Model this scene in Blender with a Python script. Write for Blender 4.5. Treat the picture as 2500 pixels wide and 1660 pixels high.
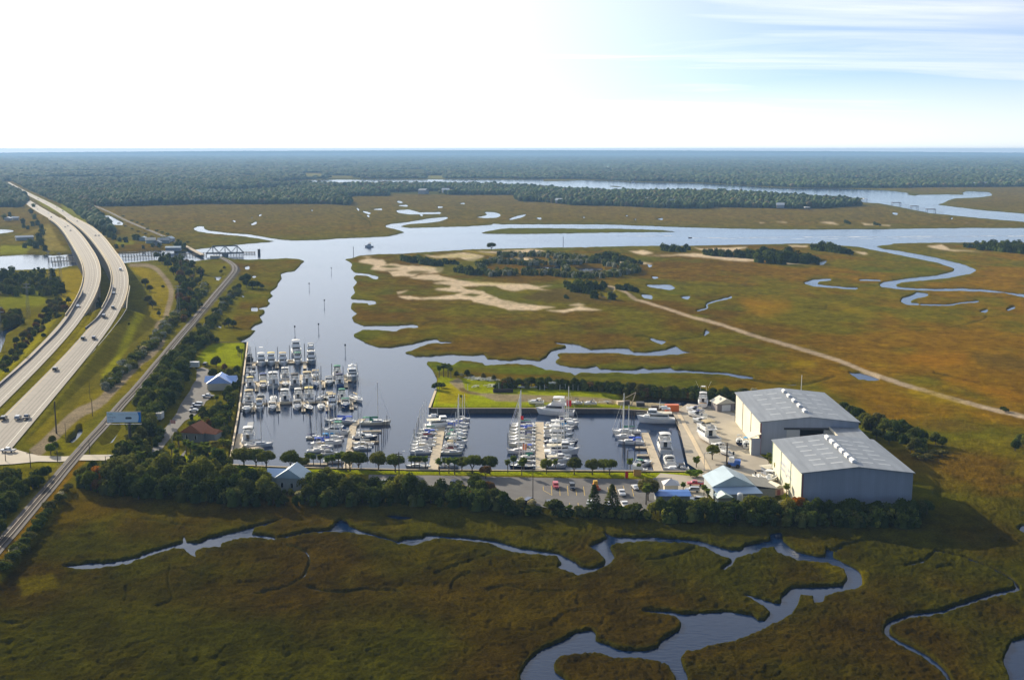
import bpy, math, random
import numpy as np
from mathutils import Vector, Matrix
random.seed(7); rng = np.random.default_rng(11)
S = bpy.context.scene
for o in list(bpy.data.objects): bpy.data.objects.remove(o)

# ---------------------------------------------------------------- camera
H = 113.0; F = 2800.0; CX, CY = 1250.0, 830.0; YH = 365.0
P = math.atan((CY - YH) / F); cp, sp = math.cos(P), math.sin(P)
cam = bpy.data.cameras.new('camera'); cam.sensor_width = 36; cam.lens = 36 * F / 2500
cam.clip_start = 1; cam.clip_end = 300000
co = bpy.data.objects.new('camera', cam); S.collection.objects.link(co)
co.location = (0, 0, H); co.rotation_euler = (math.pi / 2 - P, 0, 0); S.camera = co

# ---------------------------------------------------------------- sky and sun
SUN_AZ = math.radians(-37.8); SUN_EL = math.radians(21)       # azimuth measured from +Y, negative to the left
w = bpy.data.worlds.new('World'); S.world = w; w.use_nodes = True
nt = w.node_tree; nt.nodes.clear(); N = nt.nodes.new; L = nt.links.new
out = N('ShaderNodeOutputWorld'); bg = N('ShaderNodeBackground'); L(bg.outputs[0], out.inputs[0])
sky = N('ShaderNodeTexSky'); sky.sky_type = 'NISHITA'; sky.sun_disc = False
sky.sun_elevation = SUN_EL; sky.sun_rotation = SUN_AZ; sky.altitude = 0
sky.air_density = 0.5; sky.dust_density = 0.15; sky.ozone_density = 3.0
tc = N('ShaderNodeTexCoord'); sepw = N('ShaderNodeSeparateXYZ'); L(tc.outputs['Generated'], sepw.inputs[0])
# thin high cloud: a flat layer seen in perspective (direction divided by its height)
mx = N('ShaderNodeMath'); mx.operation = 'MAXIMUM'; L(sepw.outputs[2], mx.inputs[0]); mx.inputs[1].default_value = 0.0
ad = N('ShaderNodeMath'); ad.operation = 'ADD'; L(mx.outputs[0], ad.inputs[0]); ad.inputs[1].default_value = 0.05
dv = []
for i in (0, 1):
    d = N('ShaderNodeMath'); d.operation = 'DIVIDE'; L(sepw.outputs[i], d.inputs[0]); L(ad.outputs[0], d.inputs[1]); dv.append(d)
cb = N('ShaderNodeCombineXYZ'); L(dv[0].outputs[0], cb.inputs[0]); L(dv[1].outputs[0], cb.inputs[1])
mp = N('ShaderNodeMapping'); mp.inputs['Scale'].default_value = (0.35, 1.0, 1); mp.inputs['Rotation'].default_value = (0, 0, 0.5)
mp.inputs['Location'].default_value = (3.1, 1.7, 0)
L(cb.outputs[0], mp.inputs[0])
ns = N('ShaderNodeTexNoise'); ns.inputs['Scale'].default_value = 0.8; ns.inputs['Detail'].default_value = 9
ns.inputs['Roughness'].default_value = 0.56; ns.inputs['Distortion'].default_value = 0.7; L(mp.outputs[0], ns.inputs['Vector'])
cr = N('ShaderNodeValToRGB'); cr.color_ramp.elements[0].position = 0.36; cr.color_ramp.elements[1].position = 0.72
L(ns.outputs['Fac'], cr.inputs[0])
# veil thickens towards the sun and towards the horizon
dt = N('ShaderNodeVectorMath'); dt.operation = 'DOT_PRODUCT'; L(tc.outputs['Generated'], dt.inputs[0])
dt.inputs[1].default_value = (math.sin(SUN_AZ) * math.cos(SUN_EL), math.cos(SUN_AZ) * math.cos(SUN_EL), math.sin(SUN_EL))
mr = N('ShaderNodeMapRange'); L(dt.outputs['Value'], mr.inputs[0]); mr.inputs[1].default_value = 0.52; mr.inputs[2].default_value = 0.92
mr.inputs[3].default_value = 0.2; mr.inputs[4].default_value = 1; mr.interpolation_type = 'SMOOTHSTEP'
mh = N('ShaderNodeMapRange'); L(mx.outputs[0], mh.inputs[0]); mh.inputs[1].default_value = 0.0; mh.inputs[2].default_value = 0.09
mh.inputs[3].default_value = 1; mh.inputs[4].default_value = 0; mh.interpolation_type = 'SMOOTHSTEP'
a1 = N('ShaderNodeMath'); a1.operation = 'MAXIMUM'; L(cr.outputs[0], a1.inputs[0]); L(mr.outputs[0], a1.inputs[1])
a2 = N('ShaderNodeMath'); a2.operation = 'MAXIMUM'; L(a1.outputs[0], a2.inputs[0]); L(mh.outputs[0], a2.inputs[1])
a3 = N('ShaderNodeMath'); a3.operation = 'MULTIPLY'; L(a2.outputs[0], a3.inputs[0]); a3.inputs[1].default_value = 0.8
# cloud brightness grows towards the sun
cbn = N('ShaderNodeMapRange'); L(dt.outputs['Value'], cbn.inputs[0]); cbn.inputs[1].default_value = -0.4; cbn.inputs[2].default_value = 1.0
cbn.inputs[3].default_value = 0.8; cbn.inputs[4].default_value = 12.5
cc = N('ShaderNodeVectorMath'); cc.operation = 'SCALE'; cc.inputs[0].default_value = (0.97, 0.99, 1.0); L(cbn.outputs[0], cc.inputs['Scale'])
mix = N('ShaderNodeMix'); mix.data_type = 'RGBA'; L(a3.outputs[0], mix.inputs['Factor']); L(sky.outputs[0], mix.inputs['A']); L(cc.outputs[0], mix.inputs['B'])
L(mix.outputs['Result'], bg.inputs['Color']); bg.inputs['Strength'].default_value = 0.10
sl = bpy.data.lights.new('sun', 'SUN'); sl.energy = 5.0; sl.angle = math.radians(0.6); sl.color = (1, 0.87, 0.66)
so = bpy.data.objects.new('sun', sl); S.collection.objects.link(so)
so.rotation_euler = (math.pi / 2 - SUN_EL, 0, math.pi - SUN_AZ)
so.rotation_euler = Vector((-math.sin(SUN_AZ) * math.cos(SUN_EL), -math.cos(SUN_AZ) * math.cos(SUN_EL), -math.sin(SUN_EL))).to_track_quat('-Z', 'Y').to_euler()
S.view_settings.view_transform = 'Standard'; S.view_settings.look = 'None'
S.view_settings.exposure = 0.5; S.view_settings.gamma = 1
HAZE_D = 7e-5
S.cycles.max_bounces = 5; S.cycles.volume_bounces = 0; S.cycles.transparent_max_bounces = 6

# ---------------------------------------------------------------- pixel <-> place
def G(px, py, z=0.0):
    u = (px - CX) / F; v = (py - CY) / F
    t = (H - z) / (sp + v * cp)
    return Vector((u * t, (cp - v * sp) * t, z))
def proj(X, Y, Z):
    zc = Y * cp - (Z - H) * sp; yc = -(Z - H) * cp - Y * sp
    return CX + F * X / zc, CY + F * yc / zc
def R(x0, y0, s, pts):        # enlarged-crop coordinates to photograph coordinates
    return [(x0 + a[0] * s, y0 + a[1] * s) + tuple(a[2:]) for a in pts]
def mpp(py, z=0.0): return (H - z) / (cp * (py - YH))         # metres per photograph pixel

# ---------------------------------------------------------------- materials
def mat(name, col, rough=0.6, metal=0.0, noise=None, bump=0, spec=0.5, attr=None, coat=0, rnd=0, trans=0):
    m = bpy.data.materials.new(name); m.use_nodes = True; nt = m.node_tree; b = nt.nodes['Principled BSDF']
    b.inputs['Base Color'].default_value = (*col, 1); b.inputs['Roughness'].default_value = rough
    b.inputs['Metallic'].default_value = metal; b.inputs['Specular IOR Level'].default_value = spec
    if coat: b.inputs['Coat Weight'].default_value = coat
    n = None
    if noise:
        sc, amt = noise
        t = nt.nodes.new('ShaderNodeTexCoord'); n = nt.nodes.new('ShaderNodeTexNoise'); n.inputs['Scale'].default_value = sc
        n.inputs['Detail'].default_value = 6; n.inputs['Roughness'].default_value = 0.65
        nt.links.new(t.outputs['Object'], n.inputs['Vector'])
        r = nt.nodes.new('ShaderNodeMapRange'); nt.links.new(n.outputs['Fac'], r.inputs[0]); r.inputs[1].default_value = .25; r.inputs[2].default_value = .75
        r.inputs[3].default_value = 1 - amt; r.inputs[4].default_value = 1 + amt
        v = nt.nodes.new('ShaderNodeVectorMath'); v.operation = 'SCALE'; v.inputs[0].default_value = col
        nt.links.new(r.outputs[0], v.inputs['Scale']); last = v.outputs[0]
        if rnd:
            oi = nt.nodes.new('ShaderNodeObjectInfo'); r2 = nt.nodes.new('ShaderNodeMapRange'); nt.links.new(oi.outputs['Random'], r2.inputs[0])
            r2.inputs[3].default_value = 1 - rnd; r2.inputs[4].default_value = 1 + rnd
            v2 = nt.nodes.new('ShaderNodeVectorMath'); v2.operation = 'SCALE'; nt.links.new(last, v2.inputs[0]); nt.links.new(r2.outputs[0], v2.inputs['Scale']); last = v2.outputs[0]
        nt.links.new(last, b.inputs['Base Color'])
        if bump:
            bn = nt.nodes.new('ShaderNodeBump'); bn.inputs['Strength'].default_value = bump; bn.inputs['Distance'].default_value = 0.3
            nt.links.new(n.outputs['Fac'], bn.inputs['Height']); nt.links.new(bn.outputs[0], b.inputs['Normal'])
    return m
C = bpy.data.collections.new('place'); S.collection.children.link(C)

class MB:
    def __init__(s): s.v = []; s.f = []; s.m = []
    def add(s, vs, fs, mi=0):
        n = len(s.v); s.v += [tuple(v) for v in vs]; s.f += [tuple(i + n for i in f) for f in fs]; s.m += [mi] * len(fs)
    def box(s, x0, x1, y0, y1, z0, z1, mi=0, M=None):
        vs = [(x, y, z) for z in (z0, z1) for y in (y0, y1) for x in (x0, x1)]
        if M: vs = [M @ Vector(v) for v in vs]
        s.add(vs, [(0, 2, 3, 1), (4, 5, 7, 6), (0, 1, 5, 4), (2, 6, 7, 3), (0, 4, 6, 2), (1, 3, 7, 5)], mi)
    def tube(s, a, b, r0, r1=None, n=6, mi=0, cap=True):
        a = Vector(a); b = Vector(b); r1 = r0 if r1 is None else r1
        d = (b - a); 
        if d.length < 1e-6: return
        d.normalize(); x = d.orthogonal().normalized(); y = d.cross(x)
        vs = []
        for c, r in ((a, r0), (b, r1)):
            for i in range(n):
                t = 2 * math.pi * i / n; vs.append(c + x * (r * math.cos(t)) + y * (r * math.sin(t)))
        fs = [(i, (i + 1) % n, n + (i + 1) % n, n + i) for i in range(n)]
        if cap: fs += [tuple(range(n - 1, -1, -1)), tuple(range(n, 2 * n))]
        s.add(vs, fs, mi)
    def prism(s, poly, z0, z1, mi=0, top=True, bottom=True):
        n = len(poly); vs = [(p[0], p[1], z0) for p in poly] + [(p[0], p[1], z1) for p in poly]
        fs = [(i, (i + 1) % n, n + (i + 1) % n, n + i) for i in range(n)]
        if bottom: fs.append(tuple(range(n - 1, -1, -1)))
        if top: fs.append(tuple(range(n, 2 * n)))
        s.add(vs, fs, mi)
    def loft(s, rings, mi=0, caps=True, closed=True):
        n = len(rings[0]); vs = [v for r in rings for v in r]; fs = []
        for k in range(len(rings) - 1):
            for i in range(n if closed else n - 1):
                j = (i + 1) % n; fs.append((k * n + i, k * n + j, (k + 1) * n + j, (k + 1) * n + i))
        if caps: fs += [tuple(range(n - 1, -1, -1)), tuple(range((len(rings) - 1) * n, len(rings) * n))]
        s.add(vs, fs, mi)
    def build(s, name, mats, parent=None, smooth=False):
        me = bpy.data.meshes.new(name); me.from_pydata(s.v, [], s.f); 
        if not isinstance(mats, (list, tuple)): mats = [mats]
        for m in mats: me.materials.append(m)
        if len(mats) > 1: me.polygons.foreach_set('material_index', s.m)
        if smooth: me.polygons.foreach_set('use_smooth', [True] * len(s.f))
        me.update(); o = bpy.data.objects.new(name, me); C.objects.link(o)
        if parent: o.parent = parent
        return o
def np_mesh(name, V, Fq, mats, smooth=False, mi=None, cols=None):
    me = bpy.data.meshes.new(name); n = Fq.shape[1]
    me.vertices.add(len(V)); me.vertices.foreach_set('co', V.astype(np.float32).ravel())
    me.loops.add(Fq.size); me.loops.foreach_set('vertex_index', Fq.astype(np.int32).ravel())
    me.polygons.add(len(Fq)); me.polygons.foreach_set('loop_start', np.arange(0, Fq.size, n, dtype=np.int32))
    if mi is not None: me.polygons.foreach_set('material_index', mi.astype(np.int32))
    if smooth: me.polygons.foreach_set('use_smooth', np.ones(len(Fq), dtype=bool))
    for m in mats: me.materials.append(m)
    if cols is not None:
        a = me.attributes.new('col', 'FLOAT_COLOR', 'POINT')
        a.data.foreach_set('color', np.concatenate([cols, np.ones((len(cols), 1))], 1).astype(np.float32).ravel())
    me.update(calc_edges=True); o = bpy.data.objects.new(name, me); C.objects.link(o); return o
def tag(o, label=None, cat=None, group=None, kind=None):
    if label: o['label'] = label
    if cat: o['category'] = cat
    if group: o['group'] = group
    if kind: o['kind'] = kind
    return o
def thing(name, label=None, cat=None, loc=(0, 0, 0), rz=0, group=None):
    o = bpy.data.objects.new(name, None); o.empty_display_size = 0.5; C.objects.link(o); o.location = loc; o.rotation_euler = (0, 0, rz)
    return tag(o, label, cat, group)
def copy_tree(o, parent=None):
    c = o.copy(); C.objects.link(c); c.parent = parent
    for ch in list(o.children):
        if not ch.name.startswith('stand'): copy_tree(ch, c)
    return c
def crv(pts, n=6):            # Catmull-Rom through points
    pts = [tuple(p) for p in pts]; q = [pts[0]] + pts + [pts[-1]]; o = []
    for i in range(1, len(q) - 2):
        a, b, c, d = (np.array(q[i + k - 1], float) for k in range(4))
        for k in range(n):
            t = k / n; o.append(0.5 * (2 * b + (c - a) * t + (2 * a - 5 * b + 4 * c - d) * t * t + (3 * b - a - 3 * c + d) * t ** 3))
    o.append(np.array(q[-2], float)); return o
def vnoise(x, y, seed=0, octv=4, gain=0.5):
    r = np.random.default_rng(seed); tot = 0; amp = 1; nrm = 0
    for o in range(octv):
        T = r.random((256, 256)); xi = np.floor(x).astype(np.int64); yi = np.floor(y).astype(np.int64)
        fx = x - xi; fy = y - yi; fx = fx * fx * (3 - 2 * fx); fy = fy * fy * (3 - 2 * fy)
        a = T[xi & 255, yi & 255]; b = T[(xi + 1) & 255, yi & 255]; c = T[xi & 255, (yi + 1) & 255]; d = T[(xi + 1) & 255, (yi + 1) & 255]
        tot = tot + amp * ((a * (1 - fx) + b * fx) * (1 - fy) + (c * (1 - fx) + d * fx) * fy); nrm += amp; amp *= gain; x = x * 2.03 + 17.3; y = y * 2.03 + 9.1
    return tot / nrm
# ================================================================ terrain: outlines of water and ground covers
RX0, RX1, RY0, RY1 = -800, 3300, 362, 2160
def to0(pts, z=0.0):          # outline traced at height z -> where it stands on the water plane
    o = []
    for p in pts:
        zz = p[2] if len(p) > 2 else z
        g = G(p[0], p[1], zz); o.append(proj(g.x, g.y, 0.0) if zz else (p[0], p[1]))
    return o
def raster(polys, z=0.0, blur=1, z0=None):
    W = RX1 - RX0; Hh = RY1 - RY0; M = np.zeros((Hh, W), np.float32)
    for poly in polys:
        a = np.array(to0(poly, z)) - (RX0, RY0); b = np.roll(a, -1, 0)
        for j in range(max(0, int(a[:, 1].min())), min(Hh - 1, int(a[:, 1].max()) + 1) + 1):
            for sy in (0.25, 0.75):
                yy = j + sy; c = (a[:, 1] <= yy) != (b[:, 1] <= yy)
                if not c.any(): continue
                A = a[c]; B = b[c]; xs = np.sort(A[:, 0] + (yy - A[:, 1]) / (B[:, 1] - A[:, 1]) * (B[:, 0] - A[:, 0]))
                for k in range(0, len(xs) - 1, 2):
                    x0 = max(0.0, xs[k]); x1 = min(W - 1.0, xs[k + 1])
                    if x1 > x0:
                        i0 = int(x0); i1 = int(x1)
                        if i0 == i1: M[j, i0] += 0.5 * (x1 - x0)
                        else: M[j, i0] += 0.5 * (i0 + 1 - x0); M[j, i0 + 1:i1] += 0.5; M[j, i1] += 0.5 * (x1 - i1)
    M = np.minimum(M, 1)
    for _ in range(2 if blur else 0):
        for ax in (0, 1):
            k = blur; cs = np.cumsum(np.pad(M, [(k + 1, k) if q == ax else (0, 0) for q in (0, 1)], mode='edge'), axis=ax)
            n = M.shape[ax]; sl1 = [slice(None)] * 2; sl0 = [slice(None)] * 2; sl1[ax] = slice(2 * k + 1, 2 * k + 1 + n); sl0[ax] = slice(0, n)
            M = (cs[tuple(sl1)] - cs[tuple(sl0)]) / (2 * k + 1)
    return M
def band(pts, w0, w1=None):   # line -> thin polygon, widths in photograph pixels
    w1 = w0 if w1 is None else w1; pts = crv(pts, 4); n = len(pts); l = []; r = []
    for i, p in enumerate(pts):
        d = np.array(pts[min(i + 1, n - 1)][:2]) - np.array(pts[max(i - 1, 0)][:2]); d = d / (np.hypot(*d) + 1e-6); nn = np.array([-d[1], d[0]])
        wv = (w0 + (w1 - w0) * i / (n - 1)) / 2; l.append(tuple(p[:2] + nn * wv)); r.append(tuple(p[:2] - nn * wv))
    return l + r[::-1]
W1 = [(-800,600),(0,626),(60,622),(134,624),(170,621),(290,619),(335,618),(380,612),(420,612),(460,611),(487,609),(530,604),(589,598),(634,594),(681,590),(600,577),(545,572),(528,571),(504,568),(484,565),(472,559),(484,554),(500,554),(495,558),(508,564),(567,571),(610,574),(656,582),(690,587),(723,588.5),(790,587),(835,583),(879,582),(946,579),(964,575),(991,568),(973,561),(946,555),(939,553),(958,548),(1000,543),(1045,535),(1089,531),(1096,532),(1074,540),(1040,544),(1000,546.5),(987,549),(973,554),(1000,558),(1067,556),(1145,554),(1201,550),(1205,547),(1223,549),(1290,549),(1379,549),(1446,549),(1500,550),(1545,552),(1634,555),(1723,558),(1812,560),(1902,561),(2000,562),(2067,561),(2156,561),(2268,559),(2357,558),(2500,558),(3300,556),
 (3300,590),(2500,592),(2424,592),(2290,592),(2223,593),(2181,594),(2176,597),(2143,600),(2136,602),(2156,609),(2196,614),(2241,622),(2290,631),(2324,640),(2357,648),(2375,656),(2384,660),(2368,668),(2312,679),(2245,685),(2201,689),(2186,695),(2190,701),(2223,704.5),(2288,706),(2353,705),(2418,709),(2467,716),(2520,722),(2700,755),(2700,768),(2500,726),(2451,715),(2385,710.5),(2288,709.5),(2223,708),(2184,704.5),(2151,700.5),(2148,696),(2158,690),(2223,680),(2288,673.6),(2328,664),(2333,656),(2288,641),(2223,628),(2174,618),(2125,608.5),(2093,602),
 (2056,599),(1969,594),(1924,595),(1857,597),(1723,599),(1612,600),(1500,601),(1424,603),(1335,604),(1223,607),(1156,608),(1089,612),(1022,616),(980,619),(924,620),(879,623),(857,630),(839,633),
 (841,634),(859,644),(855,658),(868,667),(898,670),(924,677),(919,682),(910,680),(898,674),(868,671),(861,679),(871,689),(862,701),(865,716),(853,727),(859,732),(916,736),(919,741),(901,745),(898,740),(859,739),(855,754),(871,766),(858,775),(862,787),(889,797),(963,797),(1007,793),(1022,796),(1019,800),(978,802),(966,809),(942,807),(919,805),(886,805),(864,816),(862,822),(886,834),(892,839),(924,849),(954,850),(1007,842),(1043,832),(1067,829),(1073,835),(1105,836),(1100,839),(1067,838),(1043,840),(1025,847),(1002,857),(984,860),(1013,871),(1046,871),(1096,867),(1156,870),(1182,867),(1188,877),(1245,882),(1274,877),(1319,883),(1334,873),(1348,858),(1384,849),(1381,843),(1357,839),(1353,837),(1386,840),(1413,843),(1442,855),(1493,852),(1534,851),(1546,861),(1581,862),(1626,855),(1650,846),(1664,857),(1688,861),(1656,866),(1596,869),(1546,867),(1493,861),(1418,862),(1368,863),(1358,867),(1368,873),(1353,884),(1365,892),(1398,898),(1433,900),(1457,895),(1466,902),(1507,904.5),(1552,904.5),(1573,900),(1584,903.5),(1620,901),(1638,898),(1647,904.5),(1682,906),(1774,910.5),(1839,922),(1839,926),(1774,915),(1685,911),(1596,911),(1552,913.6),(1507,910),(1448,911),(1418,909),(1404,918),(1395,910.6),(1362,906),(1330,902),(1300,891),(1274,889),(1239,889),(1185,892),(1179,886),(1126,880),(1102,892),(1090,889),(1067,884),(1043,883),(1040,889),(1052,899),(1061,914),(1067,923),(1065,953),
 (1053,995,2),(1500,996,2),(1657,1006,2),(1738,1151,2),(1725,1151,2),(1450,1149.5,2),(1000,1147,2),(820,1143,2),(680,1140,2),(557,1134,2),(564,1084,2),(578,1010,2),(591,911,2),(601,838,2),
 (579,834),(604,826),(617,817),(627,806),(612,805),(625,794),(643.6,787),(635,774),(647,766),(647,757),(629,754),(652,750),(662,741),(653.6,733),(668.5,724),(660,714.5),(678,701),(680,693),(690,681),(685,671),(687.5,669),(721,662.5),(737,645),(745.5,638),(730,632),(701,630),(609,633.5),(568,632),(540,626),(521,632),(492,635),(453,641),(380,635),(306,642),(183,648),(134,656),(0,660),(-800,700)]
W2 = [(696,445),(707.6,442.5),(770,441),(835,440),(880,440),(1000,440),(1089,439.5),(1223,440),(1330,440),(1319,444),(1380,443),(1424,441),(1500,443.5),(1545,446),(1634,447.5),(1701,448.5),(1812,454),(1880,459),(1924,460.5),(2045,461.6),(2112,464),(2179,467.6),(2201,470.5),(2252,477),(2312,476),(2355,477),(2350,471.7),(2362,468),(2415,470.5),(2423,477),(2391,481.7),(2330,484),(2317,488),(2301,496),(2283,500),(2335,507),(2402,515),(2500,523),(3300,546),(3300,553),(2500,541),(2424,535),(2357,528.6),(2312,524),(2277,521),(2245,515),(2212,508.5),(2179,502),(2145,496),(2087,493),(2100,489),(2123,484),(2000,479),(1900,472),(1812,470),(1719,459),(1701,466),(1656,468),(1560,470),(1424,463),(1300,457),(1200,453),(1000,452),(700,451)]
FOREG = [(671,1315),(700,1310),(757.6,1298.5),(808,1295),(822,1276.5),(832,1269),(846,1275),(852,1285),(883,1298.5),(910,1305),(947,1315.5),(974,1324),(988,1317),(1032,1315.5),(1042,1307),(1072,1309),(1140,1314),(1215,1323),(1269,1340),(1310,1345),(1343,1349),(1367,1354),(1404,1373),(1418,1385),(1445,1390),(1476,1380),(1479,1369),(1462,1349),(1438,1336),(1459,1327),(1484,1315),(1474.5,1299),(1496,1312),(1545,1313),(1591,1312),(1667,1318),(1707,1321),(1744,1333),(1790,1345),(1814,1342),(1820,1333),(1851,1327),(1881,1321),(1881,1305),(1906,1300),(1912,1324),(1943,1348),(2000,1362),(2016,1360),(2019,1342),(2030,1345),(2035,1363),(2068,1379),(2096,1394),(2104,1412),(2104,1431),(2084,1440),(2038,1449),(2013,1455),(2007,1471),(1989,1475),(1986,1456),(1952,1455),(1946,1480),(1931,1501),(1906,1517),(1882,1526),(1851,1544),(1802,1563),(1744,1576),(1707,1587),(1673,1593),(1661,1608),(1667,1630),(1677,1648),(1680,1760),(1665,1760),(1652,1660),(1634,1627),(1606,1615),(1560,1608),(1499,1607),(1453,1595),(1407,1595),(1367,1605),(1352,1621),(1352,1639),(1380,1660),(1410,1720),(1260,1760),(1272,1660),(1272,1647),(1286,1620),(1306,1600),(1330,1583),(1374,1566),(1404,1546),(1445,1539),(1453,1547),(1453,1566),(1484,1575),(1514,1588),(1575,1590),(1609,1581),(1615,1566),(1661,1538),(1664,1520),(1652,1507),(1606,1500),(1566,1497),(1575,1492),(1637,1494),(1667,1501),(1728,1497),(1774,1494),(1802,1498),(1839,1504),(1851,1515),(1869,1515),(1881,1498),(1872,1486),(1860,1480),(1839,1465),(1817,1452),(1851,1461),(1891,1474),(1906,1474),(1912,1455),(1934,1436),(2001,1434),(2059,1431),(2070,1412),(2062,1391),(2022,1376),(1976,1371),(1958,1371),(1900,1351),(1891,1336),(1860,1339),(1851,1348),(1796,1364),(1787,1379),(1771,1394),(1759,1394),(1774,1382),(1790,1370),(1759,1357),(1722,1339),(1692,1330),(1652,1325),(1575,1322),(1508,1327),(1487,1336),(1496,1354),(1500,1363),(1484,1382),(1453,1397),(1407,1406),(1376,1394),(1361,1388),(1373,1376),(1361,1360),(1343,1357),(1310,1355),(1269,1352),(1242,1347),(1200,1331),(1140,1320),(1073,1315),(1045,1320),(1020,1330),(1010,1332),(978,1328),(947,1321),(910,1309),(860,1302),(808,1300),(757,1303),(700,1315)]
CR1 = [(152,1383),(193,1381),(217,1375),(257,1376),(295,1370),(339,1362),(349,1354),(389,1342),(447,1326),(449,1309),(454,1326),(488,1326),(508,1315),(555,1305),(610,1290),(643,1281),(698,1268),(664,1279),(620,1292),(613,1305),(643,1308),(671,1313),(671,1320),(640,1315),(593,1314),(538,1329),(538,1339),(522,1336),(484,1342),(474,1349),(479,1364),(464,1354),(450,1342),(423,1341),(389,1349),(349,1364),(305,1380),(237,1388),(193,1392),(170,1388)]
PONDS = [[(235,528),(268,528),(281,535),(301,544),(299,549),(259,547)],[(-60,815),(0,810),(30,798),(52,796),(40,806),(14,820),(12,835),(5,850),(0,866),(-60,880)],[(0,561),(20,562),(37,564),(22,567),(0,570),(-50,572)],
 [(201,1047),(203,1060),(194,1074),(179,1089),(163,1091),(170,1076),(187,1062),(190,1049)],[(290,1042),(299,1047),(288,1065),(274,1089),(252,1096),(244,1087),(257,1071),(274,1051)],
 [(2073,911),(2100,912),(2130,919),(2148,928),(2125,930),(2096,927)],
 [(1470,964,2),(1511,967,2),(1549,972,2),(1583,965,2),(1664,967,2),(1740,974,2),(1800,980,2),(1800,996,2),(1718,995,2),(1660,987,2),(1618,982,2),(1557,978,2),(1500,973,2)],
 [(1286,650,1.5),(1330,648,1.5),(1368,646,1.5),(1370,655,1.5),(1300,655,1.5)],[(1404,654,1.5),(1430,650,1.5),(1471,650,1.5),(1474,658,1.5),(1420,661,1.5)],[(1250,632),(1280,633),(1275,637),(1255,636)],
 R(1300,600,.2964,[(925,325),(1130,323),(1175,350),(1130,365),(1000,347)]),[(1565,719),(1593,722),(1592,730),(1573,728)],[(1661,726),(1685,723),(1679,731)],[(1468,712),(1500,711),(1500,715),(1490,718),(1472,716)],[(1467,722),(1478,723),(1479,729),(1469,727)],[(1500,721),(1514,726),(1501,730)],[(1580,646),(1594,649),(1585,653)],[(1590,676),(1611,677),(1599,681)],[(1586,828),(1600,829),(1626,834),(1614,842),(1602,836)],[(1724,806),(1733,812),(1722,818),(1716,823),(1722,814)],
 [(1962,692),(1985,684),(2028,681),(2030,684),(1998,688),(1993,694),(2040,700),(2097,704),(2088,707),(2040,703),(1988,699)],[(2098,683),(2150,684.5),(2150,686.5),(2098,685)],
 [(2240,714),(2267,718),(2265,723),(2235,729),(2222,736),(2225,740),(2245,742),(2240,745.5),(2215,744),(2200,738),(2205,728),(2228,722)],
 [(1990,645),(2006,639),(2022,636),(2010,646.5),(1996,648)],[(2457,758),(2478,748),(2476,753),(2463,759)],[(2392,762),(2412,755),(2408,763)],
 [(563,538),(575,540),(574,542.5)],[(612,549),(628,541),(626,546),(616,550)],[(612,533),(617,530),(617,533)],[(628,529),(639,523),(638,527)],[(756,515),(764,512),(764,515)],[(869,506),(878,513),(875,515)],[(882,516),(892,517),(907,521),(900,523)],[(894,526),(900,526),(903,532)],[(900,511),(933,510),(933,513)],[(968,491),(978,492),(985,496),(975,496)],[(966,502),(995,501),(995,504.5)],[(966,515),(1000,513),(1025,520),(1076,519),(1076,522),(1000,523),(975,520)],[(1068,505),(1088,506),(1070,508)],[(1116,497),(1136,496),(1134,498.5)],[(1241,536),(1265,528),(1288,523),(1272,531),(1245,537)],
 [(1156,531),(1180,529),(1192,525),(1187,521),(1180,519),(1205,519),(1219,523),(1222,527),(1212,531),(1185,532)],[(1307,533),(1322,532),(1320,536)],[(1424,530),(1430,531),(1424,533)],
 [(1020,525),(1035,526),(1030,528)],[(1544,536),(1555,536),(1553,538)],[(1596,535),(1618,534),(1618,537)],[(1524,527),(1535,527),(1532,529)],[(2178,520),(2192,521),(2190,524),(2180,523)],[(2318,539),(2325,531),(2327,533)],
 [(937,1261),(957,1259),(988,1262),(1020,1266),(971,1270)],[(2484,1294),(2495,1284),(2600,1270),(2600,1310),(2500,1301)],[(2451,1615),(2460,1584),(2472,1566),(2500,1558),(2700,1550),(2700,1760),(2480,1760),(2466,1660)],
 [(690,796),(710,789),(700,800)],[(614,753),(628,751),(629,760),(614,760)],[(597,653),(609,650),(608,657),(600,658)],[(584,724),(597,723),(596,726)],[(614,676),(632,675),(618,679)],
 R(620-240,620,.1658,[(870,1060),(930,1068),(985,1080),(950,1088),(890,1075)]),R(380,620,.1658,[(605,300),(750,325),(870,335),(1000,335),(960,375),(930,410),(880,400),(900,360),(740,345)]),
 band([(1700,760),(1725,753),(1730,741),(1780,728),(1786,724)],2,3),band([(2246,744),(2280,745),(2320,745),(2350,740),(2390,736)],2,2.5),band([(2280,1345),(2359,1364),(2420,1388),(2469,1416),(2488,1440)],2,4),
 band([(2490,1440),(2455,1448),(2420,1456),(2377,1470),(2328,1486),(2298,1497),(2237,1504),(2195,1514),(2170,1526),(2165,1545),(2182,1563),(2221,1583),(2267,1609),(2298,1636),(2318,1665),(2350,1760)],9,10)]
ISLES = [[(1165,569.5),(1190,564),(1212,560),(1245,556.5),(1335,556.5),(1424,558),(1500,557.6),(1612,561),(1656,565),(1708,566.5),(1634,567.6),(1500,569),(1446,570),(1290,572.6),(1190,572)],[(2199,474),(2225,473),(2254,478),(2230,479)],[(1462,453.5),(1500,453.5),(1540,457.5),(1500,458)],[(1926,464),(1975,465),(2060,466),(1960,467)],[(1164,570),(1170,568),(1175,571)]]
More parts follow.
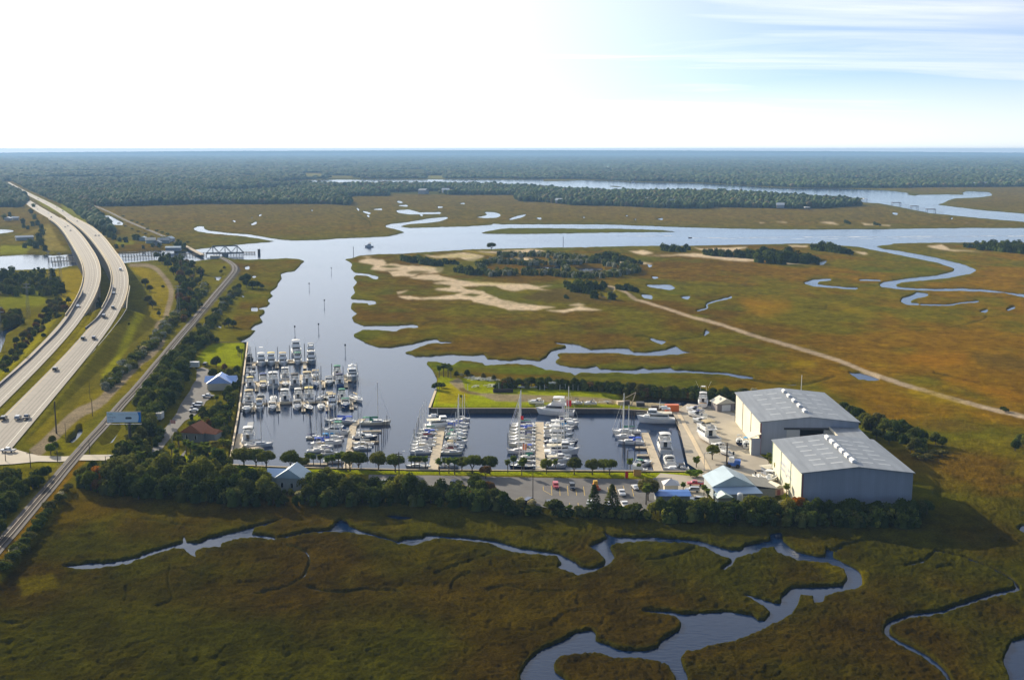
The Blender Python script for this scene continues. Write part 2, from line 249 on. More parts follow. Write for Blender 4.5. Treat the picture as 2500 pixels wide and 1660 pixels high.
DITCH = [band(p, a, b) for p, a, b in [
 ([(1070,1690),(1072,1690)],1,1),([(700,1330),(752,1350),(745,1400),(700,1430),(620,1450)],5,3),([(752,1432),(830,1445),(900,1436),(980,1445)],5,3),([(1250,1400),(1310,1395),(1350,1400)],3,2),([(1060,1400),(1140,1370),(1200,1350)],3,2),([(1100,1440),(1110,1415),(1150,1395)],3,3),([(1190,1440),(1240,1428),(1300,1442),(1400,1440)],3,2),
 ([(1580,1365),(1620,1360),(1660,1350),(1700,1335)],4,7),([(2210,1378),(2240,1372),(2270,1358),(2282,1345)],7,5),([(2285,1385),(2310,1380),(2335,1380)],5,3),([(2030,1345),(2080,1325),(2140,1318),(2250,1340)],9,4),([(880,1290),(900,1282),(960,1280),(1000,1278)],2,3),([(480,1282),(440,1280),(400,1275),(330,1262)],3,2),([(380,1480),(420,1460),(410,1420),(416,1380)],2,2),
 ([(2060,755),(2100,745),(2140,730)],2,1),([(1960,750),(2010,755),(2020,745)],2,3),([(1850,715),(1870,718),(1900,715)],2,2),([(2360,790),(2400,780),(2410,770)],2,3),([(2300,805),(2340,795),(2380,786)],1,2),([(1550,820),(1575,819),(1600,828)],4,3),([(1690,860),(1740,862),(1770,860)],3,3),([(1630,830),(1690,825),(1715,820)],3,3),([(1770,912),(1850,930),(1900,935),(1960,938),(2000,930),(2040,918)],4,3),([(1000,560),(1030,562)],1,1),
 ([(1030,792),(1060,783),(1095,784)],3,4),([(1130,785),(1160,786),(1178,788)],3,4),([(1340,780),(1420,790)],2,2),([(1560,680),(1640,690),(1720,697),(1840,700)],1.5,1.5),([(870,520),(880,527),(900,540),(905,552)],2,3),([(1850,666),(1900,663)],2,1),([(2280,910),(2350,925),(2400,940)],3,2),([(60,1520),(0,1515)],4,4)]]
LAND = [[(640,1010),(1000,1010),(1010,950),(1050,915),(1088,893),(1150,900),(1400,925),(1700,945),(1990,955),(2080,995),(2160,1035),(2240,1080),(2290,1180),(2270,1265),(1900,1272),(1200,1243),(600,1232),(330,1212),(180,1195),(120,1243),(60,1333),(0,1423),(-300,1800),(-800,1800),(-800,705),(0,668),(134,662),(190,655),(306,646),(380,641),(450,647),(500,645),(530,632),(560,640),(590,665),(575,710),(540,760),(512,800),(500,815),(590,815),(640,835)],
 [(1240,622),(1400,622),(1560,640),(1570,665),(1500,680),(1300,678),(1160,670),(1150,650)],[(1390,680),(1560,690),(1540,725),(1430,735),(1380,720)],[(1545,612),(1600,603),(1720,606),(1800,596),(1990,600),(2080,612),(2070,625),(2010,630),(2000,645),(1850,640),(1600,630)],[(2340,600),(3300,585),(3300,640),(2500,622),(2350,615)],
 [(215,560),(330,580),(420,590),(480,603),(480,612),(300,618),(0,620),(0,585),(120,560),(150,540),(190,545)]]
print('masks'); import time; T0 = time.time()
mW = raster([W1, W2, FOREG, CR1] + PONDS, 0, 1); mI = raster(ISLES, 0, 1); mD = raster(DITCH, 0.5, 1); mL = raster(LAND, 2, 8)
mW = mW * (1 - mI)
print('masks done', time.time() - T0)
def samp(M, x, y):
    fx = np.clip(x - RX0 - 0.5, 0, M.shape[1] - 1.001); fy = np.clip(y - RY0 - 0.5, 0, M.shape[0] - 1.001)
    i = fx.astype(int); j = fy.astype(int); a = fx - i; b = fy - j
    return (M[j, i] * (1 - a) + M[j, i + 1] * a) * (1 - b) + (M[j + 1, i] * (1 - a) + M[j + 1, i + 1] * a) * b

# ---------------------------------------------------------------- highway and railway lines (edge pixel pairs with heights)
HWH = [(440,3),(500,4),(525,5.2),(540,7),(560,11),(600,16),(640,18.5),(680,17.5),(720,14.5),(760,11),(800,8.2),(850,5.8),(900,4.2),(960,3),(1050,2.3),(1200,2.2)]
def hwz(y): return float(np.interp(y, [a for a, b in HWH], [b for a, b in HWH]))
HR_R = [(20,444),(74,473),(112,490),(152,511),(180,531),(196,539),(223,553),(237,564),(257,583),(268,598),(283,618),(301,642),(313,663),(317,683),(317,700),(315,713),(311,733),(306,751),(299,765),(286,785),(268,809),(246,836),(223,863),(201,888),(179,912),(154,937),(134,955),(112,975),(89,997),(71,1019),(54,1050),(30,1085),(-10,1140)]
HR_L = [(15,447),(65,476),(101,494),(138,515),(165,535),(170,539),(190,552),(210,570),(228,590),(241,607),(254,625),(263,640),(272,658),(277,676),(277,689),(276,700),(273,718),(268,736),(260,751),(252,763),(234,785),(218,805),(200,825),(180,850),(158,876),(133,903),(108,928),(84,950),(62,970),(40,990),(16,1010),(-15,1035),(-60,1080)]
HL_R = [(12,447),(58,480),(90,500),(125,520),(152,536),(165,544),(179,554),(194,569),(208,585),(219,602),(230,618),(239,633),(246,651),(248,669),(248,685),(246,700),(241,713),(234,729),(225,751),(214,764),(201,782),(185,802),(167,824),(152,845),(134,867),(116,887),(96,907),(74,930),(54,948),(31,968),(13,986),(-10,1005),(-60,1050)]
HL_L = [(5,450),(45,484),(70,503),(100,524),(131,539),(143,551),(156,565),(167,583),(179,602),(190,621),(199,638),(205,656),(208,671),(206,685),(204,700),(199,716),(192,733),(183,749),(172,767),(160,785),(143,805),(121,829),(98,852),(76,874),(54,894),(31,914),(13,930),(-20,958),(-80,1005)]
RAIL = [(-80,1422),(-40,1375),(0,1328),(22,1304),(45,1277),(67,1251),(89,1225),(112,1199),(134,1173),(156,1146),(174,1125),(185,1112),(201,1094),(223,1069),(246,1045),(266,1022),(299,983),(324,957),(357,919),(379,892),(402,865),(424,838),(446,812),(469,786),(485,766),(504,744),(524,720),(544,697),(560,678),(571,664),(574,655),(571,647),(562,640),(551,633.5),(539,628.5)]
RAIL2 = [(450,606),(433,592),(379,568),(335,550),(299,534),(268,518),(234,504),(212,497)]
def place_edges(L_, R_, k=4):
    a = crv(L_, k); b = crv(R_, k)
    return [G(p[0], p[1], hwz(p[1])) for p in a], [G(p[0], p[1], hwz(p[1])) for p in b]
def smooth(pts, n=3):
    a = np.array([tuple(p) for p in pts])
    for _ in range(n): a[1:-1] = (a[:-2] + 2 * a[1:-1] + a[2:]) / 4
    return [Vector(p) for p in a]
def edges(L_, R_):
    l, r = place_edges(L_, R_)
    nn = 260
    def rs(p):
        a = np.array([tuple(q) for q in p]); d = np.r_[0, np.cumsum(np.linalg.norm(np.diff(a[:, :2], axis=0), axis=1))]
        t = np.interp(np.linspace(0, 1, nn) ** 0.7 , [0, 1], [0, d[-1]]); return np.stack([np.interp(d[-1] - t[::-1] , d, a[:, i]) for i in range(3)], 1)
    l = rs(smooth(l, 6)); r = rs(smooth(r, 6))
    c = (l + r) / 2
    tg = np.gradient(c[:, :2], axis=0); tg /= np.linalg.norm(tg, axis=1)[:, None]; nrm = np.stack([-tg[:, 1], tg[:, 0]], 1)
    wd = np.abs(((r - l)[:, :2] * nrm).sum(1)); 
    for _ in range(30): wd[1:-1] = (wd[:-2] + 2 * wd[1:-1] + wd[2:]) / 4
    for _ in range(12): c[1:-1] = (c[:-2] + 2 * c[1:-1] + c[2:]) / 4
    return c, nrm, wd
HR = edges(HR_L, HR_R); HL = edges(HL_L, HL_R)
RZ = 2.5
RC = np.array([tuple(p) for p in smooth([G(p[0], p[1], RZ) for p in crv(RAIL, 5)], 4)])
RC2 = np.array([tuple(p) for p in smooth([G(p[0], p[1], 2.6) for p in crv(RAIL2, 5)], 2)])

# ---------------------------------------------------------------- terrain sheet
d1 = np.r_[np.arange(0, 140, 1.2), np.arange(140, 1320, 2.2), np.arange(1320, 1790, 7)]
cx = np.r_[np.arange(-780, -60, 9), np.arange(-60, 2560, 2.5), np.arange(2560, 3280, 9)]
PX, DY = np.meshgrid(cx, d1); ye = 367.4 + 7.0 * ((PX - 1250) / 1250) ** 2
ye = np.minimum(ye, 400); PY = ye + DY * (2150 - ye) / d1[-1]
u = (PX - CX) / F; v = (PY - CY) / F; t = H / (sp + v * cp); X = u * t; Y = (cp - v * sp) * t
def warp(seed, amp, sc=14.0): return (vnoise(PX / sc, PY / sc * 2.2, seed, 3) - .5) * 2 * amp
wx, wy = warp(1, 2.0), warp(2, 1.0)
nat = np.clip(1 - samp(mL, PX, PY), 0, 1)
wat = samp(mW, PX + wx * nat * np.clip((PY - 380) / 400, .15, 1), PY + wy * nat * np.clip((PY - 380) / 400, .1, 1))
land = samp(mL, PX, PY); dit = samp(mD, PX + wx, PY + wy)
rel = vnoise(X / 3.0, Y / 3.0, 5, 4) - .5; rel2 = vnoise(X / 17.0, Y / 17.0, 6, 4) - .5
Z = 0.72 + 0.6 * rel + 0.35 * rel2 + .7 * (vnoise(X / 1.1, Y / 1.1, 8, 3) - .5) * np.clip((PY - 900) / 300, 0, 1); Z = Z * (1 - land) + 2.0 * land
Z = Z - dit * 0.7 * (1 - land)
Z = Z * (1 - wat) + (-1.6) * wat
# embankments
def bank(C, hw, z, slope, off):
    P2 = C[:, :2]; x0, y0 = P2.min(0) - 60; x1, y1 = P2.max(0) + 60
    m = (X > x0) & (X < x1) & (Y > y0) & (Y < y1); xs = X[m]; ys = Y[m]; best = np.full(xs.shape, 1e9); zz = np.zeros(xs.shape); hw_ = np.zeros(xs.shape)
    for i in range(len(P2) - 1):
        a = P2[i]; d = P2[i + 1] - a; L2 = d @ d; q = np.clip(((xs - a[0]) * d[0] + (ys - a[1]) * d[1]) / L2, 0, 1)
        ds = np.hypot(xs - a[0] - q * d[0], ys - a[1] - q * d[1]); k = ds < best; best[k] = ds[k]; zz[k] = (z[i] + (z[i + 1] - z[i]) * q)[k]; hw_[k] = hw[i]
    h = zz - off - np.maximum(0, best - hw_) * slope; zc = Z[m]; Z[m] = np.maximum(zc, np.where(h > zc, h, zc)); return m, best
def seg_y(c, y): return int(np.argmin(np.abs(np.array([proj(*p)[1] for p in c]) - y)))
for c, n_, wd in (HR, HL):
    iA = seg_y(c, 762); iB = seg_y(c, 533)
    order = (iA < iB)
    s1 = slice(0, iA) if order else slice(iA, None); s2 = slice(iB, None) if order else slice(0, iB)
    for s_ in (s1, s2):
        if len(c[s_]) > 2: bank(c[s_], wd[s_] / 2 + 2.5, c[s_][:, 2], 0.45, 0.35)
bank(RC, np.full(len(RC), 2.6), RC[:, 2], 0.55, 0.28); bank(RC2, np.full(len(RC2), 2.6), RC2[:, 2], 0.5, 0.28)
# ---------------------------------------------------------------- ground cover colours (plants and soil, with foreground dimming painted in)
def C3(*c): return np.array(c)[None, None, :]
def ss(x, a, b): q = np.clip((x - a) / (b - a), 0, 1); return q * q * (3 - 2 * q)
n1 = vnoise(X / 90, Y / 130, 21, 5); n2 = vnoise(X / 28, Y / 40, 22, 5); n3 = vnoise(X / 300, Y / 260, 23, 3); n4 = vnoise(X / 5, Y / 5, 24, 4)
n5 = vnoise(X / 45, Y / 45, 25, 5)
olive, brown, orange, gold, green, grey = C3(.135, .125, .018), C3(.13, .082, .022), C3(.225, .130, .012), C3(.26, .20, .015), C3(.085, .12, .02), C3(.15, .115, .062)
def mixc(A, B, w): return A * (1 - w[..., None]) + B * w[..., None]
col = mixc(olive + 0 * n1[..., None], brown, ss(n1 * .6 + n2 * .4, .42, .62))
col = mixc(col, green, ss(n5, .55, .75) * .6)
rt = ss(PX + (n3 - .5) * 900, 1500, 2300) * ss(PY, 590, 640) * (1 - ss(PY + (n3 - .5) * 120, 1000, 1120))
col = mixc(col, orange, rt * ss(n1 * .5 + n2 * .5, .34, .60) * .9)
col = mixc(col, gold, ss(n2 * .5 + n3 * .5, .60, .75) * .55 * ss(PY, 560, 650) * (1 - ss(PY, 1000, 1150)))
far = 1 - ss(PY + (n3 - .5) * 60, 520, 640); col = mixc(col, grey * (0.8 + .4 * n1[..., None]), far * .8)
fore_dim = ss(PY, 1130, 1330)  # foreground dimming put into the colour, standing in for vignette and weaker light
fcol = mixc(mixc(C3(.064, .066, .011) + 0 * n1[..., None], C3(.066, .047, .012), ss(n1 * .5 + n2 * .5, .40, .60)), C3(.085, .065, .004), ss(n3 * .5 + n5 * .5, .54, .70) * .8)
col = mixc(col, fcol, fore_dim)
rg1 = vnoise(X / 34 + (n2 - .5) * 3, Y / 34 + (n5 - .5) * 3, 61, 3); rdg = ss(1 - np.abs(2 * rg1 - 1), .955, .995) * ss(n3, .38, .55) * ss(PY, 600, 800)
n6 = vnoise(X / 7, Y / 9, 62, 4); col = mixc(col, col * .6, rdg * .35) * (.62 + .76 * n6[..., None])
Z = Z - rdg * .25 * (1 - land) * (1 - wat)
col = col * (0.72 + .56 * n4[..., None])
def paint(polys, c, amt=1.0, z=0.0, blur=2, wa=2.0, wy_=1.0, var=.25, cut=None):
    global col
    M = raster(polys, z, blur); m = samp(M, PX + warp(31, wa), PY + warp(32, wy_)) * amt
    if cut is not None: m = m * ss(n5 * .5 + n2 * .5, cut - .06, cut + .06)
    cc = np.array(c)[None, None, :] * (1 - var + 2 * var * n2[..., None]) * (.85 + .3 * n4[..., None])
    col = mixc(col, cc, np.clip(m, 0, 1))
# greener fringe along water, bare mud right at it
mWb = raster([W1, W2, FOREG, CR1] + PONDS, 0, 7); fr = np.clip(samp(mWb, PX, PY) * (1 - land) * 1.6, 0, 1)
col = mixc(col, C3(.10, .13, .022) * (.7 + .6 * n2[..., None]) * (1 - .35 * fore_dim[..., None]), fr * .75)
mud = ss(wat, .05, .4); col = mixc(col, C3(.05, .042, .028), mud * (1 - land))
col = mixc(col, C3(.045, .05, .02), np.clip(dit, 0, 1) * .8 * (1 - land))
sand = (.64, .55, 1.35)
# field and lawn ground
left = [(-800, 640), (0, 655), (300, 645), (560, 640), (600, 700), (560, 800), (600, 836), (560, 1134), (420, 1180), (180, 1195), (0, 1420), (-800, 1800)]
paint([left], (.15, .15, .028), .85, 2, 3, 4, 2)
paint([[(110, 660), (210, 652), (212, 700), (180, 760), (150, 730), (140, 690)], [(306, 646), (340, 648), (395, 672), (425, 715), (415, 760), (395, 800), (372, 800), (372, 700)]], (.30, .25, .03), .9, 2, 2, 3, 2)
paint([[(360, 650), (400, 680), (418, 720), (412, 790), (384, 862), (330, 940), (240, 1010), (110, 1090), (60, 1080), (200, 950), (330, 800), (372, 720)]], (.22, .19, .03), .7, 2, 3, 3, 2)
paint([[(318, 764), (395, 785), (396, 810), (370, 850), (280, 930), (200, 960), (170, 1010), (120, 1040), (190, 930), (280, 830)]], (.12, .115, .035), .8, 3, 3, 3, 2)
paint([band([(352, 772), (330, 800), (300, 850), (262, 905), (250, 915)], 14, 16)], (.28, .30, .02), .8, 3, 3, 2, 1)
paint([band([(225, 760), (195, 810), (150, 870), (95, 940), (40, 1000), (-20, 1060)], 30, 26)], (.22, .20, .02), .75, 6, 3, 3, 1)
paint([[(0, 730), (110, 700), (112, 745), (0, 755)], [(-300, 940), (100, 850), (150, 800), (180, 770), (100, 850), (0, 935), (-200, 1000)]], (.20, .23, .03), .8, 2, 3, 2, 1)
paint([[(0, 905), (60, 850), (130, 780), (160, 740), (150, 790), (80, 868), (0, 940), (-100, 1000), (-100, 960)]], (.26, .25, .03), .8, 3, 3, 3, 1)
paint([[(0, 600), (80, 600), (62, 618), (0, 620)], [(280, 590), (326, 590), (326, 596), (284, 598)], [(140, 480), (215, 540), (200, 545), (160, 520)], [(60, 465), (180, 520), (215, 540), (240, 575), (255, 600), (200, 560), (100, 500)]], (.24, .27, .04), .8, 2, 2, 1, 1)
lawn = (.27, .33, .012)
paint([R(400,800,.1339,[(900,290),(1505,270),(1500,420),(1440,700),(1120,710),(640,640),(600,560),(760,380)])], lawn, 1, 2, 1, 1, 1)
paint([[(1064, 953), (1072, 918), (1110, 923), (1200, 927), (1300, 945), (1400, 952), (1500, 962), (1560, 980), (1640, 984), (1640, 1004), (1053, 993)]], lawn, 1, 2, 1, 1, 1)
paint([[(1075, 940), (1110, 935), (1150, 965), (1130, 985), (1070, 985)]], (.33, .26, .03), .6, 2, 3, 4, 2, cut=.45)
paint([R(1030,860,.199,[(440,310),(490,350),(520,420),(560,470),(720,500),(1250,520),(1900,540),(2362,570),(2362,640),(1900,620),(1500,615),(900,600),(760,540),(600,510),(480,480),(380,400),(330,370)])], (.30,.26,.60), .95, 2, 1, 3, 1)
paint([[(1500, 968), (1560, 979), (1640, 983), (1720, 995), (1800, 1000), (1850, 1075), (1830, 1090), (1760, 1160), (1740, 1150), (1660, 1010), (1500, 985)]], (.42,.38,.95), .95, 2, 1, 2, 1)
paint([R(1030,860,.199,[(450,430),(520,440),(600,490),(730,510),(700,520),(560,500),(480,480)])], (.13, .09, .05), .8, 2, 1, 2, 1)
paint([[(557, 1136), (700, 1140), (1000, 1147), (1450, 1150), (1725, 1152), (1725, 1164), (1640, 1167), (1450, 1165), (1240, 1160), (1000, 1158), (700, 1156), (560, 1160)]], lawn, 1, 2, 1, 1, 1)
paint([R(370,1000,.1397,[(560,150),(900,60),(1000,100),(830,180),(560,170)]), R(370,1000,.1397,[(380,750),(620,800),(900,900),(1000,960),(900,1010),(560,900),(380,800)]), R(1900,1180,.306,[(20,60),(130,100),(60,150),(0,90)])], lawn, .9, 2, 1, 2, 1)
paint([R(0,1000,.2232,[(450,500),(560,250),(640,180),(700,300),(720,420),(830,400),(900,420),(820,500)]), R(0,1000,.2232,[(1000,480),(1250,420),(1160,490)])], (.20, .20, .02), .9, 2, 2, 2, 1)
paint([R(0,1000,.2232,[(100,560),(700,560),(640,620),(560,640),(400,600),(100,640)])], (.22, .22, .03), .9, 2, 2, 2, 1)
# railway ballast and verges
l0 = [(p[0] - 9, p[1]) for p in RAIL]; rr = [(p[0] + 13, p[1] + 3) for p in RAIL]
paint([l0 + rr[::-1]], (.13,.125,.40), .95, 2, 1, 2, 1)
paint([[(a[0] - 24, a[1]) for a in RAIL if 1110 < a[1] < 1330] + [(a[0] - 7, a[1]) for a in RAIL if 1110 < a[1] < 1330][::-1]], (.20, .18, .16), .8, 2, 2, 2, 1)
paint([[(a[0] + 12, a[1] + 4) for a in RAIL if 1110 < a[1] < 1400] + [(a[0] + 26, a[1] + 10) for a in RAIL if 1110 < a[1] < 1400][::-1]], (.30, .18, .05), .8, 2, 2, 3, 2)
l0 = [(p[0] - 6, p[1]) for p in RAIL2]; rr = [(p[0] + 8, p[1] + 1) for p in RAIL2]; paint([l0 + rr[::-1]], (.30, .24, .17), .9, 1, 1, 1, 0)
# dirt roads and tracks
paint([band([(315, 647), (365, 648), (395, 670), (415, 700), (418, 725), (410, 755), (402, 790), (400, 815)], 9, 14), band([(400, 782), (384, 800), (396, 830), (372, 862), (345, 880), (310, 915), (280, 945), (240, 985), (190, 1010), (145, 1050), (110, 1085), (80, 1110)], 12, 30)], (.30,.26,.64), .95, 2, 1, 1.5, 1)
paint([band(R(1300,600,.2964,[(600,340),(740,370),(820,430),(960,470),(1120,520),(1320,585),(1500,630),(1700,695),(1850,745),(2050,800),(2362,890)]) + [(2050, 880), (2120, 908), (2200, 935), (2300, 965), (2400, 992), (2520, 1020), (2700, 1065)], 4, 11)], (.45,.38,.95), 1, 1, 1, 1.5, .7, var=.3)
paint([band([(1490, 702), (1540, 722), (1556, 732)], 3, 5)], (.45,.38,.95), 1, 1, 1, 1, .7)
paint([[(0, 595), (120, 545), (150, 600), (170, 612), (115, 612), (100, 560)]], (.28, .24, .17), .8, 2, 2, 2, 1)
# sand flats
M8 = lambda pts: R(800, 600, .2964, pts)
SANDS = [M8([(250,130),(330,105),(450,115),(490,140),(470,150),(560,150),(640,165),(700,165),(950,180),(960,190),(930,215),(850,225),(760,225),(700,250),(540,250),(500,210),(350,195),(390,160)]),
 M8([(670,265),(780,240),(900,235),(930,250),(1030,270),(1080,285),(1200,300),(1620,315),(1740,335),(1860,325),(1720,350),(1880,372),(1640,355),(1540,375),(1440,355),(1380,330),(1200,330),(1100,335),(1150,360),(1280,370),(1300,390),(1440,445),(1700,490),(1880,505),(1700,530),(1480,528),(1400,500),(1200,460),(1180,445),(1080,440),(1050,400),(1120,385),(880,360),(900,350),(1000,345),(1020,325),(860,305),(950,295),(1050,290),(760,275)]),
 M8([(570,380),(670,370),(570,400)]), M8([(570,415),(680,410),(780,430),(1050,405),(1100,440),(800,440),(650,440)]), M8([(1780,530),(1940,530),(2080,500),(2270,530),(2060,530),(1940,550)]), M8([(1980,490),(2060,475),(2130,490),(2040,495)]),
 M8([(780,75),(900,85),(1000,70),(1120,55),(1290,85),(1200,130),(1160,125),(1080,95),(900,100)]), M8([(1200,45),(1400,45),(1700,28),(1800,45),(1700,60),(1500,55),(1360,60)]), M8([(1900,62),(2040,80),(2150,72),(2040,85)]), M8([(1500,105),(1640,105),(1700,125),(1640,130)]),
 M8([(280,85),(370,90),(330,96)]),
 R(1500,350,.2232,[(150,1180),(310,1175),(430,1210),(320,1225)]), R(1500,350,.2232,[(300,1240),(640,1230),(850,1215),(1080,1235),(1300,1255),(1500,1270),(1640,1300),(1400,1300),(1200,1285),(1000,1260),(700,1240)]), R(1500,350,.2232,[(860,1145),(960,1160),(1310,1150),(1460,1140),(1300,1200),(950,1175)]), R(1500,350,.2232,[(1900,1120),(2120,1125),(2090,1145),(1930,1135)]), R(1500,350,.2232,[(1850,1315),(2200,1320),(1900,1328)]),
 R(2000,350,.2232,[(0,862),(140,862),(220,890),(120,885)]), R(2000,350,.2232,[(455,870),(560,885),(780,895),(770,905),(640,893),(500,895)]), R(2000,350,.2232,[(1180,1125),(1350,1105),(1430,1160),(1560,1175),(1830,1200),(1500,1180),(1310,1160)]), R(2000,350,.2232,[(370,1180),(500,1195),(540,1215),(480,1218)]), R(2000,350,.2232,[(1600,868),(1660,875),(1600,872)]),
 R(1500,350,.2232,[(1580,865),(1660,870),(1600,875)]), R(1500,350,.2232,[(1750,858),(1900,865),(1860,872)]),
 [(1243,632), (1270, 630), (1297, 637), (1280, 639)], [(1300, 640), (1570, 645), (1595, 643), (1570, 640)]]
SN = [M8([(415,175),(500,160),(615,172),(520,185)]), M8([(1090,405),(1180,390),(1280,400),(1200,420)]), M8([(920,280),(980,282),(950,287)])]
paint(SANDS, sand, 1, 0.8, 1, 3, 1.2, var=.12)
paint(SN, (.11, .11, .03), 1, 0.8, 1, 1, .6)
paint([M8([(640,225),(700,205),(800,205),(860,215),(700,235)]), M8([(460,200),(560,198),(615,205),(520,212)]), M8([(1300,430),(1380,430),(1340,440)])], (.12, .10, .03), .9, .8, 1, 2, 1)
paint([M8([(860,80),(1100,70),(1270,80),(1180,95),(950,95)]), M8([(740,170),(900,182),(840,190)]), M8([(1120,290),(1640,318),(1300,318)])], (.42, .40, .38), .6, .8, 2, 2, .6)
paint([M8([(1100,35),(1160,40),(1380,75),(1370,80),(1150,45)])], (.5, .4, .3), .9, 1, 1, 1, .5)
# brushy dark flats on the spoil ground, greener strips
paint([M8([(1580,430),(1750,380),(1900,340),(2100,380),(2350,440),(2362,470),(1900,470),(1700,460)])], (.10, .075, .055), .8, .8, 3, 3, 1)
paint([M8([(880,170),(1200,100),(1300,90),(1290,210),(1000,250),(900,215)]), M8([(1400,470),(1600,450),(1800,460),(1700,480)]), M8([(1200,330),(1380,335),(1400,370),(1500,380),(1640,400),(1500,440),(1440,440),(1300,380)])], (.12, .135, .04), .7, .8, 3, 3, 1)
paint([M8([(820,965),(1050,950),(1300,985),(1740,990),(1900,1025),(1760,1060),(1400,1060),(1100,1040),(900,1050)])], (.12, .165, .02), .85, .8, 3, 3, 1)
paint([M8([(950,1020),(1300,1000),(1500,1030),(1200,1050)])], (.13, .10, .02), .6, .8, 3, 4, 1, cut=.5)
# field patches across the river
paint([[(741, 424.5), (783, 424.5), (792, 432), (745, 431)], [(592, 429), (625, 430), (625, 433), (600, 433)], [(1042, 430), (1082, 430), (1082, 436), (1040, 437)], [(800, 430), (860, 431), (858, 434), (800, 433)], [(1085, 432), (1150, 434), (1150, 436), (1085, 435)]], (.22, .23, .24), .8, 0, 1, 3, .6)
paint([R(1300,600,.2964,[(1700,440),(2100,450),(2150,520),(1900,600),(1750,530)])], (.34, .19, .025), .6, 0, 8, 8, 3)
paint([R(1800,550,.3253,[(1400,940),(1700,960),(1750,1050),(1500,1080),(1200,1020)]), R(1800,550,.3253,[(1500,1180),(1700,1150),(2152,1300),(2152,1360)])], (.34, .16, .01), .5, 0, 8, 8, 3)
paint([R(1800,550,.3253,[(1280,1240),(1480,1250),(1850,1400),(1750,1390),(1300,1280)]), R(1800,550,.3253,[(400,1020),(600,1040),(580,1075),(420,1060)]), R(1800,550,.3253,[(700,580),(860,620),(1080,700),(820,650)])], (.32, .24, .01), .7, 0, 5, 6, 2)
paint([R(1800,550,.3253,[(1380,1500),(1600,1460),(1900,1540),(1700,1568),(1450,1540)]), R(1800,550,.3253,[(1750,960),(2152,1010),(2152,1110),(1800,1060)])], (.12, .085, .04), .7, 0, 5, 6, 2)
paint([R(0,1000,.2232,[(830,890),(1020,880),(1180,960),(1060,1040),(1250,1140),(1150,1230),(900,1200),(700,1280),(560,1250),(700,1000)])], (.14, .10, .006), .55, 0, 8, 6, 3)
paint([R(0,1000,.2232,[(1460,960),(1560,1000),(1480,1020)]), R(0,1000,.2232,[(1850,970),(1950,970),(2150,1110),(1980,1100)]), [(40, 1420), (130, 1405), (145, 1440), (60, 1460)], [(1960, 1370), (2120, 1400), (2110, 1440)]], (.17, .15, .008), .7, 0, 5, 5, 3)
print('painted', time.time() - T0)
FOREST = [[(-800, 369), (3300, 369), (3300, 455), (2500, 457), (2250, 458.5), (2200, 460), (2050, 460), (1950, 459), (1850, 455), (1700, 446), (1545, 443.5), (1424, 438), (1300, 438), (1220, 437), (1089, 437), (880, 437.5), (770, 438), (700, 442), (640, 452), (850, 455), (1000, 455), (1200, 457), (1300, 462), (1400, 469), (1500, 474), (1656, 474), (1800, 478), (1900, 484), (2000, 491), (2067, 497), (2105, 503), (2067, 506), (2000, 510), (1946, 511), (1835, 508.5), (1745, 507), (1723, 511), (1612, 509.6), (1500, 504), (1402, 503), (1335, 495), (1268, 493), (1257, 486), (1288, 480), (1245, 477), (1111, 477), (1000, 475), (960, 474), (946, 479.5), (868, 479.5), (824, 484), (857, 495), (853, 503), (790, 499), (723, 499), (612, 500), (500, 499), (330, 504), (245, 505), (212, 496), (236, 530), (250, 540), (263, 550), (286, 575), (270, 574), (223, 551), (205, 535), (180, 515), (152, 500), (111, 482), (74, 466), (33, 443), (10, 443), (5, 449), (40, 470), (66, 484), (66, 498), (50, 507), (-800, 510)]]
FCUT = [[(738, 423), (786, 423), (795, 434), (742, 433)], [(590, 428), (627, 429), (627, 435), (598, 435)], [(1040, 429), (1084, 429), (1084, 438), (1038, 438)], [(798, 429), (862, 430), (860, 436), (798, 436)]]
mF = raster(FOREST, 0, 0) * (1 - raster(FCUT, 0, 0)); fm = samp(mF, PX, PY) * (1 - np.clip(wat * 3, 0, 1))
col = mixc(col, C3(.085, .095, .06) * (.6 + .8 * n1[..., None]), np.clip(fm, 0, 1))
fn = vnoise(PX / 7.0, PY * 1.4, 51, 3)
Z = Z + fm * ss(-PY, -425, -395) * (9 + 14 * (fn - .35))

nr, nc = X.shape; idx = np.arange(nr * nc).reshape(nr, nc)
quads = np.stack([idx[:-1, :-1], idx[1:, :-1], idx[1:, 1:], idx[:-1, 1:]], -1).reshape(-1, 4)
gm = bpy.data.materials.new('marsh_and_soil'); gm.use_nodes = True; g = gm.node_tree; b = g.nodes['Principled BSDF']
at = g.nodes.new('ShaderNodeAttribute'); at.attribute_name = 'col'; geo = g.nodes.new('ShaderNodeNewGeometry')
def gnoise(sc, det=5, rough=.6):
    n = g.nodes.new('ShaderNodeTexNoise'); n.inputs['Scale'].default_value = sc; n.inputs['Detail'].default_value = det; n.inputs['Roughness'].default_value = rough
    g.links.new(geo.outputs['Position'], n.inputs['Vector']); return n
na = gnoise(1.6, 6, .75); nb = gnoise(0.22, 5, .6)
ma = g.nodes.new('ShaderNodeMapRange'); g.links.new(na.outputs['Fac'], ma.inputs[0]); ma.inputs[1].default_value = .3; ma.inputs[2].default_value = .7; ma.inputs[3].default_value = .45; ma.inputs[4].default_value = 1.55
mb_ = g.nodes.new('ShaderNodeMapRange'); g.links.new(nb.outputs['Fac'], mb_.inputs[0]); mb_.inputs[1].default_value = .3; mb_.inputs[2].default_value = .7; mb_.inputs[3].default_value = .75; mb_.inputs[4].default_value = 1.25
mm = g.nodes.new('ShaderNodeMath'); mm.operation = 'MULTIPLY'; g.links.new(ma.outputs[0], mm.inputs[0]); g.links.new(mb_.outputs[0], mm.inputs[1])
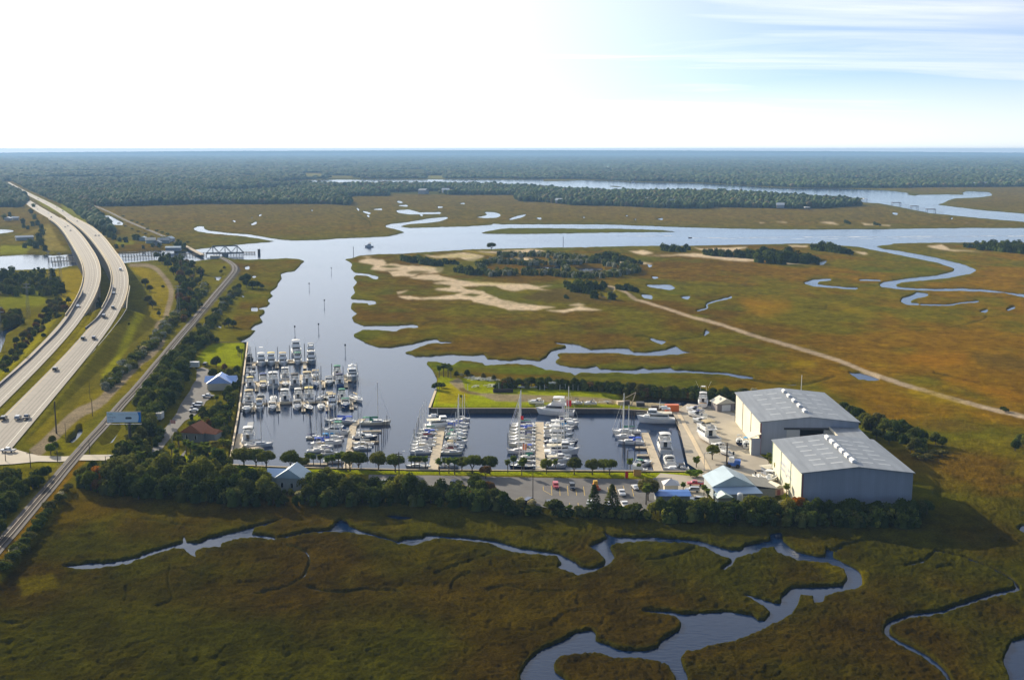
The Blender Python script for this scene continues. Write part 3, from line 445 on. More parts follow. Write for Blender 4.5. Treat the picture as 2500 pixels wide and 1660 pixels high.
vs = g.nodes.new('ShaderNodeVectorMath'); vs.operation = 'SCALE'; g.links.new(at.outputs['Color'], vs.inputs[0]); g.links.new(mm.outputs[0], vs.inputs['Scale'])
g.links.new(vs.outputs[0], b.inputs['Base Color']); b.inputs['Roughness'].default_value = 1; b.inputs['Specular IOR Level'].default_value = 0.0
bp = g.nodes.new('ShaderNodeBump'); bp.inputs['Strength'].default_value = 1; bp.inputs['Distance'].default_value = .9
g.links.new(na.outputs['Fac'], bp.inputs['Height']); g.links.new(bp.outputs[0], b.inputs['Normal'])
col = col * (np.array([.98, .90, .24]) * (1 - .25 * ss(PY, 1150, 1400)[..., None])); V = np.stack([X, Y, Z], -1).reshape(-1, 3)  # overall tint, plus painted dimming that grows towards the near edge
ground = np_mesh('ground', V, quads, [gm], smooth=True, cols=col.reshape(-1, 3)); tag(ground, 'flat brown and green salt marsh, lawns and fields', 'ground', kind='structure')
from functools import lru_cache
def ground_z(x, y):                       # height of the built terrain at a place (nearest vertex)
    px, py = proj(x, y, 0.75); yy = min(max(py, 371), 2100)
    i = int(np.clip(np.searchsorted(cx, px), 0, len(cx) - 1)); e = float(ye[0, i]); j = int(np.clip(np.searchsorted(d1, (yy - e) * d1[-1] / (2150 - e)), 0, len(d1) - 1))
    return float(Z[j, i])
# ---------------------------------------------------------------- water
wm = bpy.data.materials.new('water'); wm.use_nodes = True; g = wm.node_tree; b = g.nodes['Principled BSDF']
b.inputs['Base Color'].default_value = (.004, .017, .055, 1); b.inputs['Roughness'].default_value = .10; b.inputs['IOR'].default_value = 1.333; b.inputs['Specular IOR Level'].default_value = .36
geo = g.nodes.new('ShaderNodeNewGeometry'); mpw = g.nodes.new('ShaderNodeMapping'); mpw.inputs['Scale'].default_value = (0.45, 1.0, 1); g.links.new(geo.outputs['Position'], mpw.inputs[0])
nw = g.nodes.new('ShaderNodeTexNoise'); nw.inputs['Scale'].default_value = .9; nw.inputs['Detail'].default_value = 4; g.links.new(mpw.outputs[0], nw.inputs['Vector'])
nl = g.nodes.new('ShaderNodeTexNoise'); nl.inputs['Scale'].default_value = .012; nl.inputs['Detail'].default_value = 3; g.links.new(mpw.outputs[0], nl.inputs['Vector'])
ml = g.nodes.new('ShaderNodeMapRange'); g.links.new(nl.outputs['Fac'], ml.inputs[0]); ml.inputs[1].default_value = .35; ml.inputs[2].default_value = .65; ml.inputs[3].default_value = .10; ml.inputs[4].default_value = .30
bp = g.nodes.new('ShaderNodeBump'); bp.inputs['Distance'].default_value = .25; g.links.new(ml.outputs[0], bp.inputs['Strength']); g.links.new(nw.outputs['Fac'], bp.inputs['Height']); g.links.new(bp.outputs[0], b.inputs['Normal'])
W_ = MB(); wy1 = 7000
W_.add([(-9000, 120, 0), (9000, 120, 0), (9000, wy1, 0), (-9000, wy1, 0)], [(0, 1, 2, 3)]); water = W_.build('water', wm)
tag(water, 'grey blue river, creeks and marina basin', 'water', kind='structure')
# ---------------------------------------------------------------- far wood: crowns as one mass
def far_wood():
    pts = []
    D = 1500.0
    while D < 30000:
        s = max(8.5, D / 330.0); half = D * 0.56; n = int(2 * half / s)
        xs = -half + s * (np.arange(n) + rng.random(n)); ys = D + s * (rng.random(n) - .5)
        pts.append(np.stack([xs, ys, np.full(n, s)], 1)); D += s * 0.95 if D < 7000 else s * 1.6
    p = np.concatenate(pts); zc = p[:, 1] * cp + H * sp; px = CX + F * p[:, 0] / zc; py = CY + F * (H * cp - p[:, 1] * sp) / zc
    ex = 369.4 + 7 * ((px - 1250) / 1250) ** 2
    k = (samp(mF, px, py) > .5) & (samp(mW, px, py) < .1) & (py > ex) & (px > -150) & (px < 2650) & ((vnoise(p[:, 0] / 260, p[:, 1] / 420, 93, 4) > .36) | (p[:, 1] < 2900)); p = p[k]; n = len(p); print('crowns', n)
    base = []
    for z, r, m in ((-.55, .75, 6), (0.0, 1.0, 6), (.5, .8, 6), (.85, .38, 6)):
        for i in range(m): a = 2 * math.pi * (i + .5 * (z > -.1)) / m; base.append((r * math.cos(a), r * math.sin(a), z))
    base.append((0, 0, 1.0)); base = np.array(base); fs = []
    for q in range(3):
        for i in range(6): j = (i + 1) % 6; fs += [(q * 6 + i, q * 6 + j, q * 6 + 6 + j), (q * 6 + i, q * 6 + 6 + j, q * 6 + 6 + i)]
    for i in range(6): fs.append((18 + i, 18 + (i + 1) % 6, 24))
    fs = np.array(fs)
    rad = p[:, 2] * (.55 + .35 * rng.random(n)); hh = (4.2 + 2.0 * rng.random(n)) * np.where(p[:, 1] > 4200, .55, 1) + np.minimum(rad * .2, 3); zc_ = 3.5 + 4 * rng.random(n) + np.where(rng.random(n) < .12, 4, 0)
    Vt = base[None] * np.stack([rad, rad, hh], 1)[:, None, :]; Vt = Vt * (1 + .28 * (rng.random((n, len(base), 1)) - .5))
    Vt[:, :, 0] += p[:, 0][:, None]; Vt[:, :, 1] += p[:, 1][:, None]; Vt[:, :, 2] += zc_[:, None]
    Ff = (fs[None] + (np.arange(n) * len(base))[:, None, None]).reshape(-1, 3)
    cl = np.array([(.050, .075, .022), (.038, .062, .020), (.070, .080, .028), (.085, .070, .035), (.035, .05, .025)])[rng.choice(5, n, p=[.34, .3, .18, .08, .1])] * (.7 + .5 * rng.random((n, 1))) * (.65 + .9 * vnoise(p[:, 0] / 420, p[:, 1] / 420, 91, 4))[:, None] * 1.5
    cols = np.repeat(cl, len(base), 0)
    fmt = bpy.data.materials.new('woodland_leaves'); fmt.use_nodes = True; g = fmt.node_tree; b = g.nodes['Principled BSDF']; a = g.nodes.new('ShaderNodeAttribute'); a.attribute_name = 'col'
    g.links.new(a.outputs['Color'], b.inputs['Base Color']); b.inputs['Roughness'].default_value = .9; b.inputs['Specular IOR Level'].default_value = .1
    o = np_mesh('woodland', Vt.reshape(-1, 3), Ff, [fmt], cols=cols); tag(o, 'dense blue green woodland stretching to the horizon', 'woodland', kind='stuff')
far_wood()
# ---------------------------------------------------------------- haze
def haze():
    m = bpy.data.materials.new('haze'); m.use_nodes = True; g = m.node_tree; g.nodes.clear()
    o = g.nodes.new('ShaderNodeOutputMaterial'); v = g.nodes.new('ShaderNodeVolumePrincipled'); g.links.new(v.outputs[0], o.inputs['Volume'])
    v.inputs['Color'].default_value = (.36, .62, 1.0, 1); v.inputs['Density'].default_value = HAZE_D; v.inputs['Anisotropy'].default_value = .1
    q = MB(); q.box(-15000, 15000, -600, 21000, -3, 125); h = q.build('haze', m); tag(h, 'pale blue haze over the far woods', 'haze', kind='stuff')
haze()
print('terrain done', time.time() - T0)
# ================================================================ materials for built things
WHITE = mat('white_paint', (.80, .80, .79), .35, noise=(2, .06)); CREAM = mat('cream_paint', (.72, .66, .52), .5, noise=(.6, .06)); 
CONC = mat('road_concrete', (.245, .22, .19), .85, noise=(.25, .14)); PARA = mat('parapet_concrete', (.62, .52, .34), .8, noise=(.4, .08)); DARKCONC = mat('pier_concrete', (.36, .33, .30), .85, noise=(.4, .12))
DARKLANE = mat('tyre_marks', (.185, .165, .145), .85, noise=(.15, .15)); ASPH = mat('asphalt', (.115, .110, .108), .9, noise=(.18, .28), bump=.1); APRON = mat('apron_concrete', (.40, .35, .27), .85, noise=(.12, .18)); LINEW = mat('line_white', (.72, .70, .62), .7); LINEY = mat('line_yellow', (.62, .42, .08), .7)
STEEL = mat('grey_steel', (.30, .30, .30), .5, .4); DARKST = mat('dark_steel', (.06, .06, .065), .6, .3); WOOD = mat('weathered_wood', (.36, .28, .19), .85, noise=(1.5, .25)); WOODL = mat('dock_boards', (.50, .42, .30), .85, noise=(1.2, .2))
WOODD = mat('dark_timber', (.07, .055, .045), .9, noise=(1, .3)); PILE = mat('piling_wood', (.09, .07, .06), .9); ROOFG = mat('grey_metal_roof', (.25, .27, .295), .5, .15, noise=(.08, .10)); ROOFW = mat('pale_metal_roof', (.42, .52, .58), .4, .1, noise=(.3, .07)); ROOFB = mat('blue_metal_roof', (.05, .16, .48), .4, .2, noise=(.5, .1))
ROOFR = mat('rust_shingle_roof', (.34, .12, .05), .85, noise=(2, .2)); WALLG = mat('grey_and_shaded_cladding', (.34, .37, .43), .6, noise=(.15, .06)); WALLC = mat('cream_cladding', (.74, .71, .56), .6, noise=(.15, .06)); WALLD = mat('grey_blue_siding', (.26, .28, .28), .7, noise=(1, .1))  # grey cladding on shed ends: the cream paint with shade mixed into its colour
GLASS = mat('dark_glass', (.012, .016, .025), .08, 0, spec=.7); TRIMR = mat('maroon_trim', (.30, .10, .11), .6); GREENT = mat('green_trim', (.30, .45, .33), .6); BLACK = mat('black_rubber', (.015, .015, .016), .7); RED = mat('red_paint', (.60, .03, .02), .35); ORANGE = mat('orange_paint', (.75, .16, .02), .4)
CAPW = mat('timber_cap', (.62, .50, .33), .8, noise=(.8, .15)); SKYL = mat('skylight_panel', (.46, .48, .49), .4); RUST = mat('rail_steel', (.30, .24, .18), .6, 0); TIE = mat('sleeper_timber', (.09, .07, .06), .9)

def ribs(m, sc, axis, amt, stain=.1):
    g = m.node_tree; b = g.nodes['Principled BSDF']; src = b.inputs['Base Color'].links[0].from_socket; tc_ = g.nodes.new('ShaderNodeTexCoord'); w_ = g.nodes.new('ShaderNodeTexWave'); w_.bands_direction = axis; w_.inputs['Scale'].default_value = sc; w_.inputs['Distortion'].default_value = 0
    g.links.new(tc_.outputs['Object'], w_.inputs['Vector']); mp_ = g.nodes.new('ShaderNodeMapping'); mp_.inputs['Scale'].default_value = (.5, .06, .06) if axis == 'Y' else (.5, .5, .05); g.links.new(tc_.outputs['Object'], mp_.inputs[0]); n_ = g.nodes.new('ShaderNodeTexNoise'); n_.inputs['Scale'].default_value = 1.2; n_.inputs['Detail'].default_value = 5; g.links.new(mp_.outputs[0], n_.inputs['Vector'])
    r_ = g.nodes.new('ShaderNodeMapRange'); g.links.new(w_.outputs['Fac'], r_.inputs[0]); r_.inputs[3].default_value = 1 - amt; r_.inputs[4].default_value = 1 + amt; r2 = g.nodes.new('ShaderNodeMapRange'); g.links.new(n_.outputs['Fac'], r2.inputs[0]); r2.inputs[1].default_value = .3; r2.inputs[2].default_value = .7; r2.inputs[3].default_value = 1 - stain; r2.inputs[4].default_value = 1 + stain
    k = g.nodes.new('ShaderNodeMath'); k.operation = 'MULTIPLY'; g.links.new(r_.outputs[0], k.inputs[0]); g.links.new(r2.outputs[0], k.inputs[1]); v_ = g.nodes.new('ShaderNodeVectorMath'); v_.operation = 'SCALE'; g.links.new(src, v_.inputs[0]); g.links.new(k.outputs[0], v_.inputs['Scale']); g.links.new(v_.outputs[0], b.inputs['Base Color'])
ribs(ROOFG, .55, 'Y', .06, .14); ribs(ROOFW, 1.2, 'Y', .05, .08); ribs(ROOFB, 1.6, 'X', .18); ribs(WALLG, .5, 'X', .02, .07); ribs(WALLC, .5, 'Y', .02, .06)
# ---------------------------------------------------------------- roads and the highway bridges
def strip(name, c, nrm, o0, o1, m, dz=0.0, z=None, thick=None, parent=None, kind=None, label=None):
    q = MB(); n = len(c); a = []; b = []
    for i in range(n):
        A0 = o0[i] if hasattr(o0, '__len__') else o0; A1 = o1[i] if hasattr(o1, '__len__') else o1
        a.append((c[i][0] + nrm[i][0] * A0, c[i][1] + nrm[i][1] * A0, c[i][2] + dz)); b.append((c[i][0] + nrm[i][0] * A1, c[i][1] + nrm[i][1] * A1, c[i][2] + dz))
    if thick is None: q.add(a + b, [(i, i + 1, n + i + 1, n + i) for i in range(n - 1)])
    else:
        q.loft([[Vector(a[i]), Vector(b[i]), Vector(b[i]) - Vector((0, 0, thick)), Vector(a[i]) - Vector((0, 0, thick))] for i in range(n)])
    o = q.build(name, m, parent)
    if kind: tag(o, label, None, None, kind)
    return o
def cumlen(c): return np.r_[0, np.cumsum(np.linalg.norm(np.diff(c[:, :2], axis=0), axis=1))]
def at_len(c, nrm, L_, s):
    i = int(np.clip(np.searchsorted(L_, s) - 1, 0, len(c) - 2)); f = (s - L_[i]) / (L_[i + 1] - L_[i] + 1e-9)
    p = c[i] * (1 - f) + c[i + 1] * f; n = nrm[i] * (1 - f) + nrm[i + 1] * f; n = n / np.linalg.norm(n); return p, n
def dashes(name, c, nrm, off, m, step, ln, w, dz, parent=None, s0=0, s1=None):
    q = MB(); L_ = cumlen(c); s = s0
    while s < (s1 or L_[-1]) - ln:
        p0, n0 = at_len(c, nrm, L_, s); p1, n1 = at_len(c, nrm, L_, s + ln)
        vs = [(p0[0] + n0[0] * (off + k), p0[1] + n0[1] * (off + k), p0[2] + dz) for k in (-w, w)] + [(p1[0] + n1[0] * (off + k), p1[1] + n1[1] * (off + k), p1[2] + dz) for k in (w, -w)]
        q.add(vs, [(0, 1, 2, 3)]); s += step
    return q.build(name, m, parent)
def highway(which, c, nrm, wd, lab):
    iA, iB = seg_y(c, 762), seg_y(c, 533)
    if iA > iB: iA, iB = iB, iA; 
    near_first = proj(*c[0])[1] > proj(*c[-1])[1]
    segs = [(0, iA + 1), (iB, len(c))]
    rd = strip('highway_road', c, nrm, -wd / 2, wd / 2, CONC, 0, thick=None); tag(rd, lab[0], None, None, 'structure')
    # outer sense: nrm points left of travel direction; find which side is image-left
    cl = c[len(c) // 2]; p = proj(*cl)[0]; q = proj(cl[0] + nrm[len(c) // 2][0] * 5, cl[1] + nrm[len(c) // 2][1] * 5, cl[2])[0]; sgn = 1 if q < p else -1
    hw = wd / 2; left = sgn * (hw - 1.1); right = -sgn * (hw - 2.4)
    strip('edge_line', c, nrm, left - .10, left + .10, LINEY, .035, parent=rd); strip('edge_line', c, nrm, right - .10, right + .10, LINEW, .035, parent=rd)
    dashes('lane_line', c, nrm, sgn * -.55, LINEW, 12.2, 3.4, .11, .035, rd, s1=cumlen(c)[min(len(c) - 1, int(len(c) * .97))])
    for o_ in (-.62, -.12, .30, .74): strip('tyre_darkened_lane', c, nrm, sgn * -.55 + o_ * 4.0 - .3, sgn * -.55 + o_ * 4.0 + .3, DARKLANE, .018, parent=rd)
    b = thing('highway_bridge', lab[1], 'bridge', tuple(c[(iA + iB) // 2][:2]) + (0,)); inv = Matrix.Translation(-b.location)
    cc = c[iA:iB + 1] - np.array(tuple(b.location)); nn = nrm[iA:iB + 1]; ww = wd[iA:iB + 1] / 2
    strip('deck', cc, nn, -ww - .35, ww + .35, DARKCONC, -.06, thick=1.7, parent=b)
    for s_ in (-1, 1): strip('parapet', cc, nn, s_ * (ww + .02), s_ * (ww + .36), PARA, .95, thick=1.1, parent=b)
    L_ = cumlen(cc); s = 9.0
    while s < L_[-1] - 5:
        p_, n_ = at_len(cc, nn, L_, s); k = MB(); g0 = 0.5; z1 = p_[2] - 1.7; hw_ = float(np.interp(s, L_, ww))
        tg = (n_[1], -n_[0])
        for o_ in (-hw_ * .8, 0, hw_ * .8):
            x, y = p_[0] + n_[0] * o_, p_[1] + n_[1] * o_; k.tube((x, y, -1.0), (x, y, z1 - .9), .55, .55, 8)
        a = [(p_[0] + n_[0] * u_ + tg[0] * v_, p_[1] + n_[1] * u_ + tg[1] * v_) for u_, v_ in ((-hw_, -.6), (hw_, -.6), (hw_, .6), (-hw_, .6))]
        k.prism(a, z1 - .95, z1 - .02); k.build('pier', DARKCONC, b); s += 15.5
    return rd, b
rdR, brR = highway('R', *HR, ('right hand carriageway of the divided highway, pale concrete', 'right of the twin curved highway bridges, standing on many slim piers'))
rdL, brL = highway('L', *HL, ('left hand carriageway of the divided highway, pale concrete', 'left of the twin curved highway bridges, standing on many slim piers'))
def polyline_wall(name, pts, z, h, w, m, label, cat, posts=None, group=None, hf=None):
    g = [G(p[0], p[1], (hf(p[1]) if hf else z)) for p in crv(pts, 4)]; base = g[0].copy(); t = thing(name, label, cat, base, 0, group)
    g = [p - base for p in g]; a = np.array([tuple(p) for p in g]); tg = np.gradient(a[:, :2], axis=0); tg /= np.linalg.norm(tg, axis=1)[:, None] + 1e-9; nr = np.stack([-tg[:, 1], tg[:, 0]], 1)
    q = MB(); z0 = h * .45 if posts else -.5
    q.loft([[Vector((p[0] - n[0] * w / 2, p[1] - n[1] * w / 2, p[2] + z0)), Vector((p[0] + n[0] * w / 2, p[1] + n[1] * w / 2, p[2] + z0)), Vector((p[0] + n[0] * w / 2, p[1] + n[1] * w / 2, p[2] + h)), Vector((p[0] - n[0] * w / 2, p[1] - n[1] * w / 2, p[2] + h))] for p, n in zip(a, nr)])
    q.build('rail' if posts else 'wall_body', m, t)
    if posts:
        L_ = cumlen(a); k = MB(); s = .5; n_p = 0
        while s < L_[-1]:
            p_, _ = at_len(a, nr, L_, s); k.box(p_[0] - .12, p_[0] + .12, p_[1] - .12, p_[1] + .12, p_[2] - .6, p_[2] + h * .95); s += posts; n_p += 1
        tag(k.build('posts', WOODD, t), kind='stuff')
    return t
LD = lambda y: hwz(y) - .1
polyline_wall('crash_barrier', [(203,714),(197,728),(188,742),(168,778),(146,808),(124,832),(100,856),(78,878),(56,898),(33,918),(12,936),(-10,955),(-60,995)], 0, 1.9, .35, mat('dark_barrier', (.10, .10, .13), .8), 'long dark guard wall along the outer edge of the left carriageway', 'barrier', hf=LD)  # one even dark tone over the whole guard wall
polyline_wall('crash_barrier', [(276,700),(271,725),(262,744),(252,762),(240,778),(226,792),(209,806)], 0, 1.7, .4, mat('dark_barrier_median', (.13, .13, .16), .8), 'short dark guard wall beside the inner edge of the right carriageway', 'barrier', hf=LD)  # even dark tone, slightly lighter than the outer wall
polyline_wall('guard_rail', [(309,757),(298,775),(282,797),(262,822),(240,848),(218,873),(196,896),(176,917),(162,935),(154,946),(156,953)], 0, 1.0, .2, STEEL, 'steel guard rail on timber posts along the right highway verge', 'guard rail', posts=1.9, hf=lambda y: hwz(y) - .4)
polyline_wall('guard_rail', [(317,700),(315,713),(311,733),(309,757)], 0, 1.1, .35, PARA, 'pale concrete rail where the right bridge meets the bank', 'guard rail', hf=LD)
# crossing road by the railway, side roads
def sheet(name, pts, z, m, label, thick=None, curve=False, mats=None):
    g = [G(p[0], p[1], z) for p in (crv(pts, 3) if curve else pts)]; q = MB(); q.add([tuple(p) for p in g], [tuple(range(len(g)))])
    o = q.build(name, m); bmx = None
    # make faces point up and triangulate safely
    import bmesh
    bm = bmesh.new(); bm.from_mesh(o.data); bmesh.ops.triangulate(bm, faces=bm.faces[:]); bmesh.ops.recalc_face_normals(bm, faces=bm.faces[:])
    if sum(f.normal.z for f in bm.faces) < 0: bmesh.ops.reverse_faces(bm, faces=bm.faces[:])
    bm.to_mesh(o.data); bm.free(); return tag(o, label, None, None, 'structure')
sheet('crossing_road', R(0,1000,.2232,[(-300,640),(-300,430),(0,400),(110,415),(300,470),(420,500),(700,510),(900,492),(1250,490),(1420,500),(1400,560),(1150,552),(850,552),(640,568),(420,565),(150,592),(0,600)]), 2.30, APRON, 'pale concrete road crossing the railway tracks')
sheet('car_park', [(1050,1160),(1140,1162),(1240,1164),(1450,1168),(1590,1170),(1600,1165),(1640,1166),(1640,1180),(1610,1215),(1590,1248),(1370,1243),(1330,1238),(1240,1222),(1150,1215),(1060,1195),(1000,1185),(930,1190),(900,1180),(900,1158),(1000,1160)], 2.12, ASPH, 'worn grey asphalt car park beside the marina seawall')
sheet('marina_drive', R(400,800,.1339,[(600,760),(700,715),(850,770),(800,960),(790,1120),(900,1250),(760,1350),(700,1480),(560,1600),(380,1700),(250,1850),(60,2080),(-60,2250),(-90,2400),(60,2480),(200,2440),(420,2200),(300,2500),(0,2560),(-300,2520),(-200,2180),(-40,1900),(80,1760),(230,1560),(300,1400),(480,1140),(520,1040),(590,950)]), 2.12, ASPH, 'grey asphalt drive behind the marina trees')
sheet('boat_yard', R(1560,1080,.1693,[(310,440),(840,490),(900,430),(700,300),(560,-300),(480,-430),(700,-560),(1200,-500),(1380,-420),(1420,-330),(1640,100),(1850,250),(1960,400),(2100,620),(2180,720),(1800,760),(1500,700),(1300,620),(900,560),(1050,900),(700,870),(150,860),(50,840),(100,640)]), 2.08, APRON, 'pale concrete boat yard apron beside the basin wall')
# parking bay lines
def px_lines(name, segs, z, w, m, label, parent=None):
    q = MB()
    for x0, y0, x1, y1 in segs:
        a, b = G(x0, y0, z), G(x1, y1, z); d = (b - a).normalized(); n = Vector((-d.y, d.x, 0)) * w / 2; q.add([a - n, a + n, b + n, b - n], [(0, 1, 2, 3)])
    return q.build(name, m, parent)
cp_ = bpy.data.objects['car_park']
px_lines('bay_lines', [(1240 + x0 * .1524, 1120 + y0 * .1524, 1240 + x1 * .1524, 1120 + y1 * .1524) for x0, y0, x1, y1 in [(565,440,568,500),(568,500,705,582),(695,430,705,582),(828,470,836,588),(952,430,966,588),(1078,440,1103,585),(1210,440,1232,588),(1340,430,1356,540),(1595,450,1618,560),(1715,430,1745,560),(1845,430,1868,500),(1990,480,2018,600),(854,700,862,795),(986,705,996,760),(1122,705,1130,750),(1798,730,1812,800),(2105,720,2135,810),(1500,720,1510,790)]], 2.16, .16, LINEY, 'parking bay lines', cp_)
# ---------------------------------------------------------------- railway
def railway(C_, nm, lab, z_off=0.0):
    n = len(C_); base = Vector(C_[n // 2]); t = thing('railway_track', lab, 'railway', base); c = C_ - np.array(tuple(base))
    tg = np.gradient(c[:, :2], axis=0); tg /= np.linalg.norm(tg, axis=1)[:, None]; nr = np.stack([-tg[:, 1], tg[:, 0]], 1)
    strip('ballast', c, nr, -2.3, 2.3, mat(nm + '_ballast', (.095, .085, .08), .95, noise=(1.5, .25)), -.12, thick=.3, parent=t)
    for s_ in (-.76, .76): strip('rail', c, nr, s_ - .07, s_ + .07, RUST, .14, thick=.16, parent=t)
    q = MB(); L_ = cumlen(c); s = 0.
    while s < L_[-1] - .3:
        p, n_ = at_len(c, nr, L_, s); tt = (n_[1], -n_[0])
        q.prism([(p[0] + n_[0] * u_ + tt[0] * v_, p[1] + n_[1] * u_ + tt[1] * v_) for u_, v_ in ((-1.3, -.13), (1.3, -.13), (1.3, .13), (-1.3, .13))], p[2] - .1, p[2] - .02, bottom=False); s += .62
    o = q.build('sleepers', TIE, t); o['kind'] = 'stuff'
    return t
railway(RC, 'near', 'single railway track curving past the billboard and level crossing'); railway(RC2, 'far', 'straight railway track beyond the river crossing the brown marsh')

# ---------------------------------------------------------------- buildings
def rect_from(FL, FR, BL):
    FL, FR, BL = Vector(FL), Vector(FR), Vector(BL); ux = FR - FL; ux.z = 0; W = ux.length; ux.normalize(); uy = Vector((-ux.y, ux.x, 0)); d = BL - FL; D = d.dot(uy); return FL, ux, uy, W, D
def shed(name, label, FL, FR, BL, base, eave, ridge, wallF, wallL, roofm, over=.5, door=None, skyl=None, vents=0, bands=None):
    O, ux, uy, W, D = rect_from(FL, FR, BL); ang = math.atan2(ux.y, ux.x); t = thing(name, label, 'building', (O.x, O.y, base), ang); e = eave - base; r = ridge - base
    q = MB()      # walls: front gable at y=0
    def gable(y0, y1, mi):
        q.add([(0, y0, 0), (W, y0, 0), (W, y0, e), (W / 2, y0, r), (0, y0, e), (0, y1, 0), (W, y1, 0), (W, y1, e), (W / 2, y1, r), (0, y1, e)], [(4, 3, 2, 1, 0), (5, 6, 7, 8, 9), (0, 1, 6, 5), (1, 2, 7, 6), (2, 3, 8, 7), (3, 4, 9, 8), (4, 0, 5, 9)], mi)
    if door:
        x0, x1, zt = door
        q.box(0, x0, 0, .35, 0, zt, 0); q.box(x1, W, 0, .35, 0, zt, 0)
        q.add([(0, 0, zt), (W, 0, zt), (W, 0, e), (W / 2, 0, r), (0, 0, e), (0, .35, zt), (W, .35, zt), (W, .35, e), (W / 2, .35, r), (0, .35, e)], [(4, 3, 2, 1, 0), (5, 6, 7, 8, 9), (0, 1, 6, 5), (1, 2, 7, 6), (2, 3, 8, 7), (3, 4, 9, 8), (4, 0, 5, 9)], 0)
    else: gable(0, .35, 0)
    gable(D - .35, D, 0)
    q.box(0, .35, .352, D - .352, 0, e - .02, 1); q.box(W - .35, W, .352, D - .352, 0, e - .02, 0)
    q.build('wall', [wallF, wallL], t)  # all walls but the left one carry shade in their darker colour
    q = MB(); o_ = over
    for s_ in (0, 1):
        X0, X1 = (-o_, W / 2) if s_ == 0 else (W / 2, W + o_); sl = (r - e) / (W / 2); z0 = e - o_ * sl + .05; 
        za, zb = (z0, r + .05) if s_ == 0 else (r + .05, z0)
        q.add([(X0, -o_, za), (X1, -o_, zb), (X1, D + o_, zb), (X0, D + o_, za), (X0, -o_, za + .28), (X1, -o_, zb + .28), (X1, D + o_, zb + .28), (X0, D + o_, za + .28)], [(0, 3, 2, 1), (4, 5, 6, 7), (0, 1, 5, 4), (2, 3, 7, 6), (0, 4, 7, 3), (1, 2, 6, 5)])
    rf = q.build('roof', roofm, t)
    return t, W, D, e, r, rf
def addbox(name, t, m, *a):
    q = MB(); q.box(*a); return q.build(name, m, t)
EA = 14.0
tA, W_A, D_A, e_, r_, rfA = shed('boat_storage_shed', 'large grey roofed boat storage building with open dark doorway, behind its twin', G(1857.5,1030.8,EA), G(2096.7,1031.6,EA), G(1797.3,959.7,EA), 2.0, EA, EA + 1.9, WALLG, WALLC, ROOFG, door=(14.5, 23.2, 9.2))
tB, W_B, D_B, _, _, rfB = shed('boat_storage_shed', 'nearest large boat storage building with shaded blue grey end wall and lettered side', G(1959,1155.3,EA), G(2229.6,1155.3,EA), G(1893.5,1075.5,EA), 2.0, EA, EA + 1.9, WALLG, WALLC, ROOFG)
print('sheds', W_A, D_A, W_B, D_B)
def sky_vents(t, rf, W, D, e, r, rows, nv):
    sl = (r - e) / (W / 2)
    for i in range(rows):
        y = D * (.09 + .82 * (i + .5) / rows)
        for fx in (.20, .36, .64, .80):
            x = W * fx; q = MB(); h = lambda xx: (e + xx * sl if xx < W / 2 else r - (xx - W / 2) * sl) + .05 + .28 + .02
            q.add([(x - 1.9, y - .5, h(x - 1.9)), (x + 1.9, y - .5, h(x + 1.9)), (x + 1.9, y + .5, h(x + 1.9)), (x - 1.9, y + .5, h(x - 1.9))], [(0, 1, 2, 3)]); q.build('skylight', SKYL, rf)
    for i in range(nv):
        y = D * (.07 + .86 * (i + .5) / nv); q = MB(); q.box(W / 2 - .7, W / 2 + .7, y - 1.6, y + 1.6, r + .2, r + 1.0); q.add([(W / 2 - .9, y - 1.7, r + 1.0), (W / 2 + .9, y - 1.7, r + 1.0), (W / 2 + .9, y + 1.7, r + 1.0), (W / 2 - .9, y + 1.7, r + 1.0), (W / 2, y - 1.7, r + 1.4), (W / 2, y + 1.7, r + 1.4)], [(0, 1, 4), (2, 3, 5), (0, 4, 5, 3), (1, 2, 5, 4), (0, 3, 2, 1)]); q.build('ridge_vent', WHITE, rf)
sky_vents(tA, rfA, W_A, D_A, e_, r_, 5, 5); sky_vents(tB, rfB, W_B, D_B, e_, r_, 6, 6)
for t_, W, D in ((tA, W_A, D_A), (tB, W_B, D_B)):
    for y in (.0, D * .35, D * .68, D - .4): addbox('downpipe', t_, DARKST if t_ is tA else GREENT, -.16, -.003, y, y + .25, 0, e_ - .3)
addbox('corner_trim', tA, TRIMR, -.02, .35, -.14, -.003, 0, e_ - .3); addbox('corner_trim', tB, TRIMR, -.02, .4, -.14, -.003, 0, e_ - .3)
addbox('door_header', tA, DARKST, 8.6, 26.5, -.35, -.003, 9.3, 10.0)
dp = addbox('sliding_door', tA, mat('door_grey', (.48, .49, .49), .6), 9.6, 14.4, -.22, -.04, 0, 9.2); addbox('sliding_door', tA, dp.active_material, 23.3, 28.2, -.22, -.04, 0, 9.2)
addbox('shed_floor', tA, DARKCONC, .5, W_A - .5, .5, D_A - .5, 0.05, 0.2)
# lean-to at the front left corner of the far shed
q = MB(); q.add([(-4.6, -2.2, 6.2), (-.1, -2.2, 8.0), (-.1, 5.2, 8.0), (-4.6, 5.2, 6.2), (-4.6, -2.2, 6.4), (-.1, -2.2, 8.2), (-.1, 5.2, 8.2), (-4.6, 5.2, 6.4)], [(0, 3, 2, 1), (4, 5, 6, 7), (0, 1, 5, 4), (2, 3, 7, 6), (0, 4, 7, 3), (1, 2, 6, 5)]); q.build('lean_to_roof', CREAM, tA)
addbox('lean_to_wall', tA, WALLG, -3.6, -.2, -2.0, -1.8, 0, 6.4); addbox('lean_to_side', tA, WALLC, -3.6, -3.4, -1.79, 1.5, 0, 6.3)
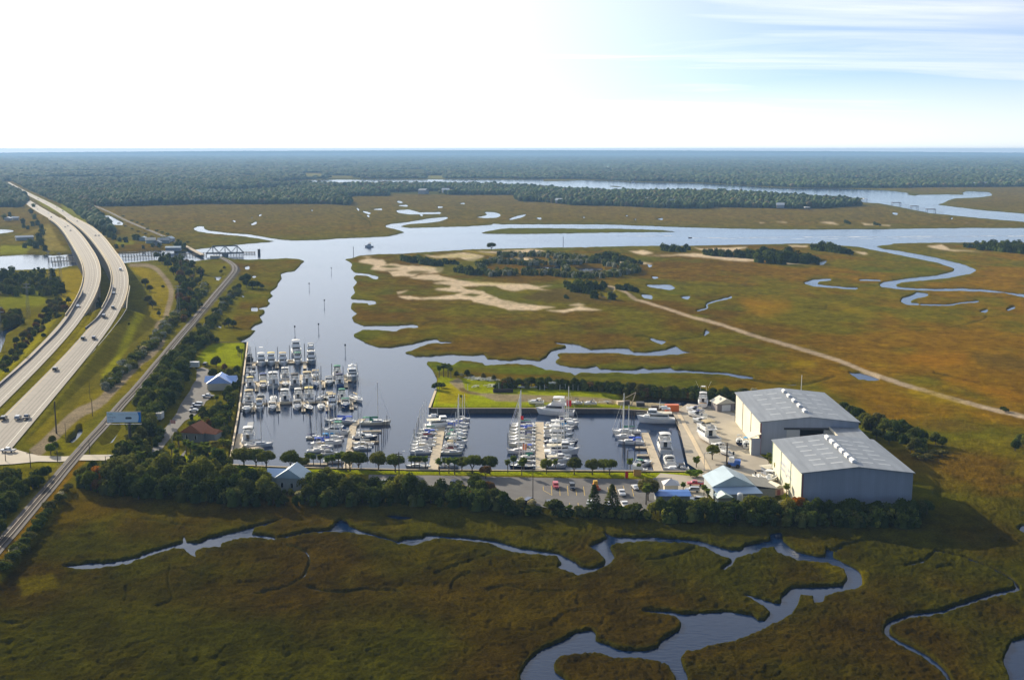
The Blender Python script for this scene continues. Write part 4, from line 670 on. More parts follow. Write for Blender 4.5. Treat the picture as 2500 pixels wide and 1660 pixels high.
# linking roof between the two sheds
LZ = 12.2; lk = [G(2016,1032.9,LZ), G(2088.6,1037,LZ), G(2128,1076,LZ), G(2054,1072,LZ)]
t = thing('link_canopy', 'low grey canopy roof joining the two big storage buildings', 'building', (lk[3].x, lk[3].y, 2.0)); q = MB(); L0 = t.location
q.prism([(p.x - L0.x, p.y - L0.y) for p in lk[::-1]], LZ - 2.25, LZ - 2.0); q.build('roof', ROOFG, t)
q = MB(); d_ = (lk[3] - lk[0]); n_ = Vector((-d_.y, d_.x, 0)).normalized() * .15; pp = [lk[0] - n_ * 2.2, lk[3] - n_ * 2.2, lk[3] - n_ * .2, lk[0] - n_ * .2]
q.prism([(p.x - L0.x, p.y - L0.y) for p in pp], LZ - 2.5, LZ - 1.75); q.build('fascia', CREAM, t)
q = MB()
for p in (lk[0], lk[3], lk[1], lk[2]): q.tube((p.x - L0.x, p.y - L0.y, 0), (p.x - L0.x, p.y - L0.y, LZ - 2.3), .2, .2, 6)
q.build('column', STEEL, t)
# faint lettering with an emblem between two words on the side of the near shed
lt = mat('faded_lettering', (.50, .52, .60), .6); q = MB(); rs_ = random.Random(5)
for (y0, y1, z0, hh) in ((D_B * .30, D_B * .47, 7.4, 1.1), (D_B * .53, D_B * .72, 7.4, 1.1)):
    n = 8; 
    for row in (0, 1):
        for i in range(n):
            ya = y0 + (y1 - y0) * i / n; wd_ = (y1 - y0) / n
            if rs_.random() < .1: continue
            q.box(-.03, -.006, ya, ya + wd_ * .18, z0 - row * 1.8, z0 + hh - row * 1.8); q.box(-.03, -.006, ya + wd_ * .18, ya + wd_ * .66, z0 + rs_.choice([0, .45, .9]) - row * 1.8, z0 + rs_.choice([.2, .65, 1.1]) - row * 1.8 + .05)
            if rs_.random() < .6: q.box(-.03, -.006, ya + wd_ * .66, ya + wd_ * .82, z0 - row * 1.8, z0 + hh - row * 1.8)
q.build('lettering', lt, tB)
q = MB(); yc = D_B * .50; q.box(-.03, -.006, yc - .12, yc + .12, 5.0, 8.8); q.tube((-.02, yc - 1.0, 5.9), (-.02, yc, 4.9), .12, .12, 5); q.tube((-.02, yc + 1.0, 5.9), (-.02, yc, 4.9), .12, .12, 5); q.box(-.03, -.006, yc - .7, yc - .13, 7.9, 8.15); q.box(-.03, -.006, yc + .13, yc + .7, 7.9, 8.15); q.build('anchor_emblem', lt, tB)
tp = MB(); p_ = G(1965,945,15); tp.tube((0, 0, 0), (0, 0, 15.6), .22, .12, 6); o = tp.build('mast_pole', WHITE); o.location = (G(1965, 951, 12).x, G(1965, 951, 12).y + 6, 1.5); tag(o, 'thin white pole behind the far storage building', 'pole')

def house(name, label, px, py, w, d, h, rh, ang, wallm, roofm, hip=False, windows=(), over=.6, base=2.0, cat='building', porch=None, ridge='x'):
    g = G(px, py, base); t = thing(name, label, cat, g, math.radians(ang)); q = MB(); q.box(-w / 2, w / 2, -d / 2, d / 2, 0, h); q.build('wall', wallm, t)
    q = MB(); a, b = w / 2 + over, d / 2 + over
    if ridge == 'x':
        i = (a - b if hip else a) if a > b or not hip else 0; R0, R1 = (-i, 0), (i, 0)
        vs = [(-a, -b, h), (a, -b, h), (a, b, h), (-a, b, h), (R0[0], 0, h + rh), (R1[0], 0, h + rh)]
        q.add(vs, [(0, 1, 5, 4), (2, 3, 4, 5), (3, 0, 4), (1, 2, 5), (0, 3, 2, 1)])
    else:
        i = max(b - a, 0) if hip else b
        vs = [(-a, -b, h), (a, -b, h), (a, b, h), (-a, b, h), (0, -i, h + rh), (0, i, h + rh)]
        q.add(vs, [(0, 4, 5, 3), (1, 2, 5, 4), (0, 1, 4), (2, 3, 5), (0, 3, 2, 1)])
    q.build('roof', roofm, t)
    for (side, u, z, ww, hh, m) in windows:
        q = MB()
        if side == 'f': q.box(u - ww / 2, u + ww / 2, -d / 2 - .06, -d / 2 - .003, z, z + hh)
        elif side == 'l': q.box(-w / 2 - .06, -w / 2 - .003, u - ww / 2, u + ww / 2, z, z + hh)
        else: q.box(w / 2 + .003, w / 2 + .06, u - ww / 2, u + ww / 2, z, z + hh)
        q.build('door' if z < .3 else 'window', m, t)
        if z >= .3:
            q = MB()
            if side == 'f':
                for s_ in (-1, 1): q.box(u + s_ * (ww / 2 + .07) - .07, u + s_ * (ww / 2 + .07) + .07, -d / 2 - .09, -d / 2 - .003, z - .1, z + hh + .1)
            if q.v: q.build('window_frame', WHITE, t)
    return t
house('marina_office', 'marina building with pale blue metal roof and lower porch, right of the car park', 1777, 1203, 13, 12, 4.2, 3.4, 5, mat('office_wall', (.42, .46, .46), .7), ROOFW, ridge='y', windows=[('f', -3, 1.2, 1.6, 1.2, GLASS), ('f', 2, 1.2, 1.6, 1.2, GLASS)])
t = bpy.data.objects['marina_office']; q = MB(); q.add([(-7.2, -6.4, 3.9), (7.2, -6.4, 3.9), (8.6, -10.2, 2.6), (-6.2, -10.2, 2.6), (-7.2, -6.4, 4.05), (7.2, -6.4, 4.05), (8.6, -10.2, 2.75), (-6.2, -10.2, 2.75)], [(0, 1, 2, 3), (7, 6, 5, 4), (3, 2, 6, 7), (0, 3, 7, 4), (1, 5, 6, 2)]); q.build('porch_roof', mat('porch_metal', (.40, .52, .68), .4, .2), t)
q = MB(); q.box(-5.8, 8, -10.0, -6.1, 0, 2.55); q.build('porch_wall', mat('porch_siding', (.20, .23, .24), .7), t)
for i in range(3): q = MB(); q.box(1.5, 5.5, -10.12, -10.02, 1.0 + i * .45, 1.15 + i * .45); q.build('railing', WHITE, t)
q = MB(); q.add([(6.9, -5.5, 3.8), (14.5, -6.5, 2.9), (14.5, 6.0, 2.9), (6.9, 6.4, 3.8), (6.9, -5.5, 3.95), (14.5, -6.5, 3.05), (14.5, 6.0, 3.05), (6.9, 6.4, 3.95)], [(0, 3, 2, 1), (4, 5, 6, 7), (0, 1, 5, 4), (1, 2, 6, 5), (2, 3, 7, 6)]); q.build('annex_roof', mat('annex_roof_grey', (.20, .20, .19), .85, noise=(1, .15)), t)
q = MB(); q.box(7.0, 14.0, -5.8, 5.6, 0, 2.85); q.build('annex_wall', WALLD, t)
house('blue_roof_shed', 'long open shed with bright blue metal roof by the right end of the car park', 1640, 1224, 10.5, 6.2, 2.9, .5, 0, WALLD, ROOFB, over=.5)
house('gabled_kiosk', 'small kiosk with pale pyramid roof behind the blue roofed shed', 1637, 1198, 4.4, 4.2, 2.6, 1.6, 0, CREAM, mat('kiosk_roof', (.60, .58, .58), .5), hip=True, cat='kiosk')
house('garden_shed', 'small shed with pale green gabled roof in front of the marina office', 1765, 1228, 4.2, 3.6, 2.4, 1.3, 8, WALLD, mat('shed_roof_green', (.55, .66, .62), .5), ridge='y', cat='shed')
house('garden_shed', 'small pink sided shed with cream roof near the corner of the storage building', 1892, 1204, 3.6, 4.4, 2.5, 1.1, 20, mat('pink_siding', (.52, .36, .32), .7), CREAM, ridge='y', cat='shed', windows=[('f', 0, .1, 1.2, 1.7, TRIMR)])
house('rest_room_block', 'small grey hut with flat pale roof behind the moored boats on land, near the palm', 1876, 1156, 4, 3.4, 2.6, .3, 20, WALLG, CREAM, cat='hut')
house('workshop_garage', 'grey garage with pale gabled roof and white roller door by the pond', 1764, 1000, 8.0, 6.5, 3.4, 2.2, 14, mat('garage_siding', (.28, .25, .25), .8), CREAM, ridge='y', windows=[('f', 0.2, .1, 4.0, 2.7, WHITE)])
house('cottage', 'white cottage with pale blue crossed gable roof under the oaks', 716, 1190, 8.6, 8, 4.4, 3.2, -8, mat('cottage_siding', (.50, .52, .48), .7, noise=(2, .05)), ROOFW, ridge='y', windows=[('f', -2.4, 1.2, .9, 1.5, GLASS), ('f', .9, 1.2, .9, 1.5, GLASS)])
t = bpy.data.objects['cottage']; q = MB(); q.add([(-9, -2.2, 4.0), (0, -2.2, 4.0), (0, 3.8, 4.0), (-9, 3.8, 4.0), (-9, .8, 6.2), (0, .8, 6.2)], [(0, 1, 5, 4), (2, 3, 4, 5), (3, 0, 4), (0, 3, 2, 1)]); q.build('side_roof', mat('side_roof_blue', (.40, .55, .80), .4, .1), t); q = MB(); q.box(-8.6, -4.35, -1.8, 3.4, 0, 3.95); q.build('side_wall', t.children[0].active_material, t)
house('clubhouse', 'blue roofed building with white verges between palms and the marina drive', 539, 948, 10.5, 10, 3.4, 3.4, 6, CREAM, mat('club_roof', (.30, .46, .86), .4, .1, noise=(1, .06)), hip=False, ridge='y')
t = bpy.data.objects['clubhouse']; q = MB(); b_ = [(-7.4, -1, 3.2), (7.4, -1, 3.2), (7.4, 6, 3.2), (-7.4, 6, 3.2), (-7.4, 2.5, 5.6), (7.4, 2.5, 5.6)]; q.add(b_, [(0, 1, 5, 4), (2, 3, 4, 5), (3, 0, 4), (1, 2, 5), (0, 3, 2, 1)]); q.build('cross_roof', mat('cross_roof_blue', (.34, .50, .85), .4, .1), t)
for s_ in (-1, 1): q = MB(); q.loft([[Vector((s_ * (5.9), -5.7, 3.35)), Vector((s_ * 5.3, -5.7, 3.7)), Vector((0, -5.7, 6.85)), Vector((0, -5.7, 7.25))], [Vector((s_ * (5.9), -5.3, 3.35)), Vector((s_ * 5.3, -5.3, 3.7)), Vector((0, -5.3, 6.85)), Vector((0, -5.3, 7.25))]]); q.build('verge_board', WHITE, t)
house('boathouse_office', 'grey house with rust coloured roof by the left dock ramp', 481, 1073, 9, 7.5, 3.6, 3.2, -14, WALLD, ROOFR, ridge='y', windows=[('f', -2.2, 1.1, .9, 1.4, GLASS), ('f', 1.6, 1.1, .9, 1.4, GLASS)])
t = bpy.data.objects['boathouse_office']; q = MB(); q.add([(4.2, -2.5, 3.4), (9.2, -2.0, 3.0), (9.2, 4, 3.0), (4.2, 4.3, 3.4), (4.2, .8, 5.0), (9.4, .8, 4.4)], [(0, 1, 5, 4), (2, 3, 4, 5), (1, 2, 5), (0, 3, 2, 1)]); q.build('wing_roof', ROOFR, t); q = MB(); q.box(4.52, 8.6, -2.0, 3.6, 0, 3.1); q.build('wing_wall', WALLD, t)
# dockmaster hut with orange wall
house('fuel_hut', 'tiny orange fronted dock hut beside a palm at the foot of the long pier', 1556, 1160, 2.6, 2.2, 2.5, .6, -5, mat('hut_orange', (.62, .35, .10), .7), WALLD, cat='hut')
# billboard on a single post
bl = G(318, 1095, 2.0); pxm = mpp(1095, 2.0); t = thing('billboard', 'wide pale blue roadside billboard on one steel post beside the railway', 'billboard', bl, math.radians(1.5))
Wb, Hb, zb = 12.8, 4.1, 10.1; q = MB(); q.tube((0, .45, -.3), (0, .45, zb + 1), .55, .5, 10); q.build('post', DARKST, t)
q = MB(); q.box(-8.1, Wb - 8.1, .02, .45, zb, zb + Hb); q.build('frame', DARKST, t)
q = MB(); q.box(-8.0, Wb - 8.2, -.06, .018, zb + .1, zb + Hb - .1); pn = q.build('panel', mat('billboard_face', (.60, .76, .92), .6), t)
q = MB(); arc = [(3.35 + .45 * math.sin(math.pi * i / 8), zb + .11 + (Hb - .22) * i / 8) for i in range(9)]; q.add([(a, -.075, b) for a, b in arc] + [(Wb - 8.21, -.075, zb + Hb - .11), (Wb - 8.21, -.075, zb + .11)], [tuple(range(10, -1, -1))]); q.build('blue_band', mat('billboard_blue', (.0, .22, .72), .5), t)
q = MB(); q.box(-8.3, Wb - 7.9, -.9, -.1, zb - .55, zb - .45); q.build('catwalk', STEEL, t)
for x_ in (-6.5, -3.5, -.5, 2.5): q = MB(); q.tube((x_, -.1, zb - .4), (x_, -1.4, zb - .6), .05); q.build('lamp_arm', STEEL, t)
def text(name, s, size, m, parent, loc, ry=0, sx=1):
    cu = bpy.data.curves.new(name, 'FONT'); cu.body = s; cu.size = size; cu.extrude = .004; o = bpy.data.objects.new(name, cu); C.objects.link(o)
    dg = bpy.context.evaluated_depsgraph_get(); me = bpy.data.meshes.new_from_object(o.evaluated_get(dg)); bpy.data.objects.remove(o); o = bpy.data.objects.new(name, me); C.objects.link(o); me.materials.clear(); me.materials.append(m)
    o.parent = parent; o.location = loc; o.rotation_euler = (math.pi / 2, 0, ry); o.scale = (sx, 1, 1); return o
TL = mat('lettering_green', (.16, .38, .38), .6); TG = mat('lettering_grey', (.27, .33, .48), .6)
text('lettering', 'Fast.', 1.15, TL, t, (-7.7, -.075, zb + 2.95)); text('lettering', 'simple.', 1.15, TG, t, (-7.7, -.075, zb + 1.75)); text('lettering', 'easy.', 1.15, TG, t, (-7.6, -.075, zb + .6))
q = MB(); rs_ = random.Random(3)
for i in range(22):
    x = -3.6 + i * .31
    if rs_.random() < .8: q.box(x, x + .22, -.08, -.065, zb + 3.0, zb + 3.12)
q.build('small_print', TG, t)
q = MB(); q.add([(-1.1, -.08, zb + 1.3), (1.0, -.08, zb + 1.3), (1.25, -.08, zb + 1.65), (.9, -.08, zb + 2.1), (-.9, -.08, zb + 2.1), (-1.2, -.08, zb + 1.75)], [tuple(range(5, -1, -1))]); q.build('logo', mat('logo_navy', (.03, .06, .12), .6), t)
# small red sign, propane tank, container
q = MB(); q.tube((0, 0, 0), (0, 0, 3.2), .95, .95, 14); q.loft([[Vector((.95 * k * math.cos(a * math.pi / 7), .95 * k * math.sin(a * math.pi / 7), 3.2 + z)) for a in range(14)] for k, z in ((1, 0), (.8, .35), (.35, .55))]); o = q.build('storage_tank', WHITE); o.location = G(1806, 1230, 2); tag(o, 'upright white storage tank in the hedge in front of the marina office', 'tank')
def container(name, px, py, w, d, h, ang, m, label, cat, base=2.0, wheels=False, roofm=None):
    t = thing(name, label, cat, G(px, py, base), math.radians(ang)); z0 = .75 if wheels else 0.05; q = MB(); q.box(-w / 2, w / 2, -d / 2, d / 2, z0, z0 + h)
    n = int(w / .45)
    for i in range(n): x = -w / 2 + (i + .5) * w / n; q.box(x - .1, x + .1, -d / 2 - .04, -d / 2 - .002, z0 + .1, z0 + h - .1)
    q.build('body', m, t); q = MB(); q.box(-w / 2 - .03, w / 2 + .03, -d / 2 - .06, d / 2 + .03, z0 + h, z0 + h + .07); q.build('roof', roofm or m, t)
    if wheels:
        for sx in (-w * .28, w * .28):
            for sy in (-d / 2 + .12, d / 2 - .12): q = MB(); q.tube((sx, sy - .12, .42), (sx, sy + .12, .42), .42, .42, 12); q.build('wheel', BLACK, t)
    return t
container('dumpster', 1640, 1004, 5.8, 2.6, 2.9, 0, ORANGE, 'large orange red open skip on the quay behind the trawler', 'skip')
container('trailer', 1349, 949, 3.6, 2.2, 2.5, -5, WHITE, 'white box trailer parked on the lawn by the dark hedge', 'trailer', wheels=True, roofm=CREAM)
container('box_truck_body', 473, 899, 5.6, 2.5, 2.6, 0, WHITE, 'long white trailer parked at the top of the marina drive', 'trailer', wheels=True)
container('box_trailer', 390, 1026, 2.6, 4.2, 2.6, 0, WHITE, 'white box trailer in the shade behind the billboard', 'trailer', wheels=True, roofm=CREAM)
print('built structures', time.time() - T0)
# ================================================================ seawalls and docks
def seawall(pts, label, m, capm, capw=.5, top=2.25, z=2.0, shift=(0, 0)):
    g = [G(p[0], p[1], z) for p in pts]; base = g[0].copy(); base.z = 0; t = thing('seawall', label, 'seawall', base)
    a = [Vector((p.x - base.x + shift[0], p.y - base.y + shift[1], 0)) for p in g]; q = MB(); c = MB(); r = MB()
    for i in range(len(a) - 1):
        d = (a[i + 1] - a[i]); L_ = d.length; d.normalize(); n = Vector((-d.y, d.x, 0))
        pr = lambda w0, w1, z0, z1, mb: mb.prism([tuple((a[i] + n * w0)[:2]), tuple((a[i + 1] + n * w0)[:2]), tuple((a[i + 1] + n * w1)[:2]), tuple((a[i] + n * w1)[:2])], z0, z1)
        pr(-.25, .25, -1.6, top - .2, q); pr(-capw, capw, top - .2 + .003, top, c)
    q.build('wall_body', m, t); c.build('cap', capm, t); return t
SWM = mat('seawall_timber', (.10, .09, .085), .9, noise=(.6, .3))
seawall([(601.5,836),(592,911),(578,1010),(564,1084),(556,1136)], 'timber seawall with pale cap along the left side of the marina', SWM, CAPW, .35, shift=(.7, 0))
seawall([(470,836.5),(601.5,836)], 'low dark timber wall along the top of the bright lawn', SWM, WOODD, .2)
seawall([(1069,951),(1053,996)], 'timber seawall with pale cap on the channel side of the lawn peninsula', SWM, CAPW, .5, shift=(-.8, 0))
seawall([(1053,996),(1280,996),(1500,997),(1600,1003)], 'long dark timber seawall below the lawn peninsula', SWM, CAPW, .25, shift=(0, -1.0))
seawall([(1600,1003),(1659,1007)], 'short seawall section under the orange skip', SWM, CAPW, .25, shift=(0, -1.0))
seawall([(1661,1008),(1700,1078),(1738,1150)], 'wide capped slanting seawall between the basin and the boat yard', SWM, CAPW, .75, shift=(-.9, -.2))
seawall([(556,1136),(680,1142),(820,1145),(1000,1149),(1225,1150.5),(1450,1151.5),(1738,1153)], 'long seawall with pale cap along the near side of the basin', SWM, CAPW, .3, shift=(0, .9))
def slab(name, pts, z, th, m, label, cat='dock', group=None, piles=(), pn='piling'):
    g = [G(p[0], p[1], z) for p in pts]; c = sum(g, Vector()) / len(g); t = thing(name, label, cat, (c.x, c.y, 0), 0, group); q = MB()
    pl = [(p.x - c.x, p.y - c.y) for p in g]; ar = sum(pl[i][0] * pl[(i + 1) % len(pl)][1] - pl[(i + 1) % len(pl)][0] * pl[i][1] for i in range(len(pl)))
    if ar < 0: pl = pl[::-1]
    q.prism(pl, z - th, z); q.build('deck', m, t)
    q = MB(); n = len(pl)
    for i in range(n):
        a, b = Vector(pl[i]), Vector(pl[(i + 1) % n]); d = b - a
        if d.length < .5: continue
        u_ = d.normalized(); nn = Vector((u_.y, -u_.x)); q.prism([tuple(a + nn * .002), tuple(a + nn * .12), tuple(b + nn * .12), tuple(b + nn * .002)], z - th - .1, z + .04)
    q.build('edge_beam', CAPW, t); return t
WH = .7
slab('fuel_dock', R(1450,940,.1531,[(765,760),(865,760),(960,1000),(1110,1385),(975,1385),(930,1240),(850,1010),(800,860)]), WH, .4, WOODL, 'wide sunlit pier running from the near seawall into the basin')
slab('work_dock', R(1450,940,.1531,[(1290,545),(1350,540),(1565,950),(1560,985),(1510,980),(1350,660)]), WH + .3, .4, WOODL, 'narrow floating dock along the slanting seawall')
slab('finger_pier', R(1450,940,.1531,[(655,978),(850,978),(850,1000),(655,1000)]), WH, .3, WOODL, 'upper of two short fingers on the left of the wide pier')
slab('finger_pier', R(1450,940,.1531,[(690,1102),(890,1102),(895,1122),(695,1122)]), WH, .3, WOODL, 'lower of two short fingers on the left of the wide pier')
slab('dock', R(1450,940,.1531,[(790,385),(1120,380),(1340,385),(1340,400),(1120,398),(790,402)]), 1.6, .4, WOODL, 'narrow timber dock behind the trawler')
gp = lambda p0, p1, w, z=WH: (lambda a, b: [a, b])(p0, p1)
def plank(name, p0, p1, w, label, z=WH, m=None, cat='dock', group=None, th=.35):
    a, b = G(p0[0], p0[1], z), G(p1[0], p1[1], z); d = b - a; L_ = d.length; t = thing(name, label, cat, (a.x, a.y, 0), math.atan2(d.y, d.x), group)
    q = MB(); q.box(0, L_, -w / 2, w / 2, z - th, z); q.build('deck', m or WOODL, t); q = MB()
    for s_ in (-1, 1): q.box(0, L_, s_ * (w / 2 + .06) - .055, s_ * (w / 2 + .06) + .055, z - th - .1, z + .03)
    q.build('edge_beam', m or CAPW, t); return t
T8 = lambda x, y: (570 + x * .1658, 800 + y * .1658)
plank('walkway', T8(150,520), T8(1200,505), 2.4, 'first cross walkway of the upper left docks, nearest the river mouth')
plank('walkway', T8(120,800), T8(1800,775), 2.4, 'second cross walkway of the upper left docks')
plank('walkway', T8(70,1120), T8(1800,1075), 2.4, 'third cross walkway of the upper left docks, nearest the basin')
plank('gangway', T8(150,575), T8(330,572), 1.2, 'grey gangway from the lawn wall to the first dock', z=1.6, m=STEEL, cat='gangway'); plank('gangway', T8(140,655), T8(330,655), 1.0, 'thin gangway just below the first one on the left wall', z=1.6, m=STEEL, cat='gangway')
plank('gangway', (592+20,1030), (588+20,1055), 2.2, 'pale ramp with rails down to the dock beside the left wall', z=1.3, m=STEEL, cat='gangway')
fing = [(300,500,300,590),(640,500,640,590),(1050,505,1050,600),(360,790,340,930),(690,785,680,910),(1000,690,1000,900),(1330,775,1320,880),(1650,690,1660,870),(290,1110,290,1230),(650,1105,660,1220),(1030,1095,1030,1230),(1380,1090,1385,1220),(1730,1080,1740,1200)]
words = ['leftmost', 'second from left', 'third from left', 'fourth from left', 'fifth from left', 'sixth from left', 'seventh from left', 'eighth from left', 'ninth from left', 'tenth from left', 'eleventh from left', 'twelfth from left', 'thirteenth from left', 'fourteenth from left', 'fifteenth from left', 'sixteenth from left', 'seventeenth from left', 'eighteenth from left', 'nineteenth from left', 'twentieth from left', 'twenty first from left', 'twenty second from left', 'twenty third from left', 'twenty fourth from left', 'twenty fifth from left', 'twenty sixth from left', 'twenty seventh from left', 'twenty eighth from left', 'twenty ninth from left', 'thirtieth from left']
rown = {0: 'first', 1: 'second', 2: 'third'}; cnt = {}
for (x0, y0, x1, y1) in fing:
    r_ = 0 if y1 < 650 else (1 if y1 < 1000 else 2); k = cnt.get(r_, 0); cnt[r_] = k + 1
    plank('finger_pier', T8(x0, y0), T8(x1, y1), 1.5, 'tan finger pier, %s on the %s cross walkway' % (words[k], rown[r_]), group='finger piers of the upper left docks')
plank('finger_pier', T8(60,1205), T8(130,1190), 1.2, 'stub finger at the left wall by the nearest white cruiser'); plank('finger_pier', T8(775,478), T8(880,478), 1.6, 'dark stub dock beside the tall white yacht', m=WOOD)
plank('walkway', (848,1141), (862,1040), 2.6, 'walkway of the sailboat dock left of centre, mostly hidden by boats'); plank('walkway', (862,1040), (885,1022), 2.4, 'slanting outer end of the sailboat dock left of centre')
plank('walkway', (1057,1146), (1079,1030), 3.2, 'walkway down the middle of the crowded central dock'); plank('walkway', (1320,1146), (1317,1030), 3.2, 'walkway down the middle of the crowded dock below the lawn')
plank('walkway', (596,1098), (640,1092), 4.5, 'wide tan dock at the lower left corner of the basin'); plank('walkway', (580,1100), (590,1058), 3.0, 'tan dock beside the ramp along the left wall')
for i, (x0, y0, x1, y1) in enumerate([(880,1052,932,1051),(865,1078,925,1077),(800,1132,720,1131)]): plank('finger_pier', (x0, y0), (x1, y1), 1.2, ['upper right finger of the sailboat dock', 'lower right finger of the sailboat dock', 'lower left finger of the sailboat dock'][i], group='fingers of the sailboat dock')
# pilings and channel markers
def piling(x, y, h, label, group, r=.17, name='piling', cat='piling', m=None, top=None):
    p = G(x, y, 0); q = MB(); q.tube((0, 0, -1.5), (0, 0, h), r, r * .85, 7); t = thing(name, label, cat, (p.x, p.y, 0), 0, group); q.build('post', m or PILE, t)
    if top: q = MB(); q.box(-.45, .45, -.08, .08, h - .9, h + .2); q.build('daymark', top, t)
    return t
pl = [(332,400,4.5),(650,400,4.5),(828,470,8),(1050,420,7),(1045,350,4.5),(235,690,5.5),(365,740,4.5),(680,710,4),(980,700,4.5),(1290,690,4.5),(1450,760,8),(1615,660,3.5),(850,1180,4.5),(490,1190,4),(335,1060,3.5),(345,960,4),(640,1200,3),(1020,1030,3.5),(1215,1260,8),(1360,1060,3.5),(685,1070,6),(1700,1010,3.5),(1745,1230,3.5),(1545,1120,4),(1330,950,4),(1000,930,2.5),(640,620,3),(298,1300,3),(660,1290,4),(1030,1280,3),(1385,1270,3),(1100,580,3.5)]
for i, (x, y, h) in enumerate(sorted(pl)): piling(*T8(x, y), h, 'dark timber piling among the upper left boats, %s' % (words[i] if i < len(words) else 'last at the right' if i < 31 else 'very last at the right'), 'pilings of the upper left docks')
pl = [(760,1048),(786,1050),(758,1018),(936,1057),(940,1050),(932,1073),(925,1085),(921,1091),(917,1097),(945,1040),(862,1098),(897,1100),(1022,1036),(1018,1050),(1011,1065),(1245,1052),(1240,1075),(1521,1090),(1550,1098),(1526,1112),(1560,1105),(1531,1118),(1514,1048),(1545,1060),(1524,1098),(1541,1020),(1548,1020)]
for i, (x, y) in enumerate(sorted(pl)): piling(x, y + 6, 5.5 if x > 900 and x < 960 else 4.0, 'dark timber piling by the basin docks, %s' % words[i], 'pilings of the basin docks')
for (x, y, h, lb) in [(720,812,4.2,'left of the lower pair of thin channel markers above the docks'),(778,806,4.2,'right of the lower pair of thin channel markers above the docks'),(755,703,4,'channel marker post in the left of the mid channel'),(792,745,4,'channel marker post in the middle of the narrow channel'),(809,664,4,'channel marker post near the river mouth'),(843,860,4.5,'channel marker post just above the tall masted boats')]: piling(x, y, h, lb, 'channel markers', .15, 'channel_marker', 'channel marker', DARKST, DARKST)
piling(863, 624, 9, 'tall channel beacon with dark board at the marsh point', None, .3, 'channel_marker', 'channel marker', DARKST, DARKST); piling(1375, 598, 9, 'channel beacon standing in the wide river', None, .3, 'channel_marker', 'channel marker', DARKST, DARKST)
# ---------------------------------------------------------------- railway swing bridge, fenders, trestles
def truss():
    a, b = G(505, 618, 3.2), G(594, 617, 3.2); d = b - a; L_ = d.length; t = thing('swing_bridge', 'open steel truss railway swing bridge parallel to the river', 'bridge', (a.x, a.y, 0), math.atan2(d.y, d.x)); hh = 7.6; w_ = 2.6
    n = 6
    for sy in (-w_, w_):
        q = MB(); q.box(-.0, L_, sy - .35, sy + .35, 2.2, 3.6)
        nd = [(L_ * i / n) for i in range(n + 1)]
        for i in range(n):
            x0, x1 = nd[i], nd[i + 1]; up = i % 2 == 0
            q.tube((x0, sy, 3.4 if up else 3 + hh), (x1, sy, 3 + hh if up else 3.4), .3, .3, 5)
        for i in (1, 3, 5): q.tube((nd[i], sy, 3.4), (nd[i], sy, 3 + hh), .25, .25, 5); 
        for i in (1,): q.tube((nd[1], sy, 3 + hh), (nd[5], sy, 3 + hh), .4, .4, 5)
        q.build('truss_side', STEEL if sy < 0 else DARKST, t)
    q = MB(); q.box(0, L_, -w_, w_, 2.4, 3.0); q.build('deck', WOODD, t)
    q = MB(); q.tube((L_ * .5, 0, -1), (L_ * .5, 0, 2.3), 3.0, 3.0, 12); q.build('pivot_pier', DARKCONC, t)
truss()
def fender(name, p0, p1, label, h=2.6, step=3.0, z=0, m=None):
    a, b = G(p0[0], p0[1], z), G(p1[0], p1[1], z); d = b - a; L_ = d.length; t = thing(name, label, 'fender', (a.x, a.y, 0), math.atan2(d.y, d.x)); q = MB(); s = 0
    while s < L_: q.tube((s, 0, -1.5), (s, 0, h + .6), .32, .3, 6); s += step
    q.build('piles', PILE, t); q = MB(); q.box(0, L_, -.3, .3, h - .7, h - .1); q.box(0, L_, -.3, .3, .5, .9); q.build('waler', m or CAPW, t); return t
fender('timber_fender', (292,622), (372,619), 'far timber fender line beside the highway bridges'); fender('timber_fender', (300,633), (378,629), 'near timber fender line right of the highway bridges'); fender('timber_fender', (443,626), (505,623), 'timber fender line between the trees and the swing bridge')
fender('timber_fender', (118,636), (183,633), 'far timber fender line left of the highway bridges'); fender('timber_fender', (128,645), (183,641), 'near timber fender line left of the highway bridges'); fender('timber_fender', (522,623), (595,621), 'white topped fender under the swing bridge', m=WHITE); fender('timber_fender', (595,619), (624,619), 'short fender at the right tip of the swing bridge', h=1.8)
q = MB(); q.tube((0, 0, -1), (0, 0, 5.2), 1.5, 1.5, 10); q.build('x', PILE); o = bpy.data.objects['x']; o.name = 'dolphin'; o.location = G(632.5, 620, 0); tag(o, 'dark round pile cluster standing right of the swing bridge', 'mooring dolphin')
q = MB(); q.box(-4.5, 4.5, -2.2, 2.2, -1, 4.2); o = q.build('bridge_abutment', mat('pale_concrete', (.52, .52, .50), .8, noise=(.5, .1))); o.location = G(525, 634, 0); tag(o, 'pale concrete abutment where the track ends at the river', 'abutment')
for (x0, y0, x1, y1, lb) in [(433,590,495,622,'wooden railway trestle on the far shore reaching the swing bridge')]:
    a, b = G(x0, y0, 3), G(x1, y1, 3); d = b - a; L_ = d.length; t = thing('trestle', lb, 'bridge', (a.x, a.y, 0), math.atan2(d.y, d.x)); q = MB(); q.box(0, L_, -2, 2, 2.2, 3.0); q.build('deck', WOOD, t); q = MB(); s = 2
    while s < L_:
        for sy in (-1.5, 0, 1.5): q.tube((s, sy, -1.5), (s, sy, 2.2), .3, .3, 6)
        s += 6
    q.build('bents', PILE, t)
